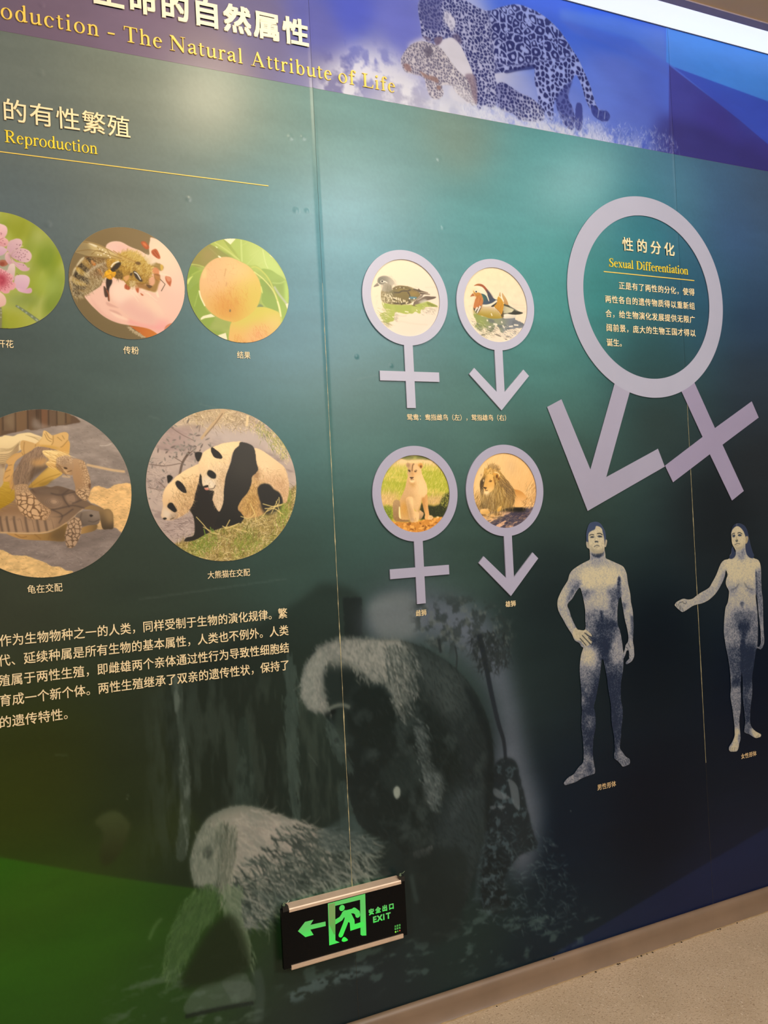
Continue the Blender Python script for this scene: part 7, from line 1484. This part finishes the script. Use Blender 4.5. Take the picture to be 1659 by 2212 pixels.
    for q in ('1110,1070 1060,1140 980,1175', '1190,1060 1240,1140 1330,1170'): cv.l(q, 3, '4a5058', 2.2, .7)
    for q in ('180,1375 250,1350', '170,1385 190,1440 200,1490', '205,1410 215,1480', '235,1450 250,1505', '140,1385 160,1440', '240,1365 280,1385 300,1360'): cv.l(q, 1.7, '2a323e', .5, .9)
    for q in ('1445,1960 1440,2030 1400,2050', '1470,1900 1475,2000'): cv.l(q, 1.6, '202a3a', .5, .9)
    cv.T(1540, 1400, 119/1097.)
    for q in ('345,1970 350,2050', '380,1975 378,2058', '425,1960 412,2050', '905,1730 880,1775', '870,1740 850,1785'): cv.l(q, 1.3, '5a5648', .5, .8)
    cv.cut = m; cv.parts = [('hair_picture', hair_)]
    return cv
#BUILD
photo_ink = mat('photo_print', rough=0.42, spec=0.30, attr='ink')
def disc_mask(cv, cx, cz, r):
    yy, xx = np.mgrid[0:cv.h, 0:cv.w]
    return (((r-np.hypot(cv.x0+xx*cv.res-cx, cv.z1-yy*cv.res-cz))/cv.res)+0.5).clip(0, 1)
EDGE = mat('print_edge', rgb(150, 140, 120), 0.6, mottle=0.05)
PH = 'round photographs on the left of the mural'
for fn, c, lb in ((paint_blossom, (0.0587, 1.9131, 0.1271), 'round photograph of pink blossom on green at the left edge'), (paint_bee, (0.3228, 1.9038, 0.1294), 'round photograph of a bee in a pale pink flower'),
                  (paint_peach, (0.5848, 1.9050, 0.1272), 'round photograph of two peaches among green leaves'), (paint_tortoise, (0.1224, 1.4255, 0.1851), 'round photograph of one tortoise climbing onto another on sand'),
                  (paint_panda, (0.5238, 1.4328, 0.1832), 'round photograph of two pandas on dry grass and rock')):
    cv_ = fn()
    if fn in (paint_tortoise, paint_panda): cv_.img = ((cv_.img-0.45)*1.14+0.50).clip(0.01, 1)
    t_ = thing('round_photograph', (c[0], 0, c[1]-c[2]), lb, 'photograph', PH)
    cut_print(cv_, disc_mask(cv_, *c), t_, -0.0014, photo_ink, 'background_picture', cv_.parts)
    MB().strip(circle(c[0], c[1], c[2]*1.0005, 160), circle(c[0], c[1], c[2]*0.992, 160), -0.00135, -0.0003, True).build('sheet_edge', EDGE, t_)
for key, fn, c in (('hen', paint_hen, (1.0397, 1.9172, 0.1034)), ('drake', paint_drake, (1.3237, 1.9165, 0.1057)), ('lioness', paint_lioness, (1.0402, 1.3945, 0.1034)), ('lion', paint_lion, (1.3234, 1.3942, 0.1057))):
    cv_ = fn()
    if key[0] == 'l': cv_.img = ((cv_.img-0.45)*1.22+0.50).clip(0.01, 1)
    cut_print(cv_, disc_mask(cv_, *c), SYM[key], -0.0012, photo_ink, 'background_picture', cv_.parts)
for fn, lb in ((paint_man, 'blue-grey printed photograph of a standing man with one hand on his hip'), (paint_woman, 'blue-grey printed photograph of a standing woman holding out one arm')):
    cv_ = fn(); ok_ = np.argwhere(cv_.cut > 0.5)
    t_ = thing('printed_figure', (cv_.x0+ok_[:, 1].mean()*cv_.res, 0, cv_.z1-ok_[:, 0].max()*cv_.res), lb, 'printed figure')
    cut_print(cv_, cv_.cut, t_, -0.0022, photo_ink, 'body_picture', cv_.parts)

# ------------------------------------------------------------------ emergency exit sign low on the wall
SY = -0.030            # front of the glass
se = lambda t: crop(580, 1850, 340/1659., t)
def sxz(t): return xz(se(t), SY)
lx0, lx1 = sxz('130,545 165,1185')[:, 0].mean(), sxz('1435,235 1462,835')[:, 0].mean()
cz_ = sxz('130,530 1435,215 1462,835 165,1185'); zt_, zb_ = sxz('213,548 1390,238')[:, 1].mean()-0.0015, cz_[2:, 1].mean()
sg = thing('exit_sign', ((lx0+lx1)/2, -0.02, zb_), 'black exit sign with glowing green running figure, low on the mural', 'exit sign')
GLASS = mat('black_glass', (0.003, 0.003, 0.003), 0.12, spec=0.10, mottle=0.05)
MB().box((lx0, SY, zb_), (lx1, SY+0.011, zt_)).build('glass_panel', GLASS, sg)
MB().box((lx0+0.03, SY+0.0112, zb_+0.02), (lx1-0.03, -0.0030, zt_-0.012)).build('wall_mount', mat('lit_back_case', (0.02, 0.05, 0.02), 0.5, emit=(0.06, 0.5, 0.05), estr=3.0), sg)
ALU = mat('champagne_aluminium', rgb(226, 200, 176), 0.40, metal=0.30, mottle=0.05, mscale=40)
def rail(name, txt, d0, top):
    q = sxz(txt); x0, x1 = q[:2, 0]; h = abs(q[0, 1]-q[2, 1])
    z1 = q[0, 1]; z0 = q[2, 1]
    y0 = SY-0.004
    pr = ([(y0, z0), (y0, z1-0.002), (y0+0.002, z1+0.0005), (-0.006, z1+0.003), (-0.006, z0+0.004), (SY-0.0006, z0+0.004), (SY-0.0006, z0)] if top else
          [(y0, z0), (y0, z0+h*0.45), (y0+0.0012, z0+h*0.5), (y0, z0+h*0.55), (y0, z1), (SY-0.0006, z1), (SY-0.0006, z0-0.001), (-0.014, z0-0.001), (-0.014, z0-0.003), (y0+0.001, z0-0.003)])
    pr = pr[::-1]; n = len(pr)
    V = [(x0, y, z) for y, z in pr]+[(x1, y, z) for y, z in pr]
    return MB().add(V, [tuple(range(n)), tuple(range(2*n-1, n-1, -1))]+[(i, i+n, (i+1) % n+n, (i+1) % n) for i in range(n)]).build(name, ALU, sg)
rail('top_rail', '213,548 1390,238 217,585 1392,273', 0, True)
rail('bottom_rail', '238,1146 1414,808 240,1180 1416,842', 0, False)
CLR = mat('clear_plastic', rgb(120, 140, 110), 0.15, mottle=0.2, mscale=200); BLK = mat('black_cap', (0.01, 0.01, 0.01), 0.35, mottle=0.1)
for q in ('180,545', '1408,228'):
    c_ = sxz(q)[0]
    MB().box((c_[0]-0.0075, SY-0.002, c_[1]-0.008), (c_[0]+0.0065, SY+0.0125, c_[1]+0.0045)).build('corner_clip', BLK, sg)
    MB().lathe((c_[0]-0.003, SY+0.004, c_[1]+0.0046), (0, 0, 1), [(0, 0.0030), (0.0028, 0.0034), (0.0030, 0.0018), (0.0060, 0.0016), (0.0066, 0.0008)], 12).build('clip_screw', CLR, sg)
    MB().tube([(c_[0]-0.006, SY+0.006, c_[1]+0.005), (c_[0]+0.000, SY+0.009, c_[1]+0.0085), (c_[0]+0.008, SY+0.010, c_[1]+0.0075), (c_[0]+0.014, SY+0.012, c_[1]+0.0105)], 0.0006, 6).build('wire', CLR, sg)
def lit(name, lo, hi, k, axis='z'):
    """back-lit film, brighter towards the lamps at its foot"""
    m = bpy.data.materials.new(name); m.use_nodes = True; nt = m.node_tree; b = nt.nodes['Principled BSDF']
    tc = nt.nodes.new('ShaderNodeTexCoord'); sp = nt.nodes.new('ShaderNodeSeparateXYZ'); nt.links.new(tc.outputs['Generated'], sp.inputs[0])
    nz = nt.nodes.new('ShaderNodeTexNoise'); nz.inputs['Scale'].default_value = 3.0; nt.links.new(tc.outputs['Generated'], nz.inputs['Vector'])
    ad = nt.nodes.new('ShaderNodeMath'); ad.operation = 'MULTIPLY_ADD'; ad.inputs[1].default_value = 0.5; nt.links.new(nz.outputs[0], ad.inputs[0]); nt.links.new(sp.outputs['Z'], ad.inputs[2])
    rp = nt.nodes.new('ShaderNodeValToRGB'); rp.color_ramp.elements[0].position = 0.25; rp.color_ramp.elements[1].position = 0.85
    rp.color_ramp.elements[0].color = (*lo, 1); rp.color_ramp.elements[1].color = (*hi, 1)
    nt.links.new(ad.outputs[0], rp.inputs[0]); nt.links.new(rp.outputs[0], b.inputs['Emission Color'])
    b.inputs['Emission Strength'].default_value = k; b.inputs['Base Color'].default_value = (0.02, 0.1, 0.03, 1); b.inputs['Roughness'].default_value = 0.3
    return m
G1 = lit('green_film', rgb(20, 235, 60), rgb(70, 200, 80), 1.0); G2 = lit('dim_green_film', rgb(60, 225, 80), rgb(90, 190, 90), 0.9); G3 = lit('faded_green_film', rgb(60, 180, 60), rgb(128, 150, 84), 0.8)
YS = SY-0.0007
def film(name, txt, m, y=YS, sm=False, parent=sg):
    P = sxz(txt)
    if sm: P = catmull(P, True, 5)
    return MB().plate(P, y, SY-0.0001).build(name, m, parent)
film('arrow', '310,788 385,690 472,668 440,722 600,686 602,732 440,770 474,826 388,849', G2)
fr = film('door_frame', '625,497 1018,393 1030,832 985,834 970,824 965,455 702,520 704,885 748,905 640,937', G2)
film('door_leaf', '632,505 698,488 704,690 702,820 688,820 640,720', G3, YS-0.0002)
def limb(pts, w, n=10):
    """thick rounded stroke of the pictogram"""
    P = sxz(pts); k = w*340/1659.*0.00135/2
    out = []
    d = P[1:]-P[:-1]; d /= np.linalg.norm(d, axis=1, keepdims=True)
    a0 = math.atan2(d[0, 1], d[0, 0]); a1 = math.atan2(d[-1, 1], d[-1, 0])
    nrm = [np.array([-q[1], q[0]]) for q in d]
    L = [P[0]+nrm[0]*k]; Rr = [P[0]-nrm[0]*k]
    for i in range(1, len(P)-1):
        b = nrm[i-1]+nrm[i]; b /= (b@b)/2
        L.append(P[i]+b*k); Rr.append(P[i]-b*k)
    L.append(P[-1]+nrm[-1]*k); Rr.append(P[-1]-nrm[-1]*k)
    e1 = [P[-1]+k*np.array([math.cos(a1+math.pi/2-t), math.sin(a1+math.pi/2-t)]) for t in np.linspace(0, math.pi, n)[1:-1]]
    e0 = [P[0]+k*np.array([math.cos(a0-math.pi/2-t), math.sin(a0-math.pi/2-t)]) for t in np.linspace(0, math.pi, n)[1:-1]]
    return np.array(L+e1+Rr[::-1]+e0)
mn = MB()
hc = sxz('774,543')[0]; mn.plate(circle(hc[0], hc[1], 0.0073, 28), YS, SY-0.0001)
mn.plate(sxz('782,582 800,572 895,548 925,560 915,600 868,598 862,640 880,690 862,700 812,680 800,640 770,600'), YS-0.00004, SY-0.0001)
for q, w in (('805,590 762,655 705,690', 40), ('900,566 935,592 940,618', 46), ('830,640 812,700 762,826', 44), ('850,620 880,680 885,748 985,716', 46)):
    _k = len(mn.v); mn.plate(limb(q, w), YS-_k*0.00005, SY-0.0001)
mn.plate(catmull(sxz('772,880 785,855 805,850 836,880 800,898 776,894'), True, 4), YS, SY-0.0001)
mn.build('running_figure', G1, sg)
mb = MB()
a_, b_ = sxz('1083,588')[0], sxz('1294,522')[0]
for i_, ch in enumerate('安全出口'):
    xc = a_[0]+(b_[0]-a_[0])*i_/3; e_ = 0.0158
    put(mb, ch, xc-0.5*e_*0.95, (a_[1]+b_[1])/2-CZ0*e_, e_*0.95, e_, YS, SY-0.0001, 0.05)
mb.build('lettering', G2, sg)
mb = MB(); a_, b_ = sxz('1120,664')[0], sxz('1262,622')[0]
for i_, ch in enumerate('EXIT'):
    V, F, E = glyph(ch, 0.0); cxg = (V[:, 0].min()+V[:, 0].max())/2; e_ = 0.0205
    xc = a_[0]+(b_[0]-a_[0])*(0, 0.36, 0.66, 1.0)[i_]
    put(mb, ch, xc-cxg*e_, (a_[1]+b_[1])/2-0.35*e_, e_, e_, YS, SY-0.0001, 0.04)
mb.build('lettering', G2, sg)
mb = MB()
for row, (tx, y0_, y1_) in enumerate((('主故充', 738, 722), ('电障电', 768, 750))):
    a_, b_ = sxz('1336,%d' % y0_)[0], sxz('1382,%d' % y1_)[0]
    for i_, ch in enumerate(tx):
        put(mb, ch, a_[0]+(b_[0]-a_[0])*i_/2-0.0025, (a_[1]+b_[1])/2-CZ0*0.005, 0.0048, 0.0055, YS, SY-0.0001, 0.03)
mb.build('small_lettering', mat('dim_print', (0.02, 0.2, 0.03), 0.4, emit=rgb(90, 170, 80), estr=0.6), sg)
for q, c_, k_ in (('1339,795', rgb(150, 240, 60), 1.0), ('1361,788', rgb(60, 150, 50), 0.8), ('1383,781', rgb(190, 60, 30), 0.6)):
    p_ = sxz(q)[0]
    MB().lathe((p_[0], SY-0.0001, p_[1]), (0, -1, 0), [(0, 0.0021), (0.0008, 0.0019), (0.0013, 0.0010)], 12).build('indicator_lamp', mat('lamp_lens', (0.05, 0.05, 0.02), 0.2, emit=c_, estr=k_), sg)
